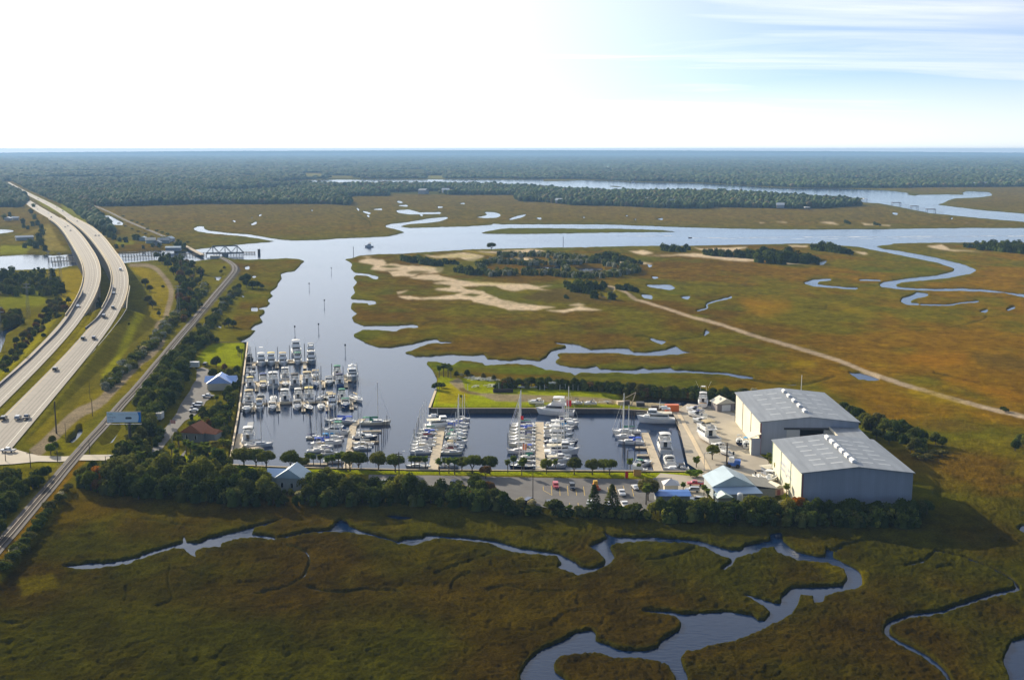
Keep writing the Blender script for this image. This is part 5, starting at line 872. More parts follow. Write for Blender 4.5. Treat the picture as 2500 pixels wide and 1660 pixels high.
# far side houses, docks and marina sheds beyond the river
far_h = [(368,594,11,9,4,3,20,(.42,.50,.48),'pale roofed house, left of the riverside boat works',CREAM),(384,600,9,7,4,2.5,0,(.30,.34,.40),'grey roofed house behind the riverside boats',ROOFG),(400,594,13,9,4,2.5,10,(.30,.34,.36),'wide grey building among trees across the river',ROOFG),(415,590,9,8,4,2.5,-15,(.5,.5,.5),'pale gabled house right of the wide grey building',ROOFW),(424,612,16,8,3.5,1.5,5,(.4,.42,.45),'long pale roofed boat shed on the river edge',ROOFW),(350,588,8,7,3.5,2,0,(.3,.4,.5),'small bluish house behind the bright far lawn',ROOFW),(60,587,20,7,4,2,35,(.4,.4,.4),'white roofed long house on the far left bank',WHITE),(20,539,9,7,4,2,0,(.4,.4,.4),'white house in trees at the far left edge',WHITE),(38,538,10,6,4,2,10,(.4,.4,.4),'bright white house beside the far left trees',WHITE)]
for i, (x, y, w_, d_, h_, r_, a_, c_, lb, rm) in enumerate(far_h): house('riverside_house', lb, x, y, w_, d_, h_, r_, a_, mat('far_wall_%d' % i, c_, .7), rm, base=1.8, ridge='y' if i % 2 else 'x', cat='house')
for i, (x, y, s_) in enumerate([(1034,471,1.6),(1088,468,1.3),(1150,447,1.2),(1637,497,1.2),(1582,492,1.1),(1365,493,1),(1523,494,1),(1905,505,1),(2377,452,1.3),(2405,452,1.6),(2417,452,1.1),(2003,443,1)]): house('waterfront_house', ['pale house in the woods by the far shore, %s' % words[i]][0], x, y + 3, 14 * s_, 10 * s_, 6 * s_, 4, (i * 37) % 60 - 30, WALLG, WHITE if i % 3 else ROOFG, base=2, cat='house')
for (x, y, w_, lb) in [(2188,502,26,'dark roofed boat dock, leftmost of the three in the far river'),(2232,511,20,'dark roofed boat dock, middle of the three in the far river'),(2272,519,24,'dark roofed boat dock, rightmost of the three in the far river'),(1970,514,14,'white dock shelter at the edge of the far marsh'),(2112,492,12,'small bright boat house on the far island tip')]:
    m_ = WOODD if x > 2150 else WHITE; t = thing('boat_dock', lb, 'dock', G(x, y, 0)); q = MB(); q.box(-w_ / 3, w_ / 3, -5, 5, 5.2, 6.4); q.build('roof', m_, t); q = MB()
    for sx in (-w_ / 3 + .5, w_ / 3 - .5):
        for sy in (-4, 4): q.tube((sx, sy, -1), (sx, sy, 5.2), .35, .35, 6)
    q.build('posts', WOODD, t); q = MB(); q.box(-w_, w_, -1.2, 1.2, 1.6, 2.0); q.build('deck', WOODD, t)
# utility poles, pylons, lamps
def pole(x, y, h, label, group=None, arm=True, lamp=False, r=.16, base=2.0, name='utility_pole', cat='utility pole', m=None):
    g = G(x, y, base); t = thing(name, label, cat, g, 0, group); q = MB(); q.tube((0, 0, -.3), (0, 0, h), r, r * .7, 7); q.build('post', m or PILE, t)
    if arm: q = MB(); q.box(-1.2, 1.2, -.08, .08, h - .8, h - .6); q.build('crossarm', PILE, t)
    if lamp: q = MB(); q.tube((0, 0, h - .2), (1.6, -.3, h + .3), .07); q.build('lamp_arm', WHITE, t); q = MB(); q.box(1.3, 2.1, -.5, -.1, h + .2, h + .4); q.build('lamp_head', WHITE, t)
    return t
pole(138,1058,13,'stout dark pole standing in the verge beside the dirt road','roadside poles',False,False,.32); pole(161,1072,6.5,'short post just right of the stout roadside pole','roadside poles',False,False,.12); pole(226,1016,7.5,'post beside the dirt road above the billboard','roadside poles',False); pole(75,1142,6,'pole in the grass left of the level crossing','roadside poles',True); pole(141,1128,4.5,'short pole by the level crossing road','roadside poles',False); pole(219,1109,5.5,'crossing signal pole right of the tracks','roadside poles',False); pole(220,975,9,'thin pole in the meadow beyond the billboard','roadside poles',False,False,.1); pole(281,932,5,'short post beside the middle of the dirt road','roadside poles',False,False,.1); pole(361,842,5,'post near the top bend of the dirt road','roadside poles',False,False,.1); pole(14,1127,4,'short pole beside the white pickup','roadside poles',False)
pole(1301,1218,10.5,'tall dark lamp pole at the left end of the parking bays',None,True,True,.15); pole(1718,1183,11,'slim lamp post in front of the marina office',None,False,True,.1,m=STEEL); pole(975,1196,13,'tall pole with hardware beside the parked dark car',None,True,True,.2); pole(261,1180,9.5,'street lamp rising by the orange tree',None,False,True,.14); pole(1957,1232,9,'thin pole at the corner of the nearest storage building',None,False,False,.12)
for (x, y, h, lb) in [(70,778,24,'lattice pylon in the left field'),(5,860,26,'lattice pylon at the left edge'),(123,700,30,'lattice pylon above the left river bank'),(150,706,30,'second lattice pylon above the left river bank'),(437,775,22,'thin leaning pylon beside the dark trees')]:
    g = G(x, y, 1.5); t = thing('pylon', lb, 'pylon', g, 0, 'pylons of the left power line'); q = MB(); b_ = 1.1
    for sx in (-1, 1):
        for sy in (-1, 1): q.tube((sx * b_, sy * b_, 0), (sx * .25, sy * .25, h), .09, .07, 4)
    for k in range(7):
        z0, z1 = h * k / 7, h * (k + 1) / 7; w0, w1 = b_ - (b_ - .25) * k / 7, b_ - (b_ - .25) * (k + 1) / 7; q.tube((-w0, -w0, z0), (w1, -w1, z1), .05, .05, 4); q.tube((w0, -w0, z0), (-w1, -w1, z1), .05, .05, 4)
    q.build('tower', STEEL, t); q = MB(); q.box(-2.6, 2.6, -.1, .1, h * .86, h * .88); q.box(-2, 2, -.1, .1, h * .95, h * .97); q.build('crossarm', STEEL, t)
for i, x in enumerate([1318,1329,1367,1380,1399,1411,1461,1487,1102+40,1218]): pole(x, 951 + (i % 3), 2.6 if i < 8 else 3.2, 'white post on the lawn by the hedge, %s' % words[i], 'white posts along the hedge', False, False, .13, m=WHITE, name='post', cat='post')
# ================================================================ boats
HWHT = mat('hull_white', (.92, .92, .90), .25, coat=.3); HCRM = mat('hull_cream', (.74, .68, .52), .3); HNAV = mat('hull_navy', (.012, .02, .07), .25); HBLK = mat('hull_black', (.012, .012, .014), .3); HGRY = mat('hull_grey', (.38, .42, .44), .4); HGRN = mat('hull_green', (.02, .10, .07), .35); HBLU = mat('hull_blue', (.05, .14, .36), .3); HRED = mat('bottom_red', (.26, .07, .04), .6)
DECK = mat('deck_white', (.88, .88, .86), .5, noise=(3, .05)); TEAK = mat('teak', (.42, .28, .15), .7); BOOT = mat('boot_stripe', (.03, .05, .14), .5); DARKFLOOR = mat('recess_shade_and_dark_deck', (.09, .10, .12), .6); ALU = mat('mast_aluminium', (.80, .80, .77), .4, 0); WIRE = mat('rigging_wire', (.22, .22, .22), .5, .4)  # dark tone on cockpit patches imitates the shade of a sunken floor
CV = {'blue': mat('canvas_blue', (.02, .09, .55), .75), 'navy': mat('canvas_navy', (.012, .02, .11), .75), 'sky': mat('canvas_light_blue', (.04, .30, .62), .75), 'green': mat('canvas_green', (.02, .22, .13), .75), 'tan': mat('canvas_tan', (.52, .42, .24), .8), 'yellow': mat('canvas_yellow', (.72, .60, .22), .8), 'white': mat('canvas_white', (.78, .78, .76), .6), 'black': mat('canvas_black', (.02, .02, .025), .7), 'maroon': mat('canvas_maroon', (.25, .03, .04), .7), 'grey': mat('canvas_grey', (.35, .36, .36), .7)}
HUL = {'white': HWHT, 'cream': HCRM, 'navy': HNAV, 'black': HBLK, 'grey': HGRY, 'green': HGRN, 'blue': HBLU}
def hull_rings(L, B, fb, fs, sail=False):
    R_ = []
    for k in range(13):
        s = k / 12; w = B / 2 * ((.62 + .38 * math.sin(min(1, s / .45) * math.pi / 2)) if sail and s < .45 else (.90 + .1 * min(1, s / .4))) if s < .45 else B / 2 * max(.015, 1 - ((s - .45) / .55) ** 2.3)
        h = fs + (fb - fs) * s ** 1.7; xt = s * L - L / 2; xw = (s * .92 + (.03 if sail else 0)) * L - L / 2; f = 1 - .25 * s
        R_.append([Vector((xt, -w, h)), Vector((xt * .4 + xw * .6, -w * .93 * (1 - .25 * s * s), h * .30)), Vector((xw, -w * .84 * f, 0)), Vector((xw * .97, -w * .3, -.55)), Vector((xw * .97, w * .3, -.55)), Vector((xw, w * .84 * f, 0)), Vector((xt * .4 + xw * .6, w * .93 * (1 - .25 * s * s), h * .30)), Vector((xt, w, h))])
    return R_
def fr(q, a0, a1, aw, b0, b1, bw, z0, z1, mi=0):     # frustum block: bottom x range and width, top x range and width
    q.add([(a0, -aw, z0), (a1, -aw * .86, z0), (a1, aw * .86, z0), (a0, aw, z0), (b0, -bw, z1), (b1, -bw * .86, z1), (b1, bw * .86, z1), (b0, bw, z1)], [(0, 3, 2, 1), (4, 5, 6, 7), (0, 1, 5, 4), (1, 2, 6, 5), (2, 3, 7, 6), (3, 0, 4, 7)], mi)
def add_hull(t, L, B, fb, fs, hm, sail=False, bottom=None, deck=None):
    q = MB(); R_ = hull_rings(L, B, fb, fs, sail); n = 8
    for k in range(12):
        for i in range(7):
            a, b = R_[k], R_[k + 1]; q.add([a[i], b[i], b[i + 1], a[i + 1]], [(0, 1, 2, 3)], 1 if i in (2, 3, 4) else 0)
    q.add(R_[0], [tuple(range(8))], 0); q.build('hull', [hm, bottom or BOOT], t)
    q = MB()
    for k in range(12): a, b = R_[k], R_[k + 1]; q.add([a[0] - Vector((0, 0, .05)), a[7] - Vector((0, 0, .05)), b[7] - Vector((0, 0, .05)), b[0] - Vector((0, 0, .05))], [(0, 1, 2, 3)])
    q.build('deck', deck or DECK, t); return R_
def rail(t, R_, k0=5, h=.65):
    q = MB()
    for sd in (0, 7):
        pts = [R_[k][sd] + Vector((0, 0, h)) for k in range(k0, 13)]
        for i in range(len(pts) - 1): q.tube(pts[i], pts[i + 1], .035, .035, 4)
        for i in range(0, len(pts), 2): q.tube(pts[i], pts[i] - Vector((0, 0, h)), .03, .03, 4)
    q.build('bow_rail', ALU, t)
def posts(q, xs, w, z0, z1, r=.04, dx=0):
    for x in xs:
        for s_ in (-1, 1): q.tube((x, s_ * w, z0), (x + dx, s_ * w * .95, z1), r, r, 4)
def top_sheet(q, x0, x1, w, z, th=.14, sag=.18):
    n = 5; q.loft([[Vector((x, -w * math.cos((j - 2) * .0 + 0) if 0 else w * (j - 2) / 2, z - sag * ((j - 2) / 2) ** 2 + d)) for j in range(5)] + [Vector((x, w * (2 - j) / 2, z - sag * ((2 - j) / 2) ** 2 - th + d)) for j in range(5)] for x, d in ((x0, -.05), ((x0 + x1) / 2, .04), (x1, -.05))])
BLEN = {}
def mk_boat(kind, hull='white', canvas='white', tower=False, under=None):
    t = thing('motor_boat'); hm = HUL[hull]; cv = CV.get(canvas)
    if kind == 'express':
        L, B = 10, 3.4; R_ = add_hull(t, L, B, 1.5, 1.05, hm, bottom=under)
        q = MB(); fr(q, -.6, 3.3, 1.25, -.2, 2.3, .95, 1.15, 1.85); q.build('cabin', HWHT, t)
        q = MB(); fr(q, -1.3, .5, 1.45, -1.3, -.6, 1.15, 1.5, 2.25); q.build('windshield', GLASS, t)
        q = MB(); fr(q, -4.4, -1.2, 1.2, -4.4, -1.2, 1.2, 1.02, 1.12); q.build('cockpit', DARKFLOOR, t)  # darker patch on a flat deck, painted as the shade of a recess
        q = MB(); fr(q, -4.75, -4.4, 1.3, -4.75, -4.45, 1.3, 1.0, 1.5); q.build('seat', HWHT, t); q = MB(); fr(q, -2.4, -1.9, .9, -2.4, -2.0, .9, 1.1, 1.75); q.build('seat', HWHT, t)
        q = MB(); 
        for s_ in (-1, 1): q.tube((-3.6, s_ * 1.55, 1.3), (-3.0, s_ * 1.3, 2.9), .14, .12, 5)
        q.tube((-3.0, -1.3, 2.9), (-3.0, 1.3, 2.9), .13, .13, 5); q.build('radar_arch', HWHT, t)
        if canvas != 'none':
            q = MB(); top_sheet(q, -3.3, -.9, 1.35, 2.85, .08); q.build('bimini', cv, t)
        rail(t, R_)
    elif kind in ('fly', 'sport'):
        L, B = 12, 4.1; R_ = add_hull(t, L, B, 2.0, 1.2, hm, bottom=under)
        q = MB(); fr(q, -2.8, 3.6, 1.65, -2.6, 1.6, 1.4, 1.25, 3.0); fr(q, 1.4, 4.3, 1.2, 1.6, 3.4, .8, 1.5, 2.1); q.build('cabin', HWHT, t)
        q = MB(); fr(q, -2.3, 2.98, 1.64, -2.25, 2.30, 1.56, 2.1, 2.72); q.build('windows', GLASS, t)
        q = MB(); fr(q, -2.83, -2.62, .5, -2.8, -2.6, .5, 1.3, 2.8); q.build('saloon_door', GLASS, t)
        q = MB(); fr(q, -3.7, 1.3, 1.6, -3.6, 1.1, 1.6, 3.0, 3.14)
        for s_ in (-1, 1): q.box(-2.9, .9, s_ * 1.5 - .05, s_ * 1.5 + .05, 3.14, 3.75)
        fr(q, .7, 1.25, 1.45, .5, .8, 1.4, 3.14, 3.9); fr(q, -1.6, -1.0, .6, -1.6, -1.1, .6, 3.14, 3.95); q.build('flybridge', HWHT, t)
        q = MB(); fr(q, -5.6, -2.9, 1.6, -5.6, -2.9, 1.6, 1.16, 1.22); q.build('cockpit', DARKFLOOR if kind == 'fly' else TEAK, t)
        q = MB(); fr(q, .62, 1.0, 1.3, .4, .55, 1.2, 3.9, 4.35); q.build('venturi_screen', GLASS, t)
        q = MB(); posts(q, (-2.6, .2), 1.35, 3.2, 5.1); q.build('top_frame', ALU, t); q = MB(); top_sheet(q, -2.9, .5, 1.5, 5.2, .14); q.build('hardtop' if canvas == 'white' else 'bimini', cv, t)
        if tower or kind == 'sport':
            q = MB(); posts(q, (-2.2, 0), 1.2, 5.1, 7.6, .05, .2); q.box(-1.9, .3, -.8, .8, 7.5, 7.6); q.tube((-1.0, -1.9, 7.0), (-5, -3.0, 10.5), .04, .03, 4); q.tube((-1.0, 1.9, 7.0), (-5, 3.0, 10.5), .04, .03, 4); q.build('tuna_tower', ALU, t)
        rail(t, R_, 6)
    elif kind == 'trawler':
        L, B = 15, 4.8; R_ = add_hull(t, L, B, 2.7, 1.5, hm, bottom=under)
        q = MB(); fr(q, -5.0, 2.6, 1.9, -4.9, 1.8, 1.75, 1.7, 3.5); fr(q, -.5, 3.4, 1.6, -.3, 2.6, 1.4, 3.5, 4.9); fr(q, 2.5, 5.0, 1.3, 2.6, 4.4, .9, 2.1, 2.8); q.build('cabin', HWHT, t)
        q = MB(); fr(q, -4.6, 2.34, 1.88, -4.5, 2.2, 1.83, 2.55, 3.15); fr(q, -.15, 3.2, 1.57, -.1, 2.85, 1.5, 3.95, 4.5); q.build('windows', GLASS, t)
        q = MB(); fr(q, -6.4, .1, 2.0, -6.3, .1, 2.0, 3.5, 3.65); q.build('boat_deck', HCRM, t); q = MB(); top_sheet(q, -5.6, -2.2, 1.6, 5.4, .15); q.build('canopy', cv, t)
        q = MB(); posts(q, (-5.4, -2.4), 1.5, 3.6, 5.3); q.tube((-1.2, 0, 4.9), (-1.6, 0, 8.6), .11, .06, 5); q.tube((-1.2, 0, 5.2), (-4.8, 0, 6.6), .07, .05, 4); q.build('mast', ALU, t)
        q = MB(); fr(q, -4.6, -1.6, .6, -4.3, -1.9, .4, 5.45, 6.0); q.build('dinghy', HWHT, t); rail(t, R_, 4, .8)
    elif kind == 'sail':
        L, B = 11, 3.4; t.name = 'sailing_boat'; R_ = add_hull(t, L, B, 1.45, 1.05, hm, True, bottom=under)
        q = MB(); fr(q, -1.3, 2.9, 1.15, -1.1, 2.3, .85, 1.15, 1.75); fr(q, -4.6, -4.3, 1.0, -4.6, -4.3, 1.0, 1.0, 1.4); q.build('cabin', DECK, t)
        q = MB(); fr(q, -.9, 2.2, 1.10, -.9, 2.1, .99, 1.35, 1.58); q.build('windows', GLASS, t)
        q = MB(); fr(q, -4.2, -1.4, .8, -4.2, -1.4, .8, 1.0, 1.07); q.build('cockpit', DARKFLOOR, t)
        q = MB(); q.tube((1.0, 0, 1.0), (1.0, 0, 16.0), .19, .14, 6); q.tube((1.0, -1.3, 6.6), (1.0, 1.3, 6.6), .05, .05, 4); q.tube((1.0, -1.0, 10.6), (1.0, 1.0, 10.6), .05, .05, 4); q.build('mast', ALU, t)
        q = MB(); q.tube((1.0, 0, 2.55), (-3.4, 0, 2.5), .08, .08, 5); q.build('boom', ALU, t)
        q = MB(); q.loft([[Vector((x, math.cos(a * math.pi / 3) * r * .6, 2.75 + math.sin(a * math.pi / 3) * r)) for a in range(6)] for x, r in ((1.05, .42), (-.5, .33), (-2.2, .25), (-3.5, .16))]); q.build('sail_cover', cv, t)
        q = MB(); q.tube((5.3, 0, 1.6), (1.0, 0, 14.8), .055, .04, 4); q.build('furled_jib', CV['white'] if canvas != 'blue' else cv, t)
        q = MB(); q.tube((-5.3, 0, 1.1), (1.0, 0, 14.9), .022, .022, 3)
        for s_ in (-1, 1): q.tube((.9, s_ * 1.55, 1.2), (1.0, s_ * 1.3, 6.6), .022, .022, 3); q.tube((1.0, s_ * 1.3, 6.6), (1.0, s_ * .1, 14.6), .022, .022, 3)
        q.build('rigging', WIRE, t)
        if tower: q = MB(); top_sheet(q, -4.2, -1.9, 1.25, 2.95, .06); posts(q, (-4.0, -2.0), 1.2, 1.1, 2.9, .03); q.build('bimini', cv, t); q = MB(); fr(q, -1.9, -.6, 1.15, -1.9, -1.2, .95, 1.6, 2.35); q.build('dodger', cv, t)
        rail(t, R_, 9, .55)
    elif kind == 'console':
        L, B = 7.2, 2.6; R_ = add_hull(t, L, B, 1.15, .8, hm, bottom=under)
        q = MB(); fr(q, -2.9, 2.0, .95, -2.9, 1.8, .9, .78, .84); q.build('cockpit', DARKFLOOR, t); q = MB(); fr(q, -.5, .5, .5, -.4, .3, .4, .8, 1.75); fr(q, -1.5, -.9, .5, -1.5, -.95, .5, .8, 1.4); q.build('console', HWHT, t)
        q = MB(); posts(q, (-1.0, .4), .7, .8, 2.65, .035); top_sheet(q, -1.4, .8, .95, 2.75, .07, .08); q.build('t_top', cv, t)
        q = MB(); q.box(-4.0, -3.5, -.22, .22, .3, 1.5); q.build('outboard', BLACK if hull != 'black' else HWHT, t)
    elif kind == 'dinghy':
        t.name = 'dinghy'; L, B = 4, 1.7; R_ = add_hull(t, L, B, .7, .5, hm, bottom=under); q = MB(); fr(q, -1.7, .9, .6, -1.7, .8, .6, .49, .55); q.build('floor', DARKFLOOR, t); q = MB(); q.box(-.3, .1, -.7, .7, .45, .6); q.box(-2.25, -2.0, -.15, .15, .2, .95); q.build('seat', TEAK, t)
    elif kind == 'workboat':
        L, B = 9.5, 3.6; R_ = add_hull(t, L, B, 1.9, 1.3, hm, bottom=under, deck=DARKFLOOR); q = MB(); fr(q, -2.2, 1.2, 1.25, -2.1, .8, 1.1, 1.4, 3.5); q.build('wheelhouse', hm, t); q = MB(); fr(q, -1.9, 1.02, 1.23, -1.9, .92, 1.18, 2.6, 3.1); q.build('windows', CV['white'], t); q = MB(); fr(q, -2.4, 1.3, 1.35, -2.4, 1.2, 1.3, 3.5, 3.62); q.build('wheelhouse_roof', hm, t); q = MB(); q.tube((-.4, 0, 3.6), (-.4, 0, 7.2), .1, .06, 5); q.tube((-.4, -.8, 5.6), (-.4, .8, 5.6), .05, .05, 4); q.build('mast', hm, t)
    BLEN[kind] = {'express': 10, 'fly': 12, 'sport': 12, 'trawler': 15, 'sail': 11, 'console': 7.2, 'dinghy': 4, 'workboat': 9.5}[kind]
    return t
_bt = {}
def put_boat(kind, x, y, head, L, label, group, hull='white', canvas='white', tower=False, z=0.0, under=None, tilt=0):
    key = (kind, hull, canvas, tower, under.name if under else None)
    if key not in _bt: t = _bt[key] = mk_boat(kind, hull, canvas, tower, under)
    else: t = copy_tree(_bt[key])
    s = L / BLEN[kind]; t.scale = (s, s * 1.13 if kind != 'sail' else s * .5 + .5, s * 1.1 if kind != 'sail' else s * .6 + .4) ; t.location = (x, y, z); t.rotation_euler = (0, tilt, head)
    tag(t, label, 'sailing boat' if kind == 'sail' else ('dinghy' if kind == 'dinghy' else 'boat'), group); return t
def near_boat(kind, px, py, L, end, label, group, da=0, **k):
    g = G(px, py, k.get('z', 0)); d = Vector((g.x, g.y, 0)).normalized(); c = g + d * (L * .47); a = math.atan2(-d.y, -d.x) if end == 'bow' else math.atan2(d.y, d.x)
    return put_boat(kind, c.x, c.y, a + math.radians(da), L, label, group, **k)
def span_boat(kind, s, b, label, group, **k):
    z = k.get('z', 0); a, c = G(s[0], s[1], z), G(b[0], b[1], z); d = c - a; m = (a + c) / 2
    return put_boat(kind, m.x, m.y, math.atan2(d.y, d.x), d.length, label, group, **k)
KN = {'fly': 'flybridge boat', 'sport': 'sport fishing boat', 'express': 'low cruiser', 'trawler': 'trawler yacht', 'sail': 'sailing boat', 'console': 'small open boat', 'dinghy': 'small dinghy', 'workboat': 'work boat'}
def desc(kind, hull, canvas): return '%s %s%s' % (hull, KN[kind], '' if canvas == 'white' else ', %s canvas' % {'sky': 'light blue'}.get(canvas, canvas))
rows = [
 ('farthest upper left dock row', [('workboat',240,520,9,'bow','black','white',0),('sport',415,578,12,'bow','white','white',0),('fly',560,572,12,'bow','white','yellow',0),('fly',730,574,12,'bow','white','tan',0),('fly',945,552,11,'bow','white','green',0),('fly',925,408,14,'bow','white','white',0),('sport',1150,548,12,'bow','grey','white',0),('fly',1142,410,11,'bow','white','grey',0)]),
 ('back half, second upper left dock row', [('sail',265,715,8.5,'bow','white','tan',0),('express',440,785,10,'stern','white','blue',0),('fly',765,778,11,'stern','white','white',0),('express',1212,765,10,'bow','cream','tan',0),('fly',1530,745,11,'stern','white','green',0)]),
 ('front half, second upper left dock row', [('fly',250,905,10,'stern','grey','yellow',0),('express',440,908,8.5,'bow','cream','yellow',0),('fly',590,897,13.5,'stern','grey','white',0),('sail',765,882,9,'bow','cream','blue',0),('fly',905,890,12,'stern','grey','black',0),('fly',1088,882,13,'stern','grey','tan',0),('sail',1225,887,10.5,'bow','blue','tan',0),('express',1410,862,10,'bow','grey','grey',0),('fly',1565,865,10.5,'stern','blue','navy',0),('trawler',1755,812,15,'bow','grey','white',0)]),
 ('back half, nearest upper left dock row', [('fly',235,1150,12,'stern','white','tan',0),('express',405,1112,9.5,'stern','white','grey',0),('sail',590,1102,9.5,'bow','white','sky',0),('fly',762,1128,11.5,'stern','cream','white',0),('fly',955,1085,10,'stern','cream','white',0),('fly',1115,1108,12,'stern','white','yellow',0),('sail',1285,1098,9.5,'bow','white','grey',-25),('express',1420,1092,9,'bow','cream','tan',0),('fly',1600,1082,9.5,'stern','white','green',0)]),
 ('front half, nearest upper left dock row', [('express',205,1262,10.5,'bow','white','none',-8),('fly',385,1242,9,'bow','white','tan',0),('express',575,1232,9,'bow','white','white',0),('express',940,1222,9.5,'bow','white','grey',0),('sail',1110,1242,10.5,'bow','navy','tan',12),('sail',1290,1218,9,'bow','white','navy',0),('fly',1455,1208,11,'bow','white','tan',0),('express',1650,1192,9.5,'bow','blue','green',0),('sail',1815,1118,12,'bow','white','tan',22),('dinghy',1775,1195,3.6,'bow','white','white',40)])]
for rn, items in rows:
    items = sorted(items, key=lambda a: a[1])
    for i, (k, x, y, L_, end, hc, cc, da) in enumerate(items):
        x_, y_ = T8(x, y); cn = 'white' if cc == 'none' else cc
        near_boat(k, x_, y_, L_ * 1.12, end, '%s, %s %s' % (desc(k, hc, cn), words[i], rn), 'boats moored at the upper left docks', da=da, hull=hc, canvas=cc if cc != 'none' else 'none', ) if cc != 'none' or k == 'express' else None
near_boat('fly', 608, 1086, 13, 'stern', 'large white motor cruiser at the lower left corner of the basin', None, da=-6); span_boat('sail', (596,1092), (668,1088), 'white sailing boat with bare mast beside the corner motor cruiser', None, canvas='white')
f4 = lambda x, y: (680 + x * .1403, 980 + y * .1403); f5 = lambda x, y: (960 + x * .1531, 960 + y * .1531); f6 = lambda x, y: (1200 + x * .1531, 940 + y * .1531)
def cluster(name, group, items):
    items = sorted(items, key=lambda a: (a[1][1] + a[2][1])); n = len(items)
    for i, it in enumerate(items):
        k, s, b, hc, cc = it[:5]; tw = it[5] if len(it) > 5 else False
        side = words[i].replace('from left', 'from far end').replace('leftmost', 'farthest')
        span_boat(k, s, b, '%s, %s %s' % (desc(k, hc, cc), side, name), group, hull=hc, canvas=cc, tower=tw)
cluster('left side of sailboat dock', 'boats at the sailboat dock', [('sail',f4(1350,388),f4(790,378),'grey','blue',True),('fly',f4(1220,560),f4(760,552),'white','green'),('sail',f4(475,652),f4(735,640),'cream','navy',True),('sail',f4(720,668),f4(1150,655),'white','sky',True),('sail',f4(560,768),f4(1120,735),'white','blue',True),('sail',f4(490,885),f4(800,870),'white','white'),('sail',f4(600,830),f4(960,815),'white','tan'),('fly',f4(740,930),f4(1040,935),'grey','navy'),('sail',f4(780,1062),f4(1100,1062),'white','white'),('console',f4(870,430),f4(1040,425),'white','tan')])
cluster('right side of sailboat dock', 'boats at the sailboat dock', [('sail',f4(1405,402),f4(1960,395),'cream','green',True),('dinghy',f4(1270,525),f4(1430,512),'white','white'),('dinghy',f4(1480,548),f4(1640,540),'white','white'),('express',f4(1280,672),f4(1730,655),'navy','white'),('sail',f4(1660,765),f4(1270,768),'white','white'),('express',f4(1180,850),f4(1430,850),'white','tan'),('console',f4(1340,590),f4(1520,590),'white','grey'),('console',f4(1100,1070),f4(1240,1068),'white','white'),('sail',f4(1620,830),f4(1290,838),'white','tan')])
cluster('left side of central dock', 'boats at the crowded central dock', [('trawler',f5(500,560),f5(1010,530),'white','white'),('sail',f5(720,610),f5(400,618),'grey','green'),('sail',f5(700,672),f5(360,682),'grey','blue',True),('sail',f5(690,742),f5(330,752),'white','maroon'),('sail',f5(680,800),f5(300,812),'white','navy',True),('sail',f5(670,855),f5(265,865),'white','white'),('sail',f5(620,955),f5(255,962),'white','white'),('sail',f5(600,905),f5(270,915),'white','tan'),('sail',f5(590,1190),f5(190,1195),'grey','tan'),('dinghy',f5(560,1010),f5(640,1010),'white','white'),('console',f5(700,640),f5(560,645),'white','navy')])
cluster('right side of central dock', 'boats at the crowded central dock', [('sail',f5(1010,440),f5(1230,432),'white','white'),('sail',f5(940,520),f5(1225,515),'white','blue',True),('sail',f5(830,575),f5(1200,575),'grey','blue',True),('sail',f5(820,625),f5(1190,635),'white','grey',True),('express',f5(830,680),f5(1180,690),'white','green'),('sail',f5(830,730),f5(1170,745),'green','green',True),('fly',f5(820,810),f5(1190,810),'white','white'),('sail',f5(790,865),f5(1150,870),'white','tan'),('fly',f5(780,905),f5(1130,925),'white','tan'),('sail',f5(760,965),f5(1110,970),'cream','maroon'),('express',f5(740,1180),f5(1060,1175),'white','white'),('console',f5(700,1080),f5(600,1085),'white','grey')])
cluster('left side of dock below lawn', 'boats at the crowded dock below the lawn', [('sail',f6(700,655),f6(310,660),'white','green'),('sail',f6(710,690),f6(290,700),'cream','navy'),('sail',f6(700,745),f6(280,760),'grey','blue',True),('sail',f6(700,800),f6(275,810),'cream','tan'),('sail',f6(700,858),f6(265,865),'white','navy',True),('sail',f6(690,905),f6(270,912),'white','white'),('sail',f6(700,970),f6(265,975),'cream','tan'),('express',f6(700,1030),f6(400,1045),'white','blue'),('sail',f6(690,1075),f6(240,1085),'white','grey'),('sail',f6(690,1165),f6(420,1180),'grey','green',True),('sail',f6(700,1240),f6(360,1245),'white','white'),('sail',f6(700,1320),f6(280,1325),'navy','tan'),('dinghy',f6(700,1130),f6(610,1135),'white','white')])
cluster('right side of dock below lawn', 'boats at the crowded dock below the lawn', [('sail',f6(1000,590),f6(1385,590),'white','white'),('express',f6(1010,650),f6(1400,648),'white','navy'),('trawler',f6(830,700),f6(1100,700),'cream','white'),('sail',f6(1010,700),f6(1330,698),'navy','sky',True),('fly',f6(830,775),f6(1300,770),'white','white'),('fly',f6(830,850),f6(1310,855),'grey','white'),('express',f6(1050,900),f6(1320,895),'blue','blue'),('sail',f6(830,935),f6(1380,950),'navy','grey'),('fly',f6(830,1020),f6(1330,1010),'white','grey'),('trawler',f6(840,1100),f6(1410,1100),'white','white'),('sail',f6(880,1165),f6(1280,1160),'white','navy'),('trawler',f6(860,1240),f6(1270,1235),'white','white'),('sail',f6(840,1310),f6(1190,1310),'white','tan')])
f7 = lambda x, y: (1450 + x * .1531, 940 + y * .1531)
span_boat('sail', f7(800,940), f7(375,930), 'white sailing boat under bright blue canopy at the head of the wide pier', None, canvas='blue', tower=True); span_boat('sail', f7(640,830), f7(330,845), 'white sailing boat just behind the blue canopied one', None, canvas='grey'); span_boat('sail', f7(740,765), f7(285,775), 'white sailing boat with dark green sail cover, farthest of three by the wide pier', None, canvas='green')
span_boat('trawler', f7(1290,598), f7(680,590), 'long white trawler yacht moored alone near the orange skip', None); span_boat('fly', (1402,1013), (1308,1010), 'large white motor yacht moored along the far seawall', None)
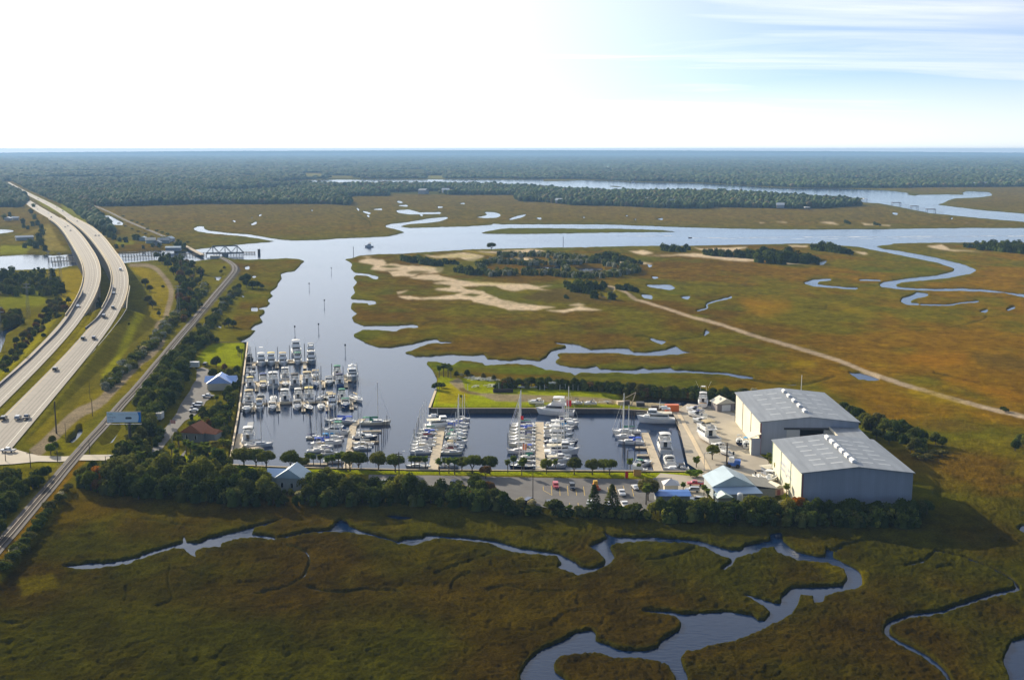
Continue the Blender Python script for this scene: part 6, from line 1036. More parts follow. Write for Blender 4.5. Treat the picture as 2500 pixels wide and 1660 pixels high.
near_boat('fly', 1621, 1108, 14.5, 'stern', 'big white motor yacht seen from astern, right of the wide pier', None, da=8); near_boat('express', 1632, 1138, 10.5, 'stern', 'white motor cruiser seen from astern just below the big motor yacht', None, da=10); span_boat('express', (1683,1151), (1619,1150), 'white cruiser with black top lying along the near seawall', None, canvas='black')
span_boat('express', (1549,1140), (1592,1132), 'white cruiser with green canvas half hidden behind a palm', None, canvas='green'); span_boat('express', (1548,1155), (1582,1150), 'white cruiser tucked beside the orange fronted hut', None, canvas='white')
span_boat('fly', (912,603), (890,603), 'small white cruiser crossing the wide river', None, canvas='tan'); span_boat('console', (1689,581), (1680,581), 'tiny speedboat trailing a long white wake', None, hull='black'); span_boat('fly', (1550,446), (1540,446), 'far away boat on the distant river', None)
# wake
wk = bpy.data.materials.new('wake_foam'); wk.use_nodes = True; g = wk.node_tree; b = g.nodes['Principled BSDF']; b.inputs['Base Color'].default_value = (.8, .84, .88, 1); b.inputs['Roughness'].default_value = .6
geo = g.nodes.new('ShaderNodeNewGeometry'); n_ = g.nodes.new('ShaderNodeTexNoise'); n_.inputs['Scale'].default_value = .05; n_.inputs['Detail'].default_value = 6; g.links.new(geo.outputs['Position'], n_.inputs['Vector']); r_ = g.nodes.new('ShaderNodeMapRange'); g.links.new(n_.outputs['Fac'], r_.inputs[0]); r_.inputs[1].default_value = .40; r_.inputs[2].default_value = .66; r_.inputs[4].default_value = .75; g.links.new(r_.outputs[0], b.inputs['Alpha'])
q = MB()
def wstrip(pts, w0, w1):
    P_ = [G(p[0], p[1], .06) for p in crv(pts, 6)]; n = len(P_); a = []; b_ = []
    for i, p in enumerate(P_): w_ = (w0 + (w1 - w0) * i / n) / 2; a.append((p.x, p.y + w_, .06)); b_.append((p.x, p.y - w_, .06))
    q.add(a + b_, [(i, n + i, n + i + 1, i + 1) for i in range(n - 1)])
wstrip([(1690,581),(1705,581.3),(1800,580.5),(2000,579),(2250,578),(2500,576.5),(2700,575)], 7, 22); wstrip([(1760,583.5),(1950,584),(2150,583),(2300,582)], 3, 10); wstrip([(1500,575),(1560,577),(1640,576)], 4, 9)
o = q.build('wake', wk); tag(o, 'long white wake on the river', None, None, 'structure')
# boats ashore on stands
def stand(t, L, n=3):
    q = MB(); s = 1 / t.scale[0]
    for i in range(n):
        x = (-.32 + .3 * i) * L
        for sd in (-1, 1): q.tube((x * s, sd * .9, -.5 * s - .2), (x * s, sd * .55, .15), .06 * s, .06 * s, 4)
    q.build('stand', DARKST, t)
ash = [('express',(1328,984),(1288,984),'white','white','bow pointing left on the lawn, leftmost of the boats ashore'),('fly',(1386,984),(1356,984),'white','white','ashore behind the large seawall motor yacht'),('console',(1422,985),(1391,985),'white','black','ashore between two cruisers above the seawall'),('express',(1456,986),(1424,987),'white','black','ashore, rightmost on the lawn above the seawall')]
for k, s, b, hc, cc, lb in ash: t = span_boat(k, s, b, '%s %s' % (desc(k, hc, cc), lb), 'boats ashore on the lawn', hull=hc, canvas=cc, z=2.7); stand(t, 9)
t = near_boat('sport', 1716, 992, 11.5, 'stern', 'white sport fishing boat on stands with tall outriggers, seen from astern beside the garage', None, z=2.9); stand(t, 11)
ash = [('express',(1714,1008),(1674,1000),'white','navy'),('express',(1722,1020),(1678,1011),'white','navy'),('express',(1728,1036),(1690,1027),'grey','white'),('console',(1740,1048),(1700,1040),'white','blue'),('express',(1742,1062),(1702,1050),'white','tan'),('fly',(1746,1082),(1704,1058),'white','tan'),('express',(1768,1100),(1735,1088),'white','white'),('console',(1790,1112),(1757,1103),'white','grey')]
for i, (k, s, b, hc, cc) in enumerate(ash): t = span_boat(k, s, b, '%s on yard stands, %s' % (desc(k, hc, cc), words[i].replace('from left', 'from the skip').replace('leftmost', 'nearest the skip')), 'boats on stands in the yard row', hull=hc, canvas=cc, z=2.75, under=HRED if k == 'fly' else None); stand(t, 9)
for (x, y, L_, hc, cc, lb) in [(1805,1084,7,'navy','grey','navy bottomed open boat parked against the far storage building'),(1822,1092,7.5,'white','sky','white boat with bright blue top parked against the far storage building')]: t = near_boat('console', x, y, L_, 'stern', lb, None, z=2.7, hull=hc, canvas=cc); stand(t, 6)
t = span_boat('console', (1845,1163), (1864,1178), 'white open boat with black top on a trailer, left of a pair', None, hull='white', canvas='black', z=2.7); stand(t, 6)
t = span_boat('console', (1888,1166), (1868,1182), 'white open boat with white top on a trailer, right of a pair', None, canvas='white', z=2.7); stand(t, 6)
# boat trailers
def mk_trailer():
    t = thing('boat_trailer'); q = MB()
    for s_ in (-1, 1): q.tube((-2.6, s_ * .85, .6), (1.4, s_ * .8, .6), .07, .07, 5); q.tube((1.4, s_ * .8, .6), (3.4, 0, .6), .07, .07, 5); q.tube((-2.2, s_ * .5, .95), (.8, s_ * .5, .95), .06, .06, 5)
    for x in (-2.5, -1, .6): q.tube((x, -.85, .6), (x, .85, .6), .06, .06, 5)
    q.tube((2.6, 0, .6), (2.6, 0, 1.3), .06, .06, 5); q.build('frame', ALU, t)
    for s_ in (-1, 1): q = MB(); q.tube((-.8, s_ * 1.0, .35), (-.8, s_ * 1.2, .35), .35, .35, 10); q.build('wheel', BLACK, t); 
    q = MB(); q.box(-1.3, -.3, -1.25, -.95, .72, .76); q.box(-1.3, -.3, .95, 1.25, .72, .76); q.build('mudguard', WHITE, t); return t
TR0 = mk_trailer(); first = True; lst = [(1148 + i * 7.5, 924 + (i % 3) * 2 + i * .4, 200 + (i * 7) % 25, 'in the upper left row of empty trailers') for i in range(9)] + [(1196 + i * 8, 943 + (i % 2) * 3, 200 + (i * 11) % 30, 'in the middle row of empty trailers') for i in range(5)] + [(x, 948, 165 + (i * 9) % 20, 'along the dark hedge near the white posts') for i, x in enumerate([1268, 1284, 1308, 1328, 1381, 1398, 1419, 1443])] + [(1478, 984, 190, 'beside the rightmost boat on the lawn'), (1160, 946, 240, 'lying alone in the middle of the lawn')]
c_ = {}
for x, y, a_, lb in lst:
    t = TR0 if first else copy_tree(TR0); first = False; t.location = G(x, y, 2.0); t.rotation_euler = (0, 0, math.radians(a_)); k = c_.get(lb, 0); c_[lb] = k + 1
    tag(t, 'empty pale boat trailer %s%s' % ('' if 'beside' in lb or 'alone' in lb else words[k] + ' ', lb), 'trailer', 'empty boat trailers on the lawn')
q = MB(); rl = random.Random(9)
for i in range(14): q.tube((-4.6, -1.2 + (i % 5) * .55, .3 + (i // 5) * .5), (4.6, -1.2 + (i % 5) * .55 + rl.uniform(-.1, .1), .3 + (i // 5) * .5), .26, .24, 7)
o = q.build('timber_pile', WOODD); o.location = G(1228, 957, 2); o.rotation_euler = (0, 0, .08); tag(o, 'stack of dark poles lying on the lawn', 'timber pile')
# barge with crane legs near the sailing boats
t = thing('work_barge', 'low work barge with dark machinery moored at the far seawall', 'barge', G(1545, 1001, 0)); q = MB(); q.box(-7, 6, -2.5, 2.5, -.4, 1.4); q.build('hull', WOOD, t); q = MB(); q.box(1.5, 5, -1.6, 1.6, 1.4, 3.6); q.build('cab', DARKST, t)
q = MB(); q.tube((-1, 0, 1.4), (1.2, 0, 8.0), .3, .2, 5); q.tube((1.2, 0, 8), (-3.5, 0, 5.4), .16, .12, 5); q.build('crane_arm', CAPW, t)
def box_house(name, label, cat, px, py, w_, d_, h_, m, ang=0): q = MB(); q.box(-w_ / 2, w_ / 2, -d_ / 2, d_ / 2, 0, h_); q.box(-w_ / 2 - .15, w_ / 2 + .15, -d_ / 2 - .15, d_ / 2 + .15, h_ + .003, h_ + .15); o = q.build(name, m); o.location = G(px, py, 2); o.rotation_euler = (0, 0, math.radians(ang)); return tag(o, label, cat)
box_house('timber_crate', 'pale topped crate on the bank above the work barge', 'crate', 1516, 987, 3.4, 2.2, 1.3, CAPW, 10); box_house('timber_crate', 'dark crate beside the pale topped one above the work barge', 'crate', 1531, 988, 2.2, 1.8, 1.8, WOODD); box_house('scrap_skip', 'long low dark skip left of the orange skip', 'skip', 1603, 999, 4.6, 2.2, 1.4, WOODD)
# forklift for lifting boats
t = thing('forklift', 'tall blue and white marina forklift with high dark mast in the boat yard', 'forklift', G(1786, 1140, 2), math.radians(170)); q = MB(); q.box(-3, 1.2, -1.4, 1.4, .8, 1.9); q.box(-3.1, -1.0, -1.3, 1.3, 1.9, 2.7); q.build('body', mat('forklift_blue', (.02, .12, .50), .4), t); q = MB(); q.box(-.8, 1.0, -1.1, 1.1, 1.9, 3.6); q.build('cab', WHITE, t)
q = MB()
for s_ in (-.75, .75): q.box(1.5, 2.0, s_ - .2, s_ + .2, .3, 8.6)
for z in (2, 4, 6, 8.2): q.box(1.55, 1.95, -.7, .7, z, z + .3)
q.build('mast', WOODD, t); q = MB()
for s_ in (-.6, .6): q.box(2.0, 5.6, s_ - .12, s_ + .12, .5, .65)
q.build('fork', DARKST, t)
for x in (-2.1, .9):
    for s_ in (-1.45, 1.25): q = MB(); q.tube((x, s_, .75), (x, s_ + .35, .75), .75, .75, 12); q.build('wheel', BLACK, t)
# flags
def flag(px, py, z0, h, m1, label, w_=1.2, hh=.8):
    g = G(px, py, z0); t = thing('flag', label, 'flag', g); q = MB(); q.tube((0, 0, 0), (0, 0, h), .05, .04, 5); q.build('pole', ALU, t); q = MB()
    n = 6; A = [(i * w_ / n, .12 * math.sin(i * 1.6), h - .05 - .04 * i) for i in range(n + 1)]; B_ = [(x, y + .02, z - hh) for x, y, z in A]; q.add(A + B_, [(i, i + 1, n + 2 + i, n + 1 + i) for i in range(n)]); q.build('cloth', m1, t); return t
FR = mat('flag_red', (.75, .02, .02), .7); FO = mat('flag_orange', (.85, .20, .03), .7); FW = mat('flag_white_red', (.75, .60, .55), .7)
flag(1382, 1011, 3.2, 6.2, FR, 'bright red flag flying on the large seawall motor yacht', 2.2, 2.6); flag(1275, 1105, 1.5, 3.6, FO, 'orange red pennant among the sailing boats', 1.6, 2.4); flag(1271, 1040, 1.5, 4.4, FR, 'small pinkish red flag at the far end of the crowded dock', 1.2, 1.6); flag(1526, 1168, 2, 2.6, FR, 'fat red banner standing on the grass by the hut', 1.1, 2.2); flag(422, 1105, 2, 9.5, FW, 'white and red flag above the palms by the drive', 2.0, 1.3); flag(418, 1080, 2, 9, mat('flag_stripes', (.62, .30, .26), .7), 'striped flag in the trees beside the drive', 2.0, 1.4)
print('boats', time.time() - T0)
# ================================================================ vehicles
def mk_car(kind):
    t = thing('parked_car'); q = MB()
    P_ = {'sedan': (4.6, 1.8, [(-2.3, .45), (-2.28, .85), (-1.5, .95), (-.95, 1.42), (.45, 1.42), (1.15, .98), (2.15, .85), (2.3, .45)]), 'suv': (4.8, 1.9, [(-2.4, .5), (-2.4, 1.1), (-2.2, 1.72), (.4, 1.72), (1.05, 1.12), (2.25, 1.0), (2.4, .5)]), 'pickup': (5.5, 1.95, [(-2.75, .55), (-2.75, 1.08), (-.7, 1.08), (-.6, 1.72), (.75, 1.72), (1.3, 1.12), (2.6, 1.02), (2.75, .55)]), 'van': (5.2, 2.0, [(-2.6, .5), (-2.6, 2.0), (1.3, 2.0), (1.9, 1.3), (2.5, 1.1), (2.6, .5)])}[kind]
    L, W, pr = P_; hw = W / 2
    def side(y, f=1.0): return [Vector((x, y * (1 if z < 1.12 else .86), z)) for x, z in pr]
    a, b = side(-hw), side(hw); n = len(a); q.add(a + b, [tuple(range(n)), tuple(range(2 * n - 1, n - 1, -1))] + [(i, n + i, n + (i + 1) % n, (i + 1) % n) for i in range(n)]); body = q.build('body', WHITE, t); body.material_slots[0].link = 'OBJECT'
    q = MB(); zt = max(z for x, z in pr)
    if kind == 'sedan': gl = (-1.25, .9, .98, 1.36, -.98, .5)
    elif kind == 'suv': gl = (-2.25, .95, 1.15, 1.64, -2.15, .48)
    elif kind == 'pickup': gl = (-.62, 1.24, 1.14, 1.66, -.56, .80)
    else: gl = (.3, 1.95, 1.3, 1.9, .3, 1.38)
    x0, x1, z0, z1, t0, t1 = gl
    y0, y1 = hw * .93 + .01, hw * .865 + .01
    q.add([(x0, -y0, z0), (x1, -y0 * .95, z0), (x1, y0 * .95, z0), (x0, y0, z0), (t0 - .02, -y1, z1), (t1 + .05, -y1, z1), (t1 + .05, y1, z1), (t0 - .02, y1, z1)], [(0, 1, 5, 4), (1, 2, 6, 5), (2, 3, 7, 6), (3, 0, 4, 7)]); q.build('windows', GLASS, t)
    if kind == 'pickup': q = MB(); q.box(-2.6, -.85, -.8, .8, 1.06, 1.10); q.build('cargo_bed', DARKFLOOR, t)
    for x in (-L * .31, L * .31):
        for s_ in (-1, 1): q = MB(); q.tube((x, s_ * (hw - .2), .34), (x, s_ * (hw + .02), .34), .34, .34, 10); q.build('wheel', BLACK, t)
    for s_ in (-1, 1): q = MB(); q.box(L / 2 - .03, L / 2 + .03, s_ * hw * .72 - .16, s_ * hw * .72 + .16, .68, .84); q.build('headlight', WHITE, t)
    return t
CT = {k: mk_car(k) for k in ('sedan', 'suv', 'pickup', 'van')}; used = set(); CM = {}
def car(kind, x, y, z, rz, colr, cname, label, group, ang3=None):
    t = CT[kind] if kind not in used else copy_tree(CT[kind]); used.add(kind); t.location = (x, y, z); t.rotation_euler = ang3 or (0, 0, rz)
    if cname not in CM: CM[cname] = mat('car_' + cname, colr, .28, .1, coat=.5)
    body = [c for c in t.children if c.name.startswith('body')][0]; body.material_slots[0].link = 'OBJECT'; body.material_slots[0].material = CM[cname]
    t.name = {'pickup': 'pickup_truck', 'van': 'van'}.get(kind, 'car'); tag(t, label, {'pickup': 'pickup', 'van': 'van'}.get(kind, 'car'), group); return t
CC = {'white': (.80, .80, .80), 'black': (.015, .015, .02), 'silver': (.42, .44, .46), 'red': (.50, .01, .02), 'navy': (.015, .025, .08), 'grey': (.12, .13, .14), 'blue': (.05, .12, .35)}
def pcar(kind, px, py, deg, c, label, group=None, z=2.14): g = G(px, py, z); return car(kind, g.x, g.y, z, math.radians(deg), CC[c], c, label, group)
def rcar(which, py, lane, kind, c, label, rev=False):
    cN, nr, wd = which; i = seg_y(cN, py); p = cN[i]; tg = cN[min(i + 2, len(cN) - 1)] - cN[max(i - 2, 0)]; a = math.atan2(tg[1], tg[0]); pitch = -math.atan2(tg[2], math.hypot(tg[0], tg[1]))
    q_ = proj(p[0] + nr[i][0] * 3, p[1] + nr[i][1] * 3, p[2])[0] - proj(*p)[0]; sg = 1 if q_ > 0 else -1; o_ = lane * wd[i] / 2 * sg
    if rev: a += math.pi; pitch = -pitch
    return car(kind, p[0] + nr[i][0] * o_, p[1] + nr[i][1] * o_, p[2] + .04, 0, CC[c], c, label, 'cars on the highway', (0, pitch, a))
for w_, y, ln, k, c, lb in [(HR,662,.25,'van','white','white van on the right bridge near its top'),(HR,722,-.45,'sedan','white','small white car high on the right highway bridge'),(HR,754,.15,'suv','grey','grey car on the right highway just past the bridge end'),(HR,766,-.25,'van','navy','dark van casting a long shadow at the end of the right bridge'),(HR,835,-.6,'suv','black','left of two dark cars side by side on the right highway'),(HR,835,.35,'suv','navy','right of two dark cars side by side on the right highway'),(HR,884,-.55,'suv','black','lone black car in the left lane of the right highway'),(HR,1001,.45,'pickup','navy','dark pickup, farthest of three vehicles bunched on the near highway'),(HR,1009,.0,'suv','silver','silver car, middle of three vehicles bunched on the near highway'),(HR,1015,-.75,'suv','black','black car, nearest of three vehicles bunched on the highway'),(HL,753,-.3,'sedan','white','white car on the left highway at the bridge end'),
   (HR,576,.0,'sedan','black','left of two dark cars side by side high on the far bridge'),(HR,577,.5,'sedan','grey','right of two dark cars side by side high on the far bridge'),(HL,556,-.3,'sedan','black','farther left of three dark cars on the left bridge'),(HL,553,.3,'sedan','grey','farther right of three dark cars on the left bridge'),(HL,564,.0,'sedan','navy','nearest of three dark cars on the left bridge'),(HR,541,.1,'sedan','black','single dark car just past the far end of the right bridge')]: rcar(w_, y, ln, k, c, lb, rev=(w_ is HR))
rc = random.Random(4)
for i in range(16):
    w_ = HL if i % 2 else HR; y = 458 + i * 4.9; rcar(w_, y, rc.choice([-.4, .4]), 'sedan' if i % 3 else 'van', rc.choice(['white', 'black', 'grey', 'silver']), 'distant vehicle, far %s carriageway, %s' % ('left' if i % 2 else 'right', words[i // 2].replace('from left', 'from horizon').replace('leftmost', 'nearest horizon')))
pcar('pickup', 20, 1103, 175, 'white', 'white pickup truck turning at the level crossing road', z=2.35)
for a in [('suv',1357,1190,-88,'red','bright red car parked in the bays'),('suv',1397,1192,-88,'black','black car parked two bays right of the red car'),('pickup',1518,1207,-88,'white','white pickup parked in the upper bays'),('pickup',1525,1236,-86,'white','white pickup parked in the lower bays between small trees'),('suv',1340,1232,95,'black','dark car backed into the lower bays by a shrub'),('van',1290,1230,60,'navy','dark van half hidden by shrubs at the left end of the lower bays'),('sedan',1440,1230,80,'white','white car hidden behind a conifer'),('sedan',1484,1234,80,'white','white car half hidden beside the second conifer'),('sedan',1551,1193,100,'white','white car showing beside the round tree'),('pickup',1697,1184,178,'red','red pickup parked behind the silver car near the office'),('suv',1690,1200,175,'silver','silver car parked beside the marina office'),('sedan',1684,1226,170,'white','white car in front of the blue roofed shed'),('suv',1702,1224,170,'silver','silver car in front of the marina office porch'),('suv',1110,1182,75,'navy','dark car on the tree shaded drive'),('sedan',938,1181,85,'silver','silver car parked in shade left of the drive'),('sedan',960,1176,85,'blue','blue car parked in shade beside the silver one'),
          ('pickup',508,970,180,'white','white pickup parked alone by the blue roofed clubhouse'),('suv',482,990,170,'white','uppermost white car of the group in the shaded drive'),('suv',478,998,175,'navy','middle dark car of the group in the shaded drive'),('sedan',474,1005,178,'white','lowest white car of the group in the shaded drive'),('sedan',389,1005,10,'silver','silver car beside the white box trailer'),('suv',356,1063,15,'black','black car under the trees left of the drive'),('sedan',334,1079,15,'white','white car hidden in the trees near the crossing'),('suv',502,892,90,'black','black car at the top of the drive beside the lawn')]: pcar(a[0], a[1], a[2], a[3], a[4], a[5], 'cars parked around the marina')
# yellow loader in the car park, red grill barrels
t = thing('loader', 'orange and yellow loader tractor parked in the bays', 'tractor', G(1454, 1194, 2.14), math.radians(-80)); q = MB(); q.box(-1.6, 1.4, -.7, .7, .8, 1.6); q.build('body', ORANGE, t); q = MB(); q.box(-.9, .3, -.65, .65, 1.6, 2.9); q.build('cab', mat('loader_yellow', (.70, .42, .04), .5), t)
for x, r_ in ((-1.0, .75), (1.1, .5)):
    for s_ in (-.95, .6): q = MB(); q.tube((x, s_, r_), (x, s_ + .35, r_), r_, r_, 12); q.build('wheel', BLACK, t)
q = MB(); q.box(1.9, 2.5, -1.1, 1.1, .3, 1.0); q.box(1.2, 1.95, -.5, -.35, .8, 1.1); q.box(1.2, 1.95, .35, .5, .8, 1.1); q.build('bucket', mat('bucket_red', (.5, .08, .03), .5), t)
print('vehicles', time.time() - T0)
# ================================================================ trees and shrubs
def leafmat(name, cols, tr=.35):
    m = bpy.data.materials.new(name); m.use_nodes = True; g = m.node_tree; g.nodes.clear(); o = g.nodes.new('ShaderNodeOutputMaterial')
    oi = g.nodes.new('ShaderNodeObjectInfo'); at = g.nodes.new('ShaderNodeAttribute'); at.attribute_name = 'col'
    cr = g.nodes.new('ShaderNodeValToRGB'); cr.color_ramp.interpolation = 'LINEAR'; e = cr.color_ramp.elements
    e[0].color = (*cols[0], 1); e[1].color = (*cols[-1], 1)
    for i, c in enumerate(cols[1:-1]): k = e.new((i + 1) / (len(cols) - 1)); k.color = (*c, 1)
    g.links.new(oi.outputs['Random'], cr.inputs[0])
    mm = g.nodes.new('ShaderNodeMix'); mm.data_type = 'RGBA'; mm.blend_type = 'MULTIPLY'; mm.inputs['Factor'].default_value = 1; g.links.new(cr.outputs[0], mm.inputs['A']); g.links.new(at.outputs['Color'], mm.inputs['B'])
    d = g.nodes.new('ShaderNodeBsdfDiffuse'); t = g.nodes.new('ShaderNodeBsdfTranslucent'); x = g.nodes.new('ShaderNodeMixShader'); x.inputs[0].default_value = tr
    g.links.new(mm.outputs['Result'], d.inputs[0]); g.links.new(mm.outputs['Result'], t.inputs[0]); g.links.new(d.outputs[0], x.inputs[1]); g.links.new(t.outputs[0], x.inputs[2]); g.links.new(x.outputs[0], o.inputs[0]); return m
LF = {'oak': leafmat('leaves_oak', [(0.101, 0.125, 0.018), (0.135, 0.163, 0.022), (0.162, 0.163, 0.030), (0.108, 0.138, 0.030)]), 'dark': leafmat('leaves_dark', [(0.061, 0.088, 0.018), (0.074, 0.106, 0.020), (0.101, 0.112, 0.025)]), 'yellow': leafmat('leaves_yellow_green', [(0.243, 0.237, 0.030), (0.203, 0.237, 0.035), (0.297, 0.250, 0.040), (0.176, 0.213, 0.035)]), 'orange': leafmat('leaves_orange', [(0.42, 0.16, 0.015), (0.42, 0.16, 0.015)]), 'palm': leafmat('leaves_palm', [(0.095, 0.138, 0.016), (0.135, 0.163, 0.022), (0.081, 0.125, 0.020)]), 'white': leafmat('leaves_pale_seed', [(0.459, 0.425, 0.240), (0.351, 0.350, 0.170), (0.540, 0.475, 0.280)]), 'rust': leafmat('leaves_rusty', [(0.203, 0.112, 0.030), (0.243, 0.125, 0.040)]), 'hedge': leafmat('leaves_olive', [(0.135, 0.138, 0.030), (0.176, 0.156, 0.045), (0.108, 0.125, 0.030)]), 'bright': leafmat('leaves_bright', [(0.135, 0.213, 0.015), (0.162, 0.225, 0.020)])}
BARK = mat('bark', (.10, .075, .055), .9); BARKG = mat('palm_bark', (.16, .13, .10), .9)
def leaves(rg, cen, rad, n, size, flat=.75, lobes=14, core=True):
    L_ = []
    for i in range(lobes):
        d = rg.normal(size=3); d /= np.linalg.norm(d); d[2] = abs(d[2]) * .9 - .25; k = rg.uniform(.35, .72); L_.append((cen + d * rad * k, rad * rg.uniform(.34, .52)))
    P_ = []; Nn = []; sh = []
    for i in range(n):
        c, r = L_[rg.integers(lobes)]; d = rg.normal(size=3); d /= np.linalg.norm(d); d[2] = d[2] if d[2] > -.5 else -d[2]; P_.append(c + d * r * rg.uniform(.78, 1.08)); Nn.append(d + rg.normal(size=3) * .45); sh.append(rg.uniform(.65, 1.3))
    P_ = np.array(P_); Nn = np.array(Nn); Nn /= np.linalg.norm(Nn, axis=1)[:, None]; a = np.cross(Nn, rg.normal(size=(n, 3))); a /= np.linalg.norm(a, axis=1)[:, None]; b = np.cross(Nn, a); s = (size * rg.uniform(.6, 1.3, n))[:, None]
    V = np.stack([P_ - a * s - b * s * .6, P_ + a * s * .8 - b * s * .7, P_ + a * s + b * s * .6, P_ - a * s * .7 + b * s * .7], 1).reshape(-1, 3); Fq = np.arange(n * 4).reshape(n, 4); col_ = np.repeat(np.array(sh)[:, None] * np.ones((1, 3)), 4, 0)
    if core:
        for c, r in L_:
            m = 5; vs = []
            for k in range(3):
                for j in range(m): th = 2 * math.pi * j / m + k; ph = (-.6, 0, .6)[k]; vs.append(c + r * .72 * np.array([math.cos(th) * math.cos(ph), math.sin(th) * math.cos(ph), math.sin(ph) * 1.2]))
            o = len(V); V = np.vstack([V, np.array(vs)]); f = [(o + k * m + j, o + k * m + (j + 1) % m, o + (k + 1) * m + (j + 1) % m, o + (k + 1) * m + j) for k in range(2) for j in range(m)] + [(o, o + 1, o + 2, o + 4), (o + 10, o + 11, o + 12, o + 14), (o + 2, o + 3, o + 4, o + 4 + 0)][:2]
            Fq = np.vstack([Fq, np.array(f)]); col_ = np.vstack([col_, np.full((len(vs), 3), .8)])
    return V, Fq, col_
def mk_tree(kind, seed):
    rg = np.random.default_rng(seed); t = thing({'palm': 'palm_tree', 'cedar': 'conifer', 'shrub': 'shrub'}.get(kind, 'tree'))
    if kind == 'palm':
        q = MB(); pts = [(0, 0, -.2), (.08, .05, 2), (.12, .1, 4), (.1, .12, 6.1)]
        for a, b in zip(pts[:-1], pts[1:]): q.tube(a, b, .24, .22, 7)
        q.build('trunk', BARKG, t); V = []; Fq = []; cl = []; cc = np.array([.1, .12, 6.2])
        for i in range(34):
            az = rg.uniform(0, 6.28); el = rg.uniform(-.7, 1.2); ln = rg.uniform(1.8, 2.6); d = np.array([math.cos(az), math.sin(az), 0]); p = cc.copy(); w0 = None; s0 = rg.uniform(.7, 1.25)
            for k in range(5):
                w = (.12, .6, .85, .6, .12)[k]; sd = np.array([-d[1], d[0], 0]); o = len(V); V += [p - sd * w + (0, 0, -w * .35), p + (0, 0, .05), p + sd * w + (0, 0, -w * .35)]; cl += [[s0] * 3] * 3
                if k: Fq += [(o - 3, o - 2, o + 1, o), (o - 2, o - 1, o + 2, o + 1)]
                p = p + (d * math.cos(el) + np.array([0, 0, math.sin(el)])) * ln / 4.2; el -= .42
        np_o = np_mesh('crown', np.array(V), np.array(Fq), [LF['palm']], cols=np.array(cl)); np_o.parent = t
    elif kind == 'cedar':
        q = MB(); q.tube((0, 0, -.2), (0, 0, 7.5), .25, .06, 6); q.build('trunk', BARK, t); n = 900; z = rg.uniform(.6, 8.6, n) ; r = (1 - z / 9.0) ** .8 * 2.9 * rg.uniform(.55, 1.1, n); a = rg.uniform(0, 6.28, n); P_ = np.stack([r * np.cos(a), r * np.sin(a), z], 1); s = rg.uniform(.25, .5, n)[:, None]; u_ = np.stack([np.cos(a), np.sin(a), -.4 + 0 * a], 1); v_ = np.stack([-np.sin(a), np.cos(a), rg.uniform(-.3, .3, n)], 1)
        V = np.stack([P_ - u_ * s, P_ - v_ * s * .6, P_ + u_ * s, P_ + v_ * s * .6], 1).reshape(-1, 3); o = np_mesh('crown', V, np.arange(n * 4).reshape(n, 4), [LF['dark']], cols=np.repeat(rg.uniform(.6, 1.4, n)[:, None] * np.ones((1, 3)), 4, 0)); o.parent = t
    elif kind == 'shrub':
        V, Fq, cl = leaves(rg, np.array([0, 0, 1.3]), np.array([1.9, 1.9, 1.5]), 420, .26, lobes=8); V[:, 2] = np.maximum(V[:, 2], -.1); q = MB(); q.tube((0, 0, -.2), (0, 0, 1.2), .12, .08, 5); q.build('stem', BARK, t); o = np_mesh('crown', V, Fq, [LF['hedge']], cols=cl); o.parent = t
    else:      # broad tree about 9 m tall, crown radius 4
        q = MB(); hb = 2.3 if kind == 'oak' else 2.0; q.tube((0, 0, -.3), (.1, 0, hb), .34, .24, 7)
        for i in range(6): az = i * 1.05 + rg.uniform(-.3, .3); q.tube((.1, 0, hb - .2), (math.cos(az) * 2.1, math.sin(az) * 2.1, hb + 2.3 + rg.uniform(0, 1)), .17, .06, 5)
        q.build('trunk', BARK, t)
        cen, rad = (np.array([0, 0, 5.1]), np.array([4.3, 4.3, 3.9])) if kind == 'oak' else (np.array([0, 0, 4.3]), np.array([3.7, 3.7, 5.0]))
        V, Fq, cl = leaves(rg, cen, rad, 2100, .29, lobes=20); o = np_mesh('crown', V, Fq, [LF['oak']], cols=cl); o.parent = t
    return t
TT = {(k, v): mk_tree(k, 100 + v + 17 * len(k)) for k, n in (('oak', 3), ('bush', 4), ('palm', 3), ('cedar', 1), ('shrub', 4)) for v in range(n)}
NV = {'oak': 3, 'bush': 4, 'palm': 3, 'cedar': 1, 'shrub': 4}; HT = {'oak': 9.0, 'bush': 9.4, 'palm': 7.5, 'cedar': 8.6, 'shrub': 2.8}; tused = set(); rt_ = random.Random(21)
WD = {'oak': 'green', 'dark': 'dark green', 'yellow': 'yellowish green', 'orange': 'orange', 'palm': 'green', 'white': 'whitish seeding', 'rust': 'rusty brown', 'hedge': 'olive green', 'bright': 'bright green'}
WK = {'oak': 'round crowned tree', 'bush': 'bushy tree', 'palm': 'palm tree', 'cedar': 'conifer', 'shrub': 'shrub'}
def plant_tree(kind, x, y, h, leaf=None, base=None, wide=1.0):
    v = rt_.randrange(NV[kind]); key = (kind, v); t = TT[key] if key not in tused else copy_tree(TT[key]); tused.add(key)
    g = G(x, y, 2.0 if base is None else base); zz = ground_z(g.x, g.y); g = G(x, y, max(zz, .3)); s = h / HT[kind]; t.location = (g.x, g.y, max(zz, .2)); t.scale = (s * wide * rt_.uniform(.9, 1.1), s * wide * rt_.uniform(.9, 1.1), s); t.rotation_euler = (0, 0, rt_.uniform(0, 6.28))
    lf = leaf or {'oak': 'oak', 'bush': 'oak', 'palm': 'palm', 'cedar': 'dark', 'shrub': 'hedge'}[kind]
    for c in t.children:
        if c.name.startswith('crown'): c.material_slots[0].link = 'OBJECT'; c.material_slots[0].material = LF[lf]
    return t, lf
DL = {'oak': 'oak', 'bush': 'oak', 'palm': 'palm', 'cedar': 'dark', 'shrub': 'hedge'}
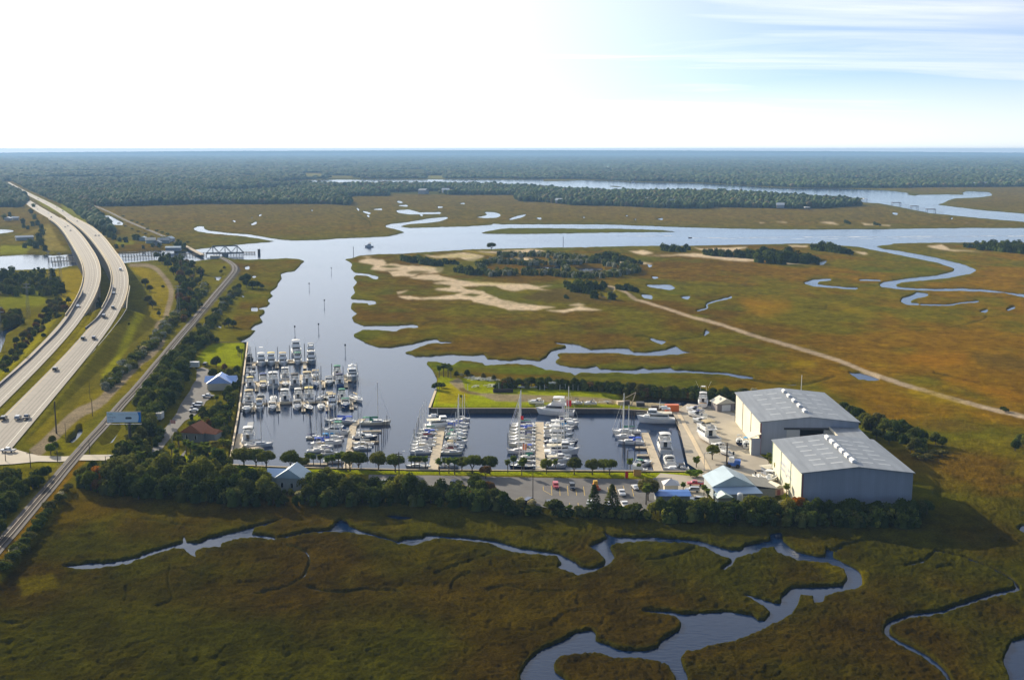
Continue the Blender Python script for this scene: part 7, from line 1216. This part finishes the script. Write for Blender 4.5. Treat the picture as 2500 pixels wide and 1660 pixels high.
def grove(where, group, items, ordinal=True):
    items = sorted(items, key=lambda a: (a[1], a[2])); cnt = {}; single = {}
    for it in items: k = (it[0], (it[4] if len(it) > 4 else None) or DL[it[0]]); single[k] = single.get(k, 0) + 1
    for it in items:
        k = (it[0], (it[4] if len(it) > 4 else None) or DL[it[0]]); t, lf = plant_tree(*it[:4], leaf=k[1], wide=it[5] if len(it) > 5 else 1.0); i = cnt.get(k, 0); cnt[k] = i + 1
        d = '%s %s' % (WD[lf], WK[it[0]])
        if single[k] == 1: lb = 'the only %s %s' % (d, where)
        elif single[k] <= 30 and ordinal: lb = '%s %s, %s' % (d, where, words[i])
        else: lb = '%s %s' % (d, where)
        tag(t, lb, {'palm': 'palm', 'shrub': 'shrub'}.get(it[0], 'tree'), group)
def along(kind, pts, step, jit, h0, h1, leafs, wide=1.0):
    o = []; c = crv(pts, 8); d = 0; last = c[0]
    for p in c:
        d += math.hypot(*(p[:2] - last[:2])); last = p
        while d > step: d -= step; o.append((kind, p[0] + rt_.uniform(-jit, jit), p[1] + rt_.uniform(-jit * .5, jit * .5), rt_.uniform(h0, h1), rt_.choice(leafs), wide))
    return o
grove('along the near seawall', 'round oaks along the near seawall', [('oak',596,1142,8.2,'oak',1.15),('oak',625,1143,8),('oak',650,1145,7.5),('oak',709,1146,7.6),('oak',738,1148,5.5),('oak',855,1150,8),('oak',876,1149,7.5),('oak',924,1150,7.8),('oak',965,1152,7.3),('oak',1153,1156,7.6),('oak',1196,1157,7.2),('oak',1128,1152,6),('oak',1402,1158,6.6,'dark'),('oak',1446,1159,6.3,'oak',.9),('oak',1474,1156,5.8),('oak',1488,1159,6.3,'oak',.9),('oak',1334,1157,6.2,'yellow',.8),('oak',1186,1168,5.0,'rust',.9)])
grove('on the grass by the near seawall', 'palms along the near seawall', [('palm',752,1140,5.5),('palm',766,1143,5.8),('palm',783,1141,5.3),('palm',800,1150,5.6),('palm',812,1147,5.8),('palm',826,1148,6.6),('palm',836,1149,7),('palm',845,1150,6.8),('palm',1004,1148,5.6),('palm',1012,1147,5.5),('palm',1024,1148,5.6),('palm',1039,1148,5.4),('palm',1073,1158,5.8),('palm',1086,1151,5.4),('palm',1096,1156,5.8),('palm',1110,1158,6.4),('palm',1240,1154,5),('palm',1253,1150,6),('palm',1274,1161,5.8),('palm',1279,1152,5.4),('palm',1356,1152,5.0),('palm',1538,1154,5.4),('palm',1700,1152,6)])
grove('by the boat yard', 'palms in the boat yard', [('palm',1877,1132,4.2),('palm',1897,1165,5.6,'yellow'),('palm',1903,1160,6),('palm',1920,1217,5.2),('palm',1941,1213,5.5),('palm',1958,1222,4),('palm',1559,1156,3.8),('palm',1577,1232,7.2),('palm',1668,1205,4),('palm',1718,1215,4.5),('palm',1727,1222,4.2)])
grove('right of the basin', 'trees of the boat yard', [('oak',1739,1122,6.3,'yellow',1.0),('oak',1582,1222,8,'hedge',.95),('shrub',1686,1163,2.6,'bright',1.3),('shrub',1701,1163,2.8,'bright',1.3)])
grove('on the bright lawn or the peninsula', 'palms on the lawns', [('palm',581,868,5.6),('palm',590,878,6),('palm',584,872,5),('palm',1072,922,6.5),('palm',1083,920,7),('palm',1094,921,7),('palm',1101,924,6.2),('palm',1073,954,4.2),('palm',1126,980,3.2)])
grove('around the rust roofed house', 'palms and trees around the left office', [('palm',455,1112,6.4),('palm',466,1118,6.6),('palm',478,1124,6.6),('palm',490,1126,6.2),('palm',500,1120,6.5),('palm',509,1130,6.8),('palm',526,1138,7),('palm',541,1134,6),('palm',437,1098,6),('palm',420,1120,6),('palm',432,1130,5.8),('palm',348,1145,6.8),('palm',540,1002,4.5),('palm',553,1010,4.5),('palm',530,990,5),('palm',560,1030,4.2),('palm',548,1048,5),('palm',556,990,4.6),('palm',320,1120,5.5),('palm',335,1125,6),('palm',305,1110,5.5),('shrub',520,1096,3.4,'yellow',1.3),('shrub',546,1090,3.4,'yellow',1.4),('shrub',538,1140,3.2,'bright',1.0),('shrub',575,1158,3,'bright',1.2),('shrub',590,1150,2.6,'bright',1.2),('bush',435,1085,6,'oak'),('bush',505,1075,4.5,'bright'),('bush',520,925,6,'dark'),('bush',540,928,5.5,'oak'),('bush',560,925,6.2,'oak'),('bush',578,915,5.5,'oak'),('bush',575,935,5,'oak'),('bush',528,898,7,'dark'),('bush',548,905,4,'rust'),('bush',495,1015,4.5,'oak'),('bush',520,1020,5,'oak'),('bush',540,1035,4.5,'dark'),('bush',510,1045,4,'rust'),('bush',560,965,5.5,'oak'),('bush',550,950,5,'oak')])
belt = [(205,1178,6,'oak'),(192,1168,4,'oak'),(222,1195,7,'oak'),(244,1188,8,'orange'),(238,1200,5,'rust'),(262,1188,9,'oak'),(280,1180,10,'oak'),(292,1196,9,'dark'),(310,1180,9,'oak'),(322,1204,8,'dark'),(338,1218,7,'dark'),(346,1190,8,'oak'),(362,1212,8,'dark'),(378,1192,9,'oak'),(397,1182,11,'oak'),(412,1208,8,'dark'),(430,1216,8,'dark'),(446,1190,9,'oak'),(458,1214,7,'dark'),(474,1200,11,'oak'),(494,1188,11,'yellow'),(507,1218,8,'dark'),(522,1200,8,'oak'),(542,1218,8,'dark'),(558,1190,9,'oak'),(574,1212,8,'dark'),(596,1220,8,'dark'),(610,1200,9,'dark'),(636,1196,9,'yellow'),(648,1216,8,'yellow'),(668,1226,7,'dark'),(695,1232,3.6,'dark'),(722,1234,3.6,'dark'),(752,1224,6,'dark'),(762,1204,8,'palm'),(785,1212,9,'oak'),(800,1196,8,'oak'),(822,1208,9,'oak'),(845,1222,8,'dark'),(868,1204,7,'oak'),(885,1226,6,'dark'),(905,1228,6,'dark'),(932,1226,5,'dark'),(958,1224,7,'oak'),(986,1220,9.5,'yellow'),(1003,1226,10,'dark'),(1028,1228,8,'dark'),(1052,1228,6,'dark'),(1098,1222,4,'oak'),(1128,1226,5,'oak'),(1148,1228,4.5,'rust'),(1160,1196,6,'dark'),(1176,1216,7,'oak'),(1192,1214,6,'rust'),(1205,1236,7,'dark'),(1226,1246,7,'dark'),(1242,1250,5,'oak')]
def third(lst, n, where, group, kind='bush', wd=1.05):
    lst = sorted(lst); k = (len(lst) + n - 1) // n
    for i in range(n): grove(where[i], group, [(kind, x, y, h, lf, wd) for x, y, h, lf in lst[i * k:(i + 1) * k]])
third(belt, 4, ['below the level crossing', 'left of the cottage', 'right of the cottage', 'left of the parking bays'], 'trees of the dark belt above the foreground marsh')
grove('among the dark belt', 'pale shrubs in the dark belt', [('shrub',384,1196,3.6,'white'),('shrub',425,1206,3.4,'hedge'),('shrub',960,1218,3,'white'),('shrub',148,1215,2.4,'white'),('shrub',36,1350,2.6,'white'),('shrub',1240,1244,3.6,'white'),('shrub',1274,1234,3.4,'white'),('shrub',1300,1240,3.2,'white'),('shrub',1205,1232,2.8,'white'),('shrub',1262,1244,4.2,'hedge'),('shrub',1120,1200,3.2,'yellow'),('shrub',1100,1212,3.0,'yellow'),('shrub',1140,1212,3.2,'yellow'),('shrub',1085,1216,3.6,'hedge'),('shrub',730,1222,3.4,'white'),('shrub',225,1188,2.8,'white'),('shrub',1390,1244,1.8,'bright'),('shrub',1414,1244,1.8,'yellow'),('shrub',1352,1252,5,'dark'),('shrub',1368,1252,3.4,'dark'),('shrub',1302,1252,3.4,'hedge'),('shrub',1470,1254,4,'hedge'),('shrub',1515,1256,3.4,'bright'),('shrub',1550,1256,4.2,'dark'),('shrub',1535,1250,2.6,'yellow'),('shrub',1600,1254,4,'yellow')])
grove('at the lower edge of the parking bays', 'conifers beside the parking bays', [('cedar',1450,1254,9.5,None,1.0),('cedar',1494,1254,9.5,None,1.0)])
b2 = [(1612,1262,6,'oak'),(1632,1266,6,'dark'),(1650,1262,6.5,'oak'),(1668,1268,6,'dark'),(1684,1262,5.5,'oak'),(1704,1266,6.2,'oak'),(1722,1258,6,'yellow'),(1738,1268,6.5,'dark'),(1756,1266,5.5,'dark'),(1776,1262,5,'oak'),(1796,1270,5.5,'dark'),(1816,1264,5.5,'oak'),(1836,1262,7.5,'oak'),(1856,1268,7.5,'oak'),(1874,1262,7,'oak'),(1890,1270,6,'dark'),(1912,1256,5,'white'),(1926,1266,6.5,'yellow'),(1938,1258,6,'rust'),(1950,1262,6.5,'orange'),(1968,1270,6,'dark'),(1992,1266,6.5,'dark')]
third([(a, b - 4, c, d) for a, b, c, d in b2], 2, ['below the marina office', 'left of the nearest storage building'], 'trees in front of the marina office')
b3 = [(2014,1262,4.5),(2032,1264,5),(2054,1262,5),(2078,1266,7),(2100,1264,5.5),(2122,1264,5),(2142,1262,5.5),(2164,1266,5.5),(2186,1264,5),(2200,1262,6),(2224,1264,6.2),(2246,1262,5.5),(2262,1256,5),(1975,1285,4),(2040,1282,4),(1860,1284,4),(1780,1285,3.5),(2120,1284,4)]
grove('under the shaded big end wall', 'trees under the end wall', [('bush', x, y - 2, h, 'dark', 1.1) for x, y, h in b3])
grove('behind the storage buildings', 'trees behind the storage buildings', [('bush', x, y, h, lf, 1.15) for x, y, h, lf in [(2060,1010,6,'dark'),(2078,1024,7,'dark'),(2094,1030,7,'dark'),(2112,1040,6.5,'oak'),(2125,1050,7,'oak'),(2144,1048,8,'hedge'),(2160,1058,7,'oak'),(2180,1062,7,'oak'),(2196,1066,8,'dark'),(2214,1072,7,'dark'),(2232,1080,7,'dark'),(2250,1086,6.5,'dark'),(2236,1096,5,'hedge'),(2222,1104,4,'hedge'),(2284,1086,5.5,'oak'),(2300,1090,4.5,'oak'),(2140,1072,5,'dark'),(2170,1084,5,'dark'),(2478,1100,5,'dark'),(2494,1092,6,'oak'),(2510,1098,7,'oak')]] + [('shrub', x, y, 2.6, 'hedge', 1.4) for x, y in [(2250,1108),(2275,1112),(2300,1112),(2262,1122),(2240,1120)]] + [('shrub', x, y, 2.2, 'dark', 1) for x, y in [(2448,1002),(2456,1006)]])
hd = along('bush', [(1216,945),(1260,944),(1330,946),(1400,948),(1470,952),(1530,958),(1600,964),(1680,968),(1750,972),(1800,975)], 15, 4, 4.2, 6.2, ['dark', 'oak', 'hedge', 'oak'], 1.15)
hd = sorted(hd, key=lambda a: a[1]); n_ = len(hd) // 2
grove('in hedge behind the empty trailers', 'trees of the long hedge behind the lawn', hd[:n_]); grove('in hedge behind skip and garage', 'trees of the long hedge behind the lawn', hd[n_:])
grove('on the lawn peninsula', 'bushes of the lawn peninsula', [('bush',1114,922,3.6,'dark'),('bush',1140,920,4.2,'dark'),('bush',1180,926,3.4,'hedge'),('bush',1205,930,3.4,'hedge'),('shrub',1068,951,4,'dark',1),('shrub',1078,946,2.6,'oak',1.2),('shrub',1126,920,2.4,'white',1),('shrub',1150,922,2.4,'hedge'),('shrub',1840,958,2.5,'white',1.2),('shrub',1815,962,3,'dark',1.3)])
rl1 = along('shrub', [(258,945),(282,925),(322,888),(352,862),(382,832),(405,808),(430,775),(452,752),(480,728),(502,705)], 6.0, 9, 2.4, 4.2, ['hedge', 'yellow', 'hedge', 'oak', 'white'], 1.25) + along('bush', [(390,812),(412,796),(430,782),(455,752)], 12, 6, 4, 6, ['yellow', 'hedge'], 1.1)
rl2 = along('shrub', [(345,975),(372,944),(402,910),(432,880),(462,850),(492,818),(512,790),(534,762),(556,736),(580,712)], 7, 7, 2.2, 3.8, ['hedge', 'oak', 'white', 'oak', 'yellow'], 1.3)
rl3 = along('shrub', [(172,1190),(150,1214),(120,1250),(92,1290),(62,1325),(30,1368),(0,1400)], 8, 5, 1.6, 3, ['oak', 'hedge', 'dark'], 1.2)
rl1 = rl1[::2]; rl2 = rl2[::2]; grove('in the brush left of the track', 'shrubs left of the railway track', rl1); grove('in the brush right of the track', 'shrubs right of the railway track', rl2); grove('between track and foreground marsh', 'shrubs beside the track near the foreground marsh', rl3)
blk = [(352,985,8),(366,968,9),(380,950,9),(394,928,9),(408,905,9),(424,885,8),(440,868,7),(388,985,8),(404,968,10),(420,948,10),(436,928,10),(448,908,8),(356,1008,8),(372,1000,9),(342,1030,7),(352,1045,7),(410,990,8),(455,885,7),(470,870,6),(330,1060,7),(345,1075,6),(318,1050,6),(425,970,9),(398,945,9),(340,1000,7)]
grove('between the track and marina drive', 'trees of the dark wood by the drive', [('bush', x, y, h, ['oak', 'dark', 'oak'][i % 3], 1.1) for i, (x, y, h) in enumerate(blk)])
grove('around the bright lawn', 'trees around the bright lawn', [('bush', x, y, h, lf, 1.1) for x, y, h, lf in [(455,848,7,'oak'),(472,838,7,'oak'),(488,828,7,'oak'),(500,848,6,'dark'),(515,838,6,'dark'),(478,862,5,'dark'),(502,815,6,'oak'),(486,805,5,'hedge'),(530,838,4,'dark')]] + [('shrub', x, 835, 2.2, 'white', 1) for x in (508, 518, 527)])
mid = [(382,632,8),(396,645,9),(410,655,9),(424,645,8),(452,652,7),(470,650,7),(404,672,9),(420,682,9),(438,694,9),(432,712,9),(450,722,9),(438,740,9),(456,748,8),(426,760,8),(442,768,7),(470,708,8),(482,696,8),(476,738,6),(462,676,8),(448,668,8),(488,752,5),(420,728,9),(466,728,7),(430,776,6)]
grove('by the dirt road bend', 'trees by the bend of the dirt road', [('bush', x, y, h, ['oak', 'dark', 'dark', 'oak'][i % 4] if i not in (7, 11, 12) else 'rust', 1.2) for i, (x, y, h) in enumerate([(a + 20 if a < 437 and b > 664 else a, b, c) for a, b, c in mid])])
grove('right of the railway curve', 'trees right of the railway curve', [('bush', x, y, h, lf, 1.2) for x, y, h, lf in [(592,690,7,'dark'),(602,702,8,'dark'),(616,706,8,'dark'),(628,704,7,'dark'),(584,708,6,'dark'),(572,712,5,'oak'),(640,706,5,'dark'),(603,690,9,'dark'),(558,797,6,'dark'),(570,799,5,'dark'),(548,798,4,'hedge'),(540,668,4,'oak'),(548,658,3.5,'hedge')]])
und = [(372,752,7,'hedge'),(362,742,7,'hedge'),(388,772,4,'dark'),(355,700,8,'hedge'),(366,712,6,'hedge'),(398,705,3.5,'dark'),(232,752,6,'dark'),(244,756,6,'dark'),(236,745,7,'dark'),(106,826,3.5,'dark'),(315,795,2,'dark'),(124,1110,5,'bright'),(134,1100,4,'oak'),(128,1085,4,'oak')]
grove('on the verges around the highway', 'trees around the highway', [('bush', x, y, h, lf, 1.1) for x, y, h, lf in und])
L1 = [(8,690,11),(22,700,10),(40,688,10),(58,694,9),(75,700,9),(92,692,9),(110,698,9),(126,702,9),(142,706,8),(150,716,7),(0,712,9),(30,715,8),(12,672,9),(52,676,8),(100,680,8),(70,682,9),(130,690,8)]
grove('on near bank left of bridges', 'trees on the near river bank at the left', [('bush', x, y + 6, h, ['dark', 'oak', 'dark'][i % 3], 1.2) for i, (x, y, h) in enumerate(L1)])
L2 = [(10,790,8),(24,782,8),(40,786,7),(0,775,8),(112,765,6),(126,755,6),(140,762,7),(152,750,6),(168,738,5),(120,742,5),(146,738,5),(100,778,5),(40,838,5),(60,826,6),(75,812,5),(88,800,5),(52,852,5),(30,868,5),(14,884,5),(64,842,4),(90,792,5),(8,900,4),(38,880,4),(160,756,5)]
grove('in rough ground left of highway', 'trees left of the highway', [('bush', x, y + 3, h, ['dark', 'hedge', 'hedge', 'rust'][i % 4] if i % 7 else 'hedge', 1.2) for i, (x, y, h) in enumerate(L2)])
L3 = [(8,1190,7),(24,1202,6),(20,1180,6),(48,1212,6),(62,1200,5),(80,1192,5),(94,1190,5),(106,1168,4.5),(118,1160,3.5),(26,1236,6),(2,1256,6),(0,1310,6),(2,1220,7)]
grove('in corner left of near track', 'trees left of the near track', [('bush', x, y, h, 'dark' if i % 3 else 'oak', 1.1) for i, (x, y, h) in enumerate(L3)])
# left far bank, along the far rail, island copses
grove('along the far railway', 'shrubs along the far railway', [('shrub', 300 + i * 15 + (i * 7) % 9, 530 + i * 6.3 + (i * 5) % 7, 3.2, 'oak', 1.4) for i in range(11)] + [('shrub', 290 + i * 16, 548 + i * 6.5, 3, 'hedge', 1.3) for i in range(6)])
# pond thicket: a mass of round shrubs following the dikes
def mass(lb, items, seed=5, dens=1.0, nm='thicket'):     # many crowns that read as one body of scrub; items: (x, y, h, radius, colour)
    rg = np.random.default_rng(seed); V_, F_, C_, off = [], [], [], 0
    for x, y, h, r, base in items:
        g = G(x, y, 1.2); z = max(ground_z(g.x, g.y), .3); g = G(x, y, z); o = np.array([g.x, g.y, z]); base = np.array(base) * rg.uniform(.8, 1.2); far_ = g.y > 900
        n = int((34 if far_ else 150) * dens * max(1, (r / 2.5) ** 1.6)); V, Fq, cl = leaves(rg, np.array([0, 0, h * .5]), np.array([r, r, h * .58]), n, .55 if far_ else .34, lobes=7 if r > 2 else 5, core=False)
        V_.append(V + o); F_.append(Fq + off); C_.append(cl * base); off += len(V); m = 6
        vs = [o + np.array([r * math.cos(2 * math.pi * j / m + q) * cq, r * math.sin(2 * math.pi * j / m + q) * cq, h * zq]) for q, (cq, zq) in enumerate(((.7, -.05), (.66, .36), (.3, .7))) for j in range(m)]
        V_.append(np.array(vs)); F_.append(np.array([(off + q * m + j, off + q * m + (j + 1) % m, off + (q + 1) * m + (j + 1) % m, off + (q + 1) * m + j) for q in range(2) for j in range(m)] + [(off + 12, off + 13, off + 14, off + 16)])); C_.append(np.full((len(vs), 3), .9) * base); off += len(vs)
    o = np_mesh(nm, np.vstack(V_), np.vstack(F_), [MASSM], cols=np.vstack(C_)); tag(o, lb, {'thicket': 'thicket'}.get(nm, nm), kind='stuff')
MASSM = leafmat('thicket_leaves', [(1, 1, 1), (1, 1, 1)], .2)
DK, OK_, HG, WH_, YL, RU = (.06, .085, .018), (.12, .15, .028), (.16, .165, .04), (.30, .31, .22), (.25, .25, .04), (.20, .12, .04)
rm = np.random.default_rng(78)
def scat(pts, wd, n, h0, h1, cols, pr, rr=.55):
    c = np.array(crv(pts, 10)); o = []
    for i in range(n): p = c[rm.integers(len(c))]; h = rm.uniform(h0, h1); o.append((p[0] + rm.normal() * 5, p[1] + rm.uniform(-.5, .5) * wd, h, h * rr, cols[rm.choice(len(cols), p=pr)]))
    return o
W4 = ([WH_, OK_, DK, HG], [.26, .29, .25, .2])
mass('mixed dark and whitish shrubs in rings around the marsh ponds', sum([scat(a, w_, n, 3.2, 6, *W4) for a, w_, n in [([(1190,672),(1240,668),(1300,668),(1360,672),(1420,676),(1480,674),(1520,668),(1552,662)], 9, 220), ([(1178,650),(1200,640),(1235,642),(1290,645),(1350,645),(1400,644),(1450,640),(1500,650),(1540,652)], 7, 180), ([(1225,626),(1270,624),(1320,624),(1370,630),(1420,636),(1452,640)], 8, 160), ([(1175,650),(1180,664),(1200,672)], 8, 30), ([(1370,648),(1385,658),(1380,664)], 5, 20), ([(1525,650),(1550,656),(1545,664)], 8, 40)]], []))
def area(poly, n, h0, h1, cols, pr, rr=.5):
    a = np.array(poly, float); o = []; x0, y0 = a.min(0); x1, y1 = a.max(0)
    while len(o) < n:
        x, y = rm.uniform(x0, x1), rm.uniform(y0, y1); b = np.roll(a, -1, 0); c = (a[:, 1] <= y) != (b[:, 1] <= y)
        if c.any() and (((a[c, 0] + (y - a[c, 1]) * (b[c, 0] - a[c, 0]) / (b[c, 1] - a[c, 1])) > x).sum() % 2): h = rm.uniform(h0, h1) * (.4 if 672 < x < 750 and y > 1180 else 1); o.append((x, y, h, h * rr, cols[rm.choice(len(cols), p=pr)]))
    return o
mass_later = 1
DO = ([DK, OK_, HG, YL], [.38, .36, .18, .08])
_c = [(990,638,7),(998,640,7),(1012,640,7),(1022,638,7),(1040,646,8),(1052,648,7),(1030,645,8),(1062,648,7),(1072,648,6),(1085,644,6),(1110,645,5),(1100,644,4),(983,636,7)]; mass('low dark copse on the scrubby island near the river mouth', [(x, y, h, h * .6, DK if i % 3 else OK_) for i, (x, y, h) in enumerate(_c)] + [(x + 6, y + 1.2, h * .7, h * .55, DK) for x, y, h in _c], 3, 2.2)
_c = [(1112,664,5),(1124,666,7),(1146,670,9),(1138,668,7),(1166,670,6),(1178,665,7)]; mass('small dark copse left of the pond thicket', [(x, y, h, h * .6, DK if i % 3 else OK_) for i, (x, y, h) in enumerate(_c)] + [(x + 6, y + 1.2, h * .7, h * .55, DK) for x, y, h in _c], 3, 2.2)
_c = [(1620,612,9),(1632,614,8),(1645,612,8),(1655,614,7),(1675,610,7),(1664,614,5)]; mass('loose copse of taller trees left of the wooded island', [(x, y, h, h * .6, DK if i % 3 else OK_) for i, (x, y, h) in enumerate(_c)] + [(x + 6, y + 1.2, h * .7, h * .55, DK) for x, y, h in _c], 3, 2.2)
_c = [(1722,622,7),(1735,624,8),(1748,624,8),(1762,626,8),(1778,626,8),(1800,628,9),(1812,628,9)]; mass('left low clump of the wooded marsh island', [(x, y, h, h * .6, DK if i % 3 else OK_) for i, (x, y, h) in enumerate(_c)] + [(x + 6, y + 1.2, h * .7, h * .55, DK) for x, y, h in _c], 3, 2.2)
_c = [(1830,630,11),(1845,632,10),(1858,628,13),(1872,634,12),(1888,632,12),(1900,638,12),(1915,636,12),(1930,640,12),(1945,638,11),(1960,642,11),(1975,640,10),(1988,642,8),(1850,640,10),(1880,642,10),(1905,644,10),(1865,622,10),(1925,626,11)]; mass('big dark rounded clump of the wooded marsh island', [(x, y, h, h * .6, DK if i % 3 else OK_) for i, (x, y, h) in enumerate(_c)] + [(x + 6, y + 1.2, h * .7, h * .55, DK) for x, y, h in _c], 3, 2.2)
_c = [(1985,610,8),(1998,612,10),(2010,612,12),(2022,614,11),(2035,616,10),(2048,618,9),(2060,618,8),(2072,620,6)]; mass('dark wooded knoll beside the river, right of the wooded island', [(x, y, h, h * .6, DK if i % 3 else OK_) for i, (x, y, h) in enumerate(_c)] + [(x + 6, y + 1.2, h * .7, h * .55, DK) for x, y, h in _c], 3, 2.2)
_c = [(2356,604,6),(2370,604,6),(2385,606,9),(2400,608,10),(2415,610,10),(2430,612,11),(2445,614,11),(2460,615,12),(2475,616,13),(2490,618,12),(2505,618,12),(2520,618,12),(2545,618,12),(2390,610,8),(2422,604,10),(2452,606,11),(2482,610,12)]; mass('dark wood on the marsh at the right edge', [(x, y, h, h * .6, DK if i % 3 else OK_) for i, (x, y, h) in enumerate(_c)] + [(x + 6, y + 1.2, h * .7, h * .55, DK) for x, y, h in _c], 3, 2.2)
_c = [(1383,700,6),(1390,706,6),(1400,712,7),(1412,706,9),(1420,712,8),(1436,706,8),(1450,705,7),(1430,716,6),(1448,727,6),(1490,730,6),(1472,700,5),(1466,706,4),(1508,706,5),(1516,708,4),(1532,708,6),(1540,710,5),(1550,712,4),(1380,728,3)]; mass('scattered dark bushes by the ponds where the dirt track starts', [(x, y, h, h * .6, DK if i % 3 else OK_) for i, (x, y, h) in enumerate(_c)] + [(x + 6, y + 1.2, h * .7, h * .55, DK) for x, y, h in _c], 3, 2.2)
grove('standing alone in the marsh near the river', 'trees on the marsh islands', [('oak', 1200, 612, 10, 'dark', 1.2)])
_c = [(2064,545,6),(2068,546,5),(2135,549,5),(2142,550,4)]; mass('tiny dark bushes on the far marsh beyond the river', [(x, y, h, h * .6, DK if i % 3 else OK_) for i, (x, y, h) in enumerate(_c)] + [(x + 6, y + 1.2, h * .7, h * .55, DK) for x, y, h in _c], 3, 2.2)
_c = [(1448,636,6),(1460,634,8),(1475,634,9),(1490,634,10),(1505,636,9),(1520,638,8),(1535,642,7),(1545,642,5),(1560,644,4),(1500,642,8),(1480,642,7)]; mass('dark copse at the upper right of the pond thicket', [(x, y, h, h * .6, DK if i % 3 else OK_) for i, (x, y, h) in enumerate(_c)] + [(x + 6, y + 1.2, h * .7, h * .55, DK) for x, y, h in _c], 3, 2.2)
_c = [(75,600,9),(88,606,9),(100,598,10),(96,585,10),(104,572,9),(110,612,7),(60,605,7),(76,520,8),(84,535,9),(92,550,9),(80,552,8),(56,545,8),(58,556,7),(102,560,8),(82,506,8),(68,560,6),(12,535,9),(24,528,8),(35,536,7),(236,560,9),(246,566,9),(256,574,9),(268,580,9),(278,585,8),(292,590,6),(308,592,7),(330,586,9),(340,588,8),(398,588,6),(410,586,5),(432,606,9),(440,604,8),(448,606,7),(388,604,5),(372,603,5),(285,606,5),(300,604,4),(350,607,4)]; mass('scattered dark trees on the far bank left of the swing bridge', [(x, y, h, h * .6, DK if i % 2 else OK_) for i, (x, y, h) in enumerate(_c)], 4, 2.2)
mass('dark undergrowth beneath the long tree belt above the foreground marsh', area([(180,1186),(200,1160),(245,1150),(300,1150),(360,1165),(560,1180),(640,1190),(700,1205),(900,1195),(960,1190),(1040,1200),(1100,1212),(1180,1205),(1240,1232),(1240,1252),(1200,1246),(1040,1232),(900,1234),(600,1234),(330,1216),(200,1196)], 300, 1.6, 6.2, *DO) + area([(1590,1258),(1640,1252),(1960,1248),(2240,1258),(2270,1268),(2230,1290),(1900,1282),(1620,1275)], 150, 1.6, 5.0, *DO) + scat([(1240,1252),(1330,1254),(1450,1258),(1590,1262)], 8, 70, 1, 2.6, [DK, HG, YL], [.4, .4, .2]), 6, 1.3, 'undergrowth')
mass('brushy scrub on both banks of the railway track', scat([(255,948),(322,888),(382,832),(405,808),(430,775),(452,752),(480,728),(502,705)], 20, 300, 1.8, 4.2, [HG, YL, OK_, WH_], [.38, .2, .3, .12], .7) + scat([(345,985),(402,912),(432,882),(492,818),(534,762),(580,712)], 18, 230, 1.8, 4.2, [HG, DK, OK_, WH_], [.35, .2, .35, .1], .7) + area([(378,618),(440,632),(490,650),(500,700),(490,750),(446,790),(436,740),(438,700),(420,662),(388,640)], 110, 3, 6.5, [DK, OK_, RU, HG], [.4, .3, .08, .22]), 7, 1.3, 'scrub')
mass('dark wood filling the slope between track and marina drive', area([(350,1010),(345,985),(385,935),(430,880),(470,838),(500,820),(520,836),(480,865),(455,895),(455,930),(420,985),(400,1005),(360,1060),(330,1075),(310,1060)], 170, 4, 8, *DO) + area([(0,660),(60,655),(130,668),(155,700),(150,725),(80,722),(0,725)], 110, 4, 8, *DO) + area([(0,1165),(80,1175),(108,1165),(80,1198),(26,1255),(-14,1300),(-60,1330),(-80,1200)], 80, 2.5, 5, *DO), 8, 1.2, 'wood')
mass('dense garden trees between the marina drive and the left seawall', area([(548,965),(585,905),(578,1000),(560,1040),(556,1100),(520,1055),(512,1010),(540,985)], 60, 2, 5, *DO) + area([(295,1095),(330,1060),(385,1045),(400,1075),(360,1110),(440,1128),(470,1120),(560,1128),(566,1150),(300,1165),(270,1130)], 150, 2, 5.5, *DO) + area([(440,1060),(460,1020),(510,1010),(520,1040),(500,1060)], 25, 1.5, 3.5, *DO), 11, 1.2, 'garden')
mass('scrub scattered in rough ground left of highway', area([(0,900),(60,820),(110,775),(120,735),(160,735),(175,755),(130,790),(80,835),(20,915)], 90, 2, 4.2, [DK, HG, RU, OK_], [.3, .35, .1, .25]) + area([(0,765),(50,770),(60,795),(0,800)], 30, 3, 7, *DO), 9, 1.2, 'scrub')
mass('dark tangled hedge line behind the lawn peninsula and pond', scat([(1216,947),(1330,948),(1400,950),(1470,954),(1530,960),(1600,966),(1680,970),(1750,974),(1800,978)], 6, 150, 2, 4.6, [DK, OK_, HG, RU], [.4, .3, .22, .08]) + scat([(2050,1000),(2112,1042),(2160,1062),(2214,1080),(2260,1098)], 12, 50, 2, 4.5, *DO), 10, 1.3, 'hedge')
print('trees', time.time() - T0, 'objects', len(bpy.data.objects))
# drop templates that were never placed
for k_, t in list(TT.items()):
    if k_ not in tused:
        for c in list(t.children): bpy.data.objects.remove(c)
        bpy.data.objects.remove(t)
for k_, t in CT.items():
    if k_ not in used:
        for c in list(t.children): bpy.data.objects.remove(c)
        bpy.data.objects.remove(t)
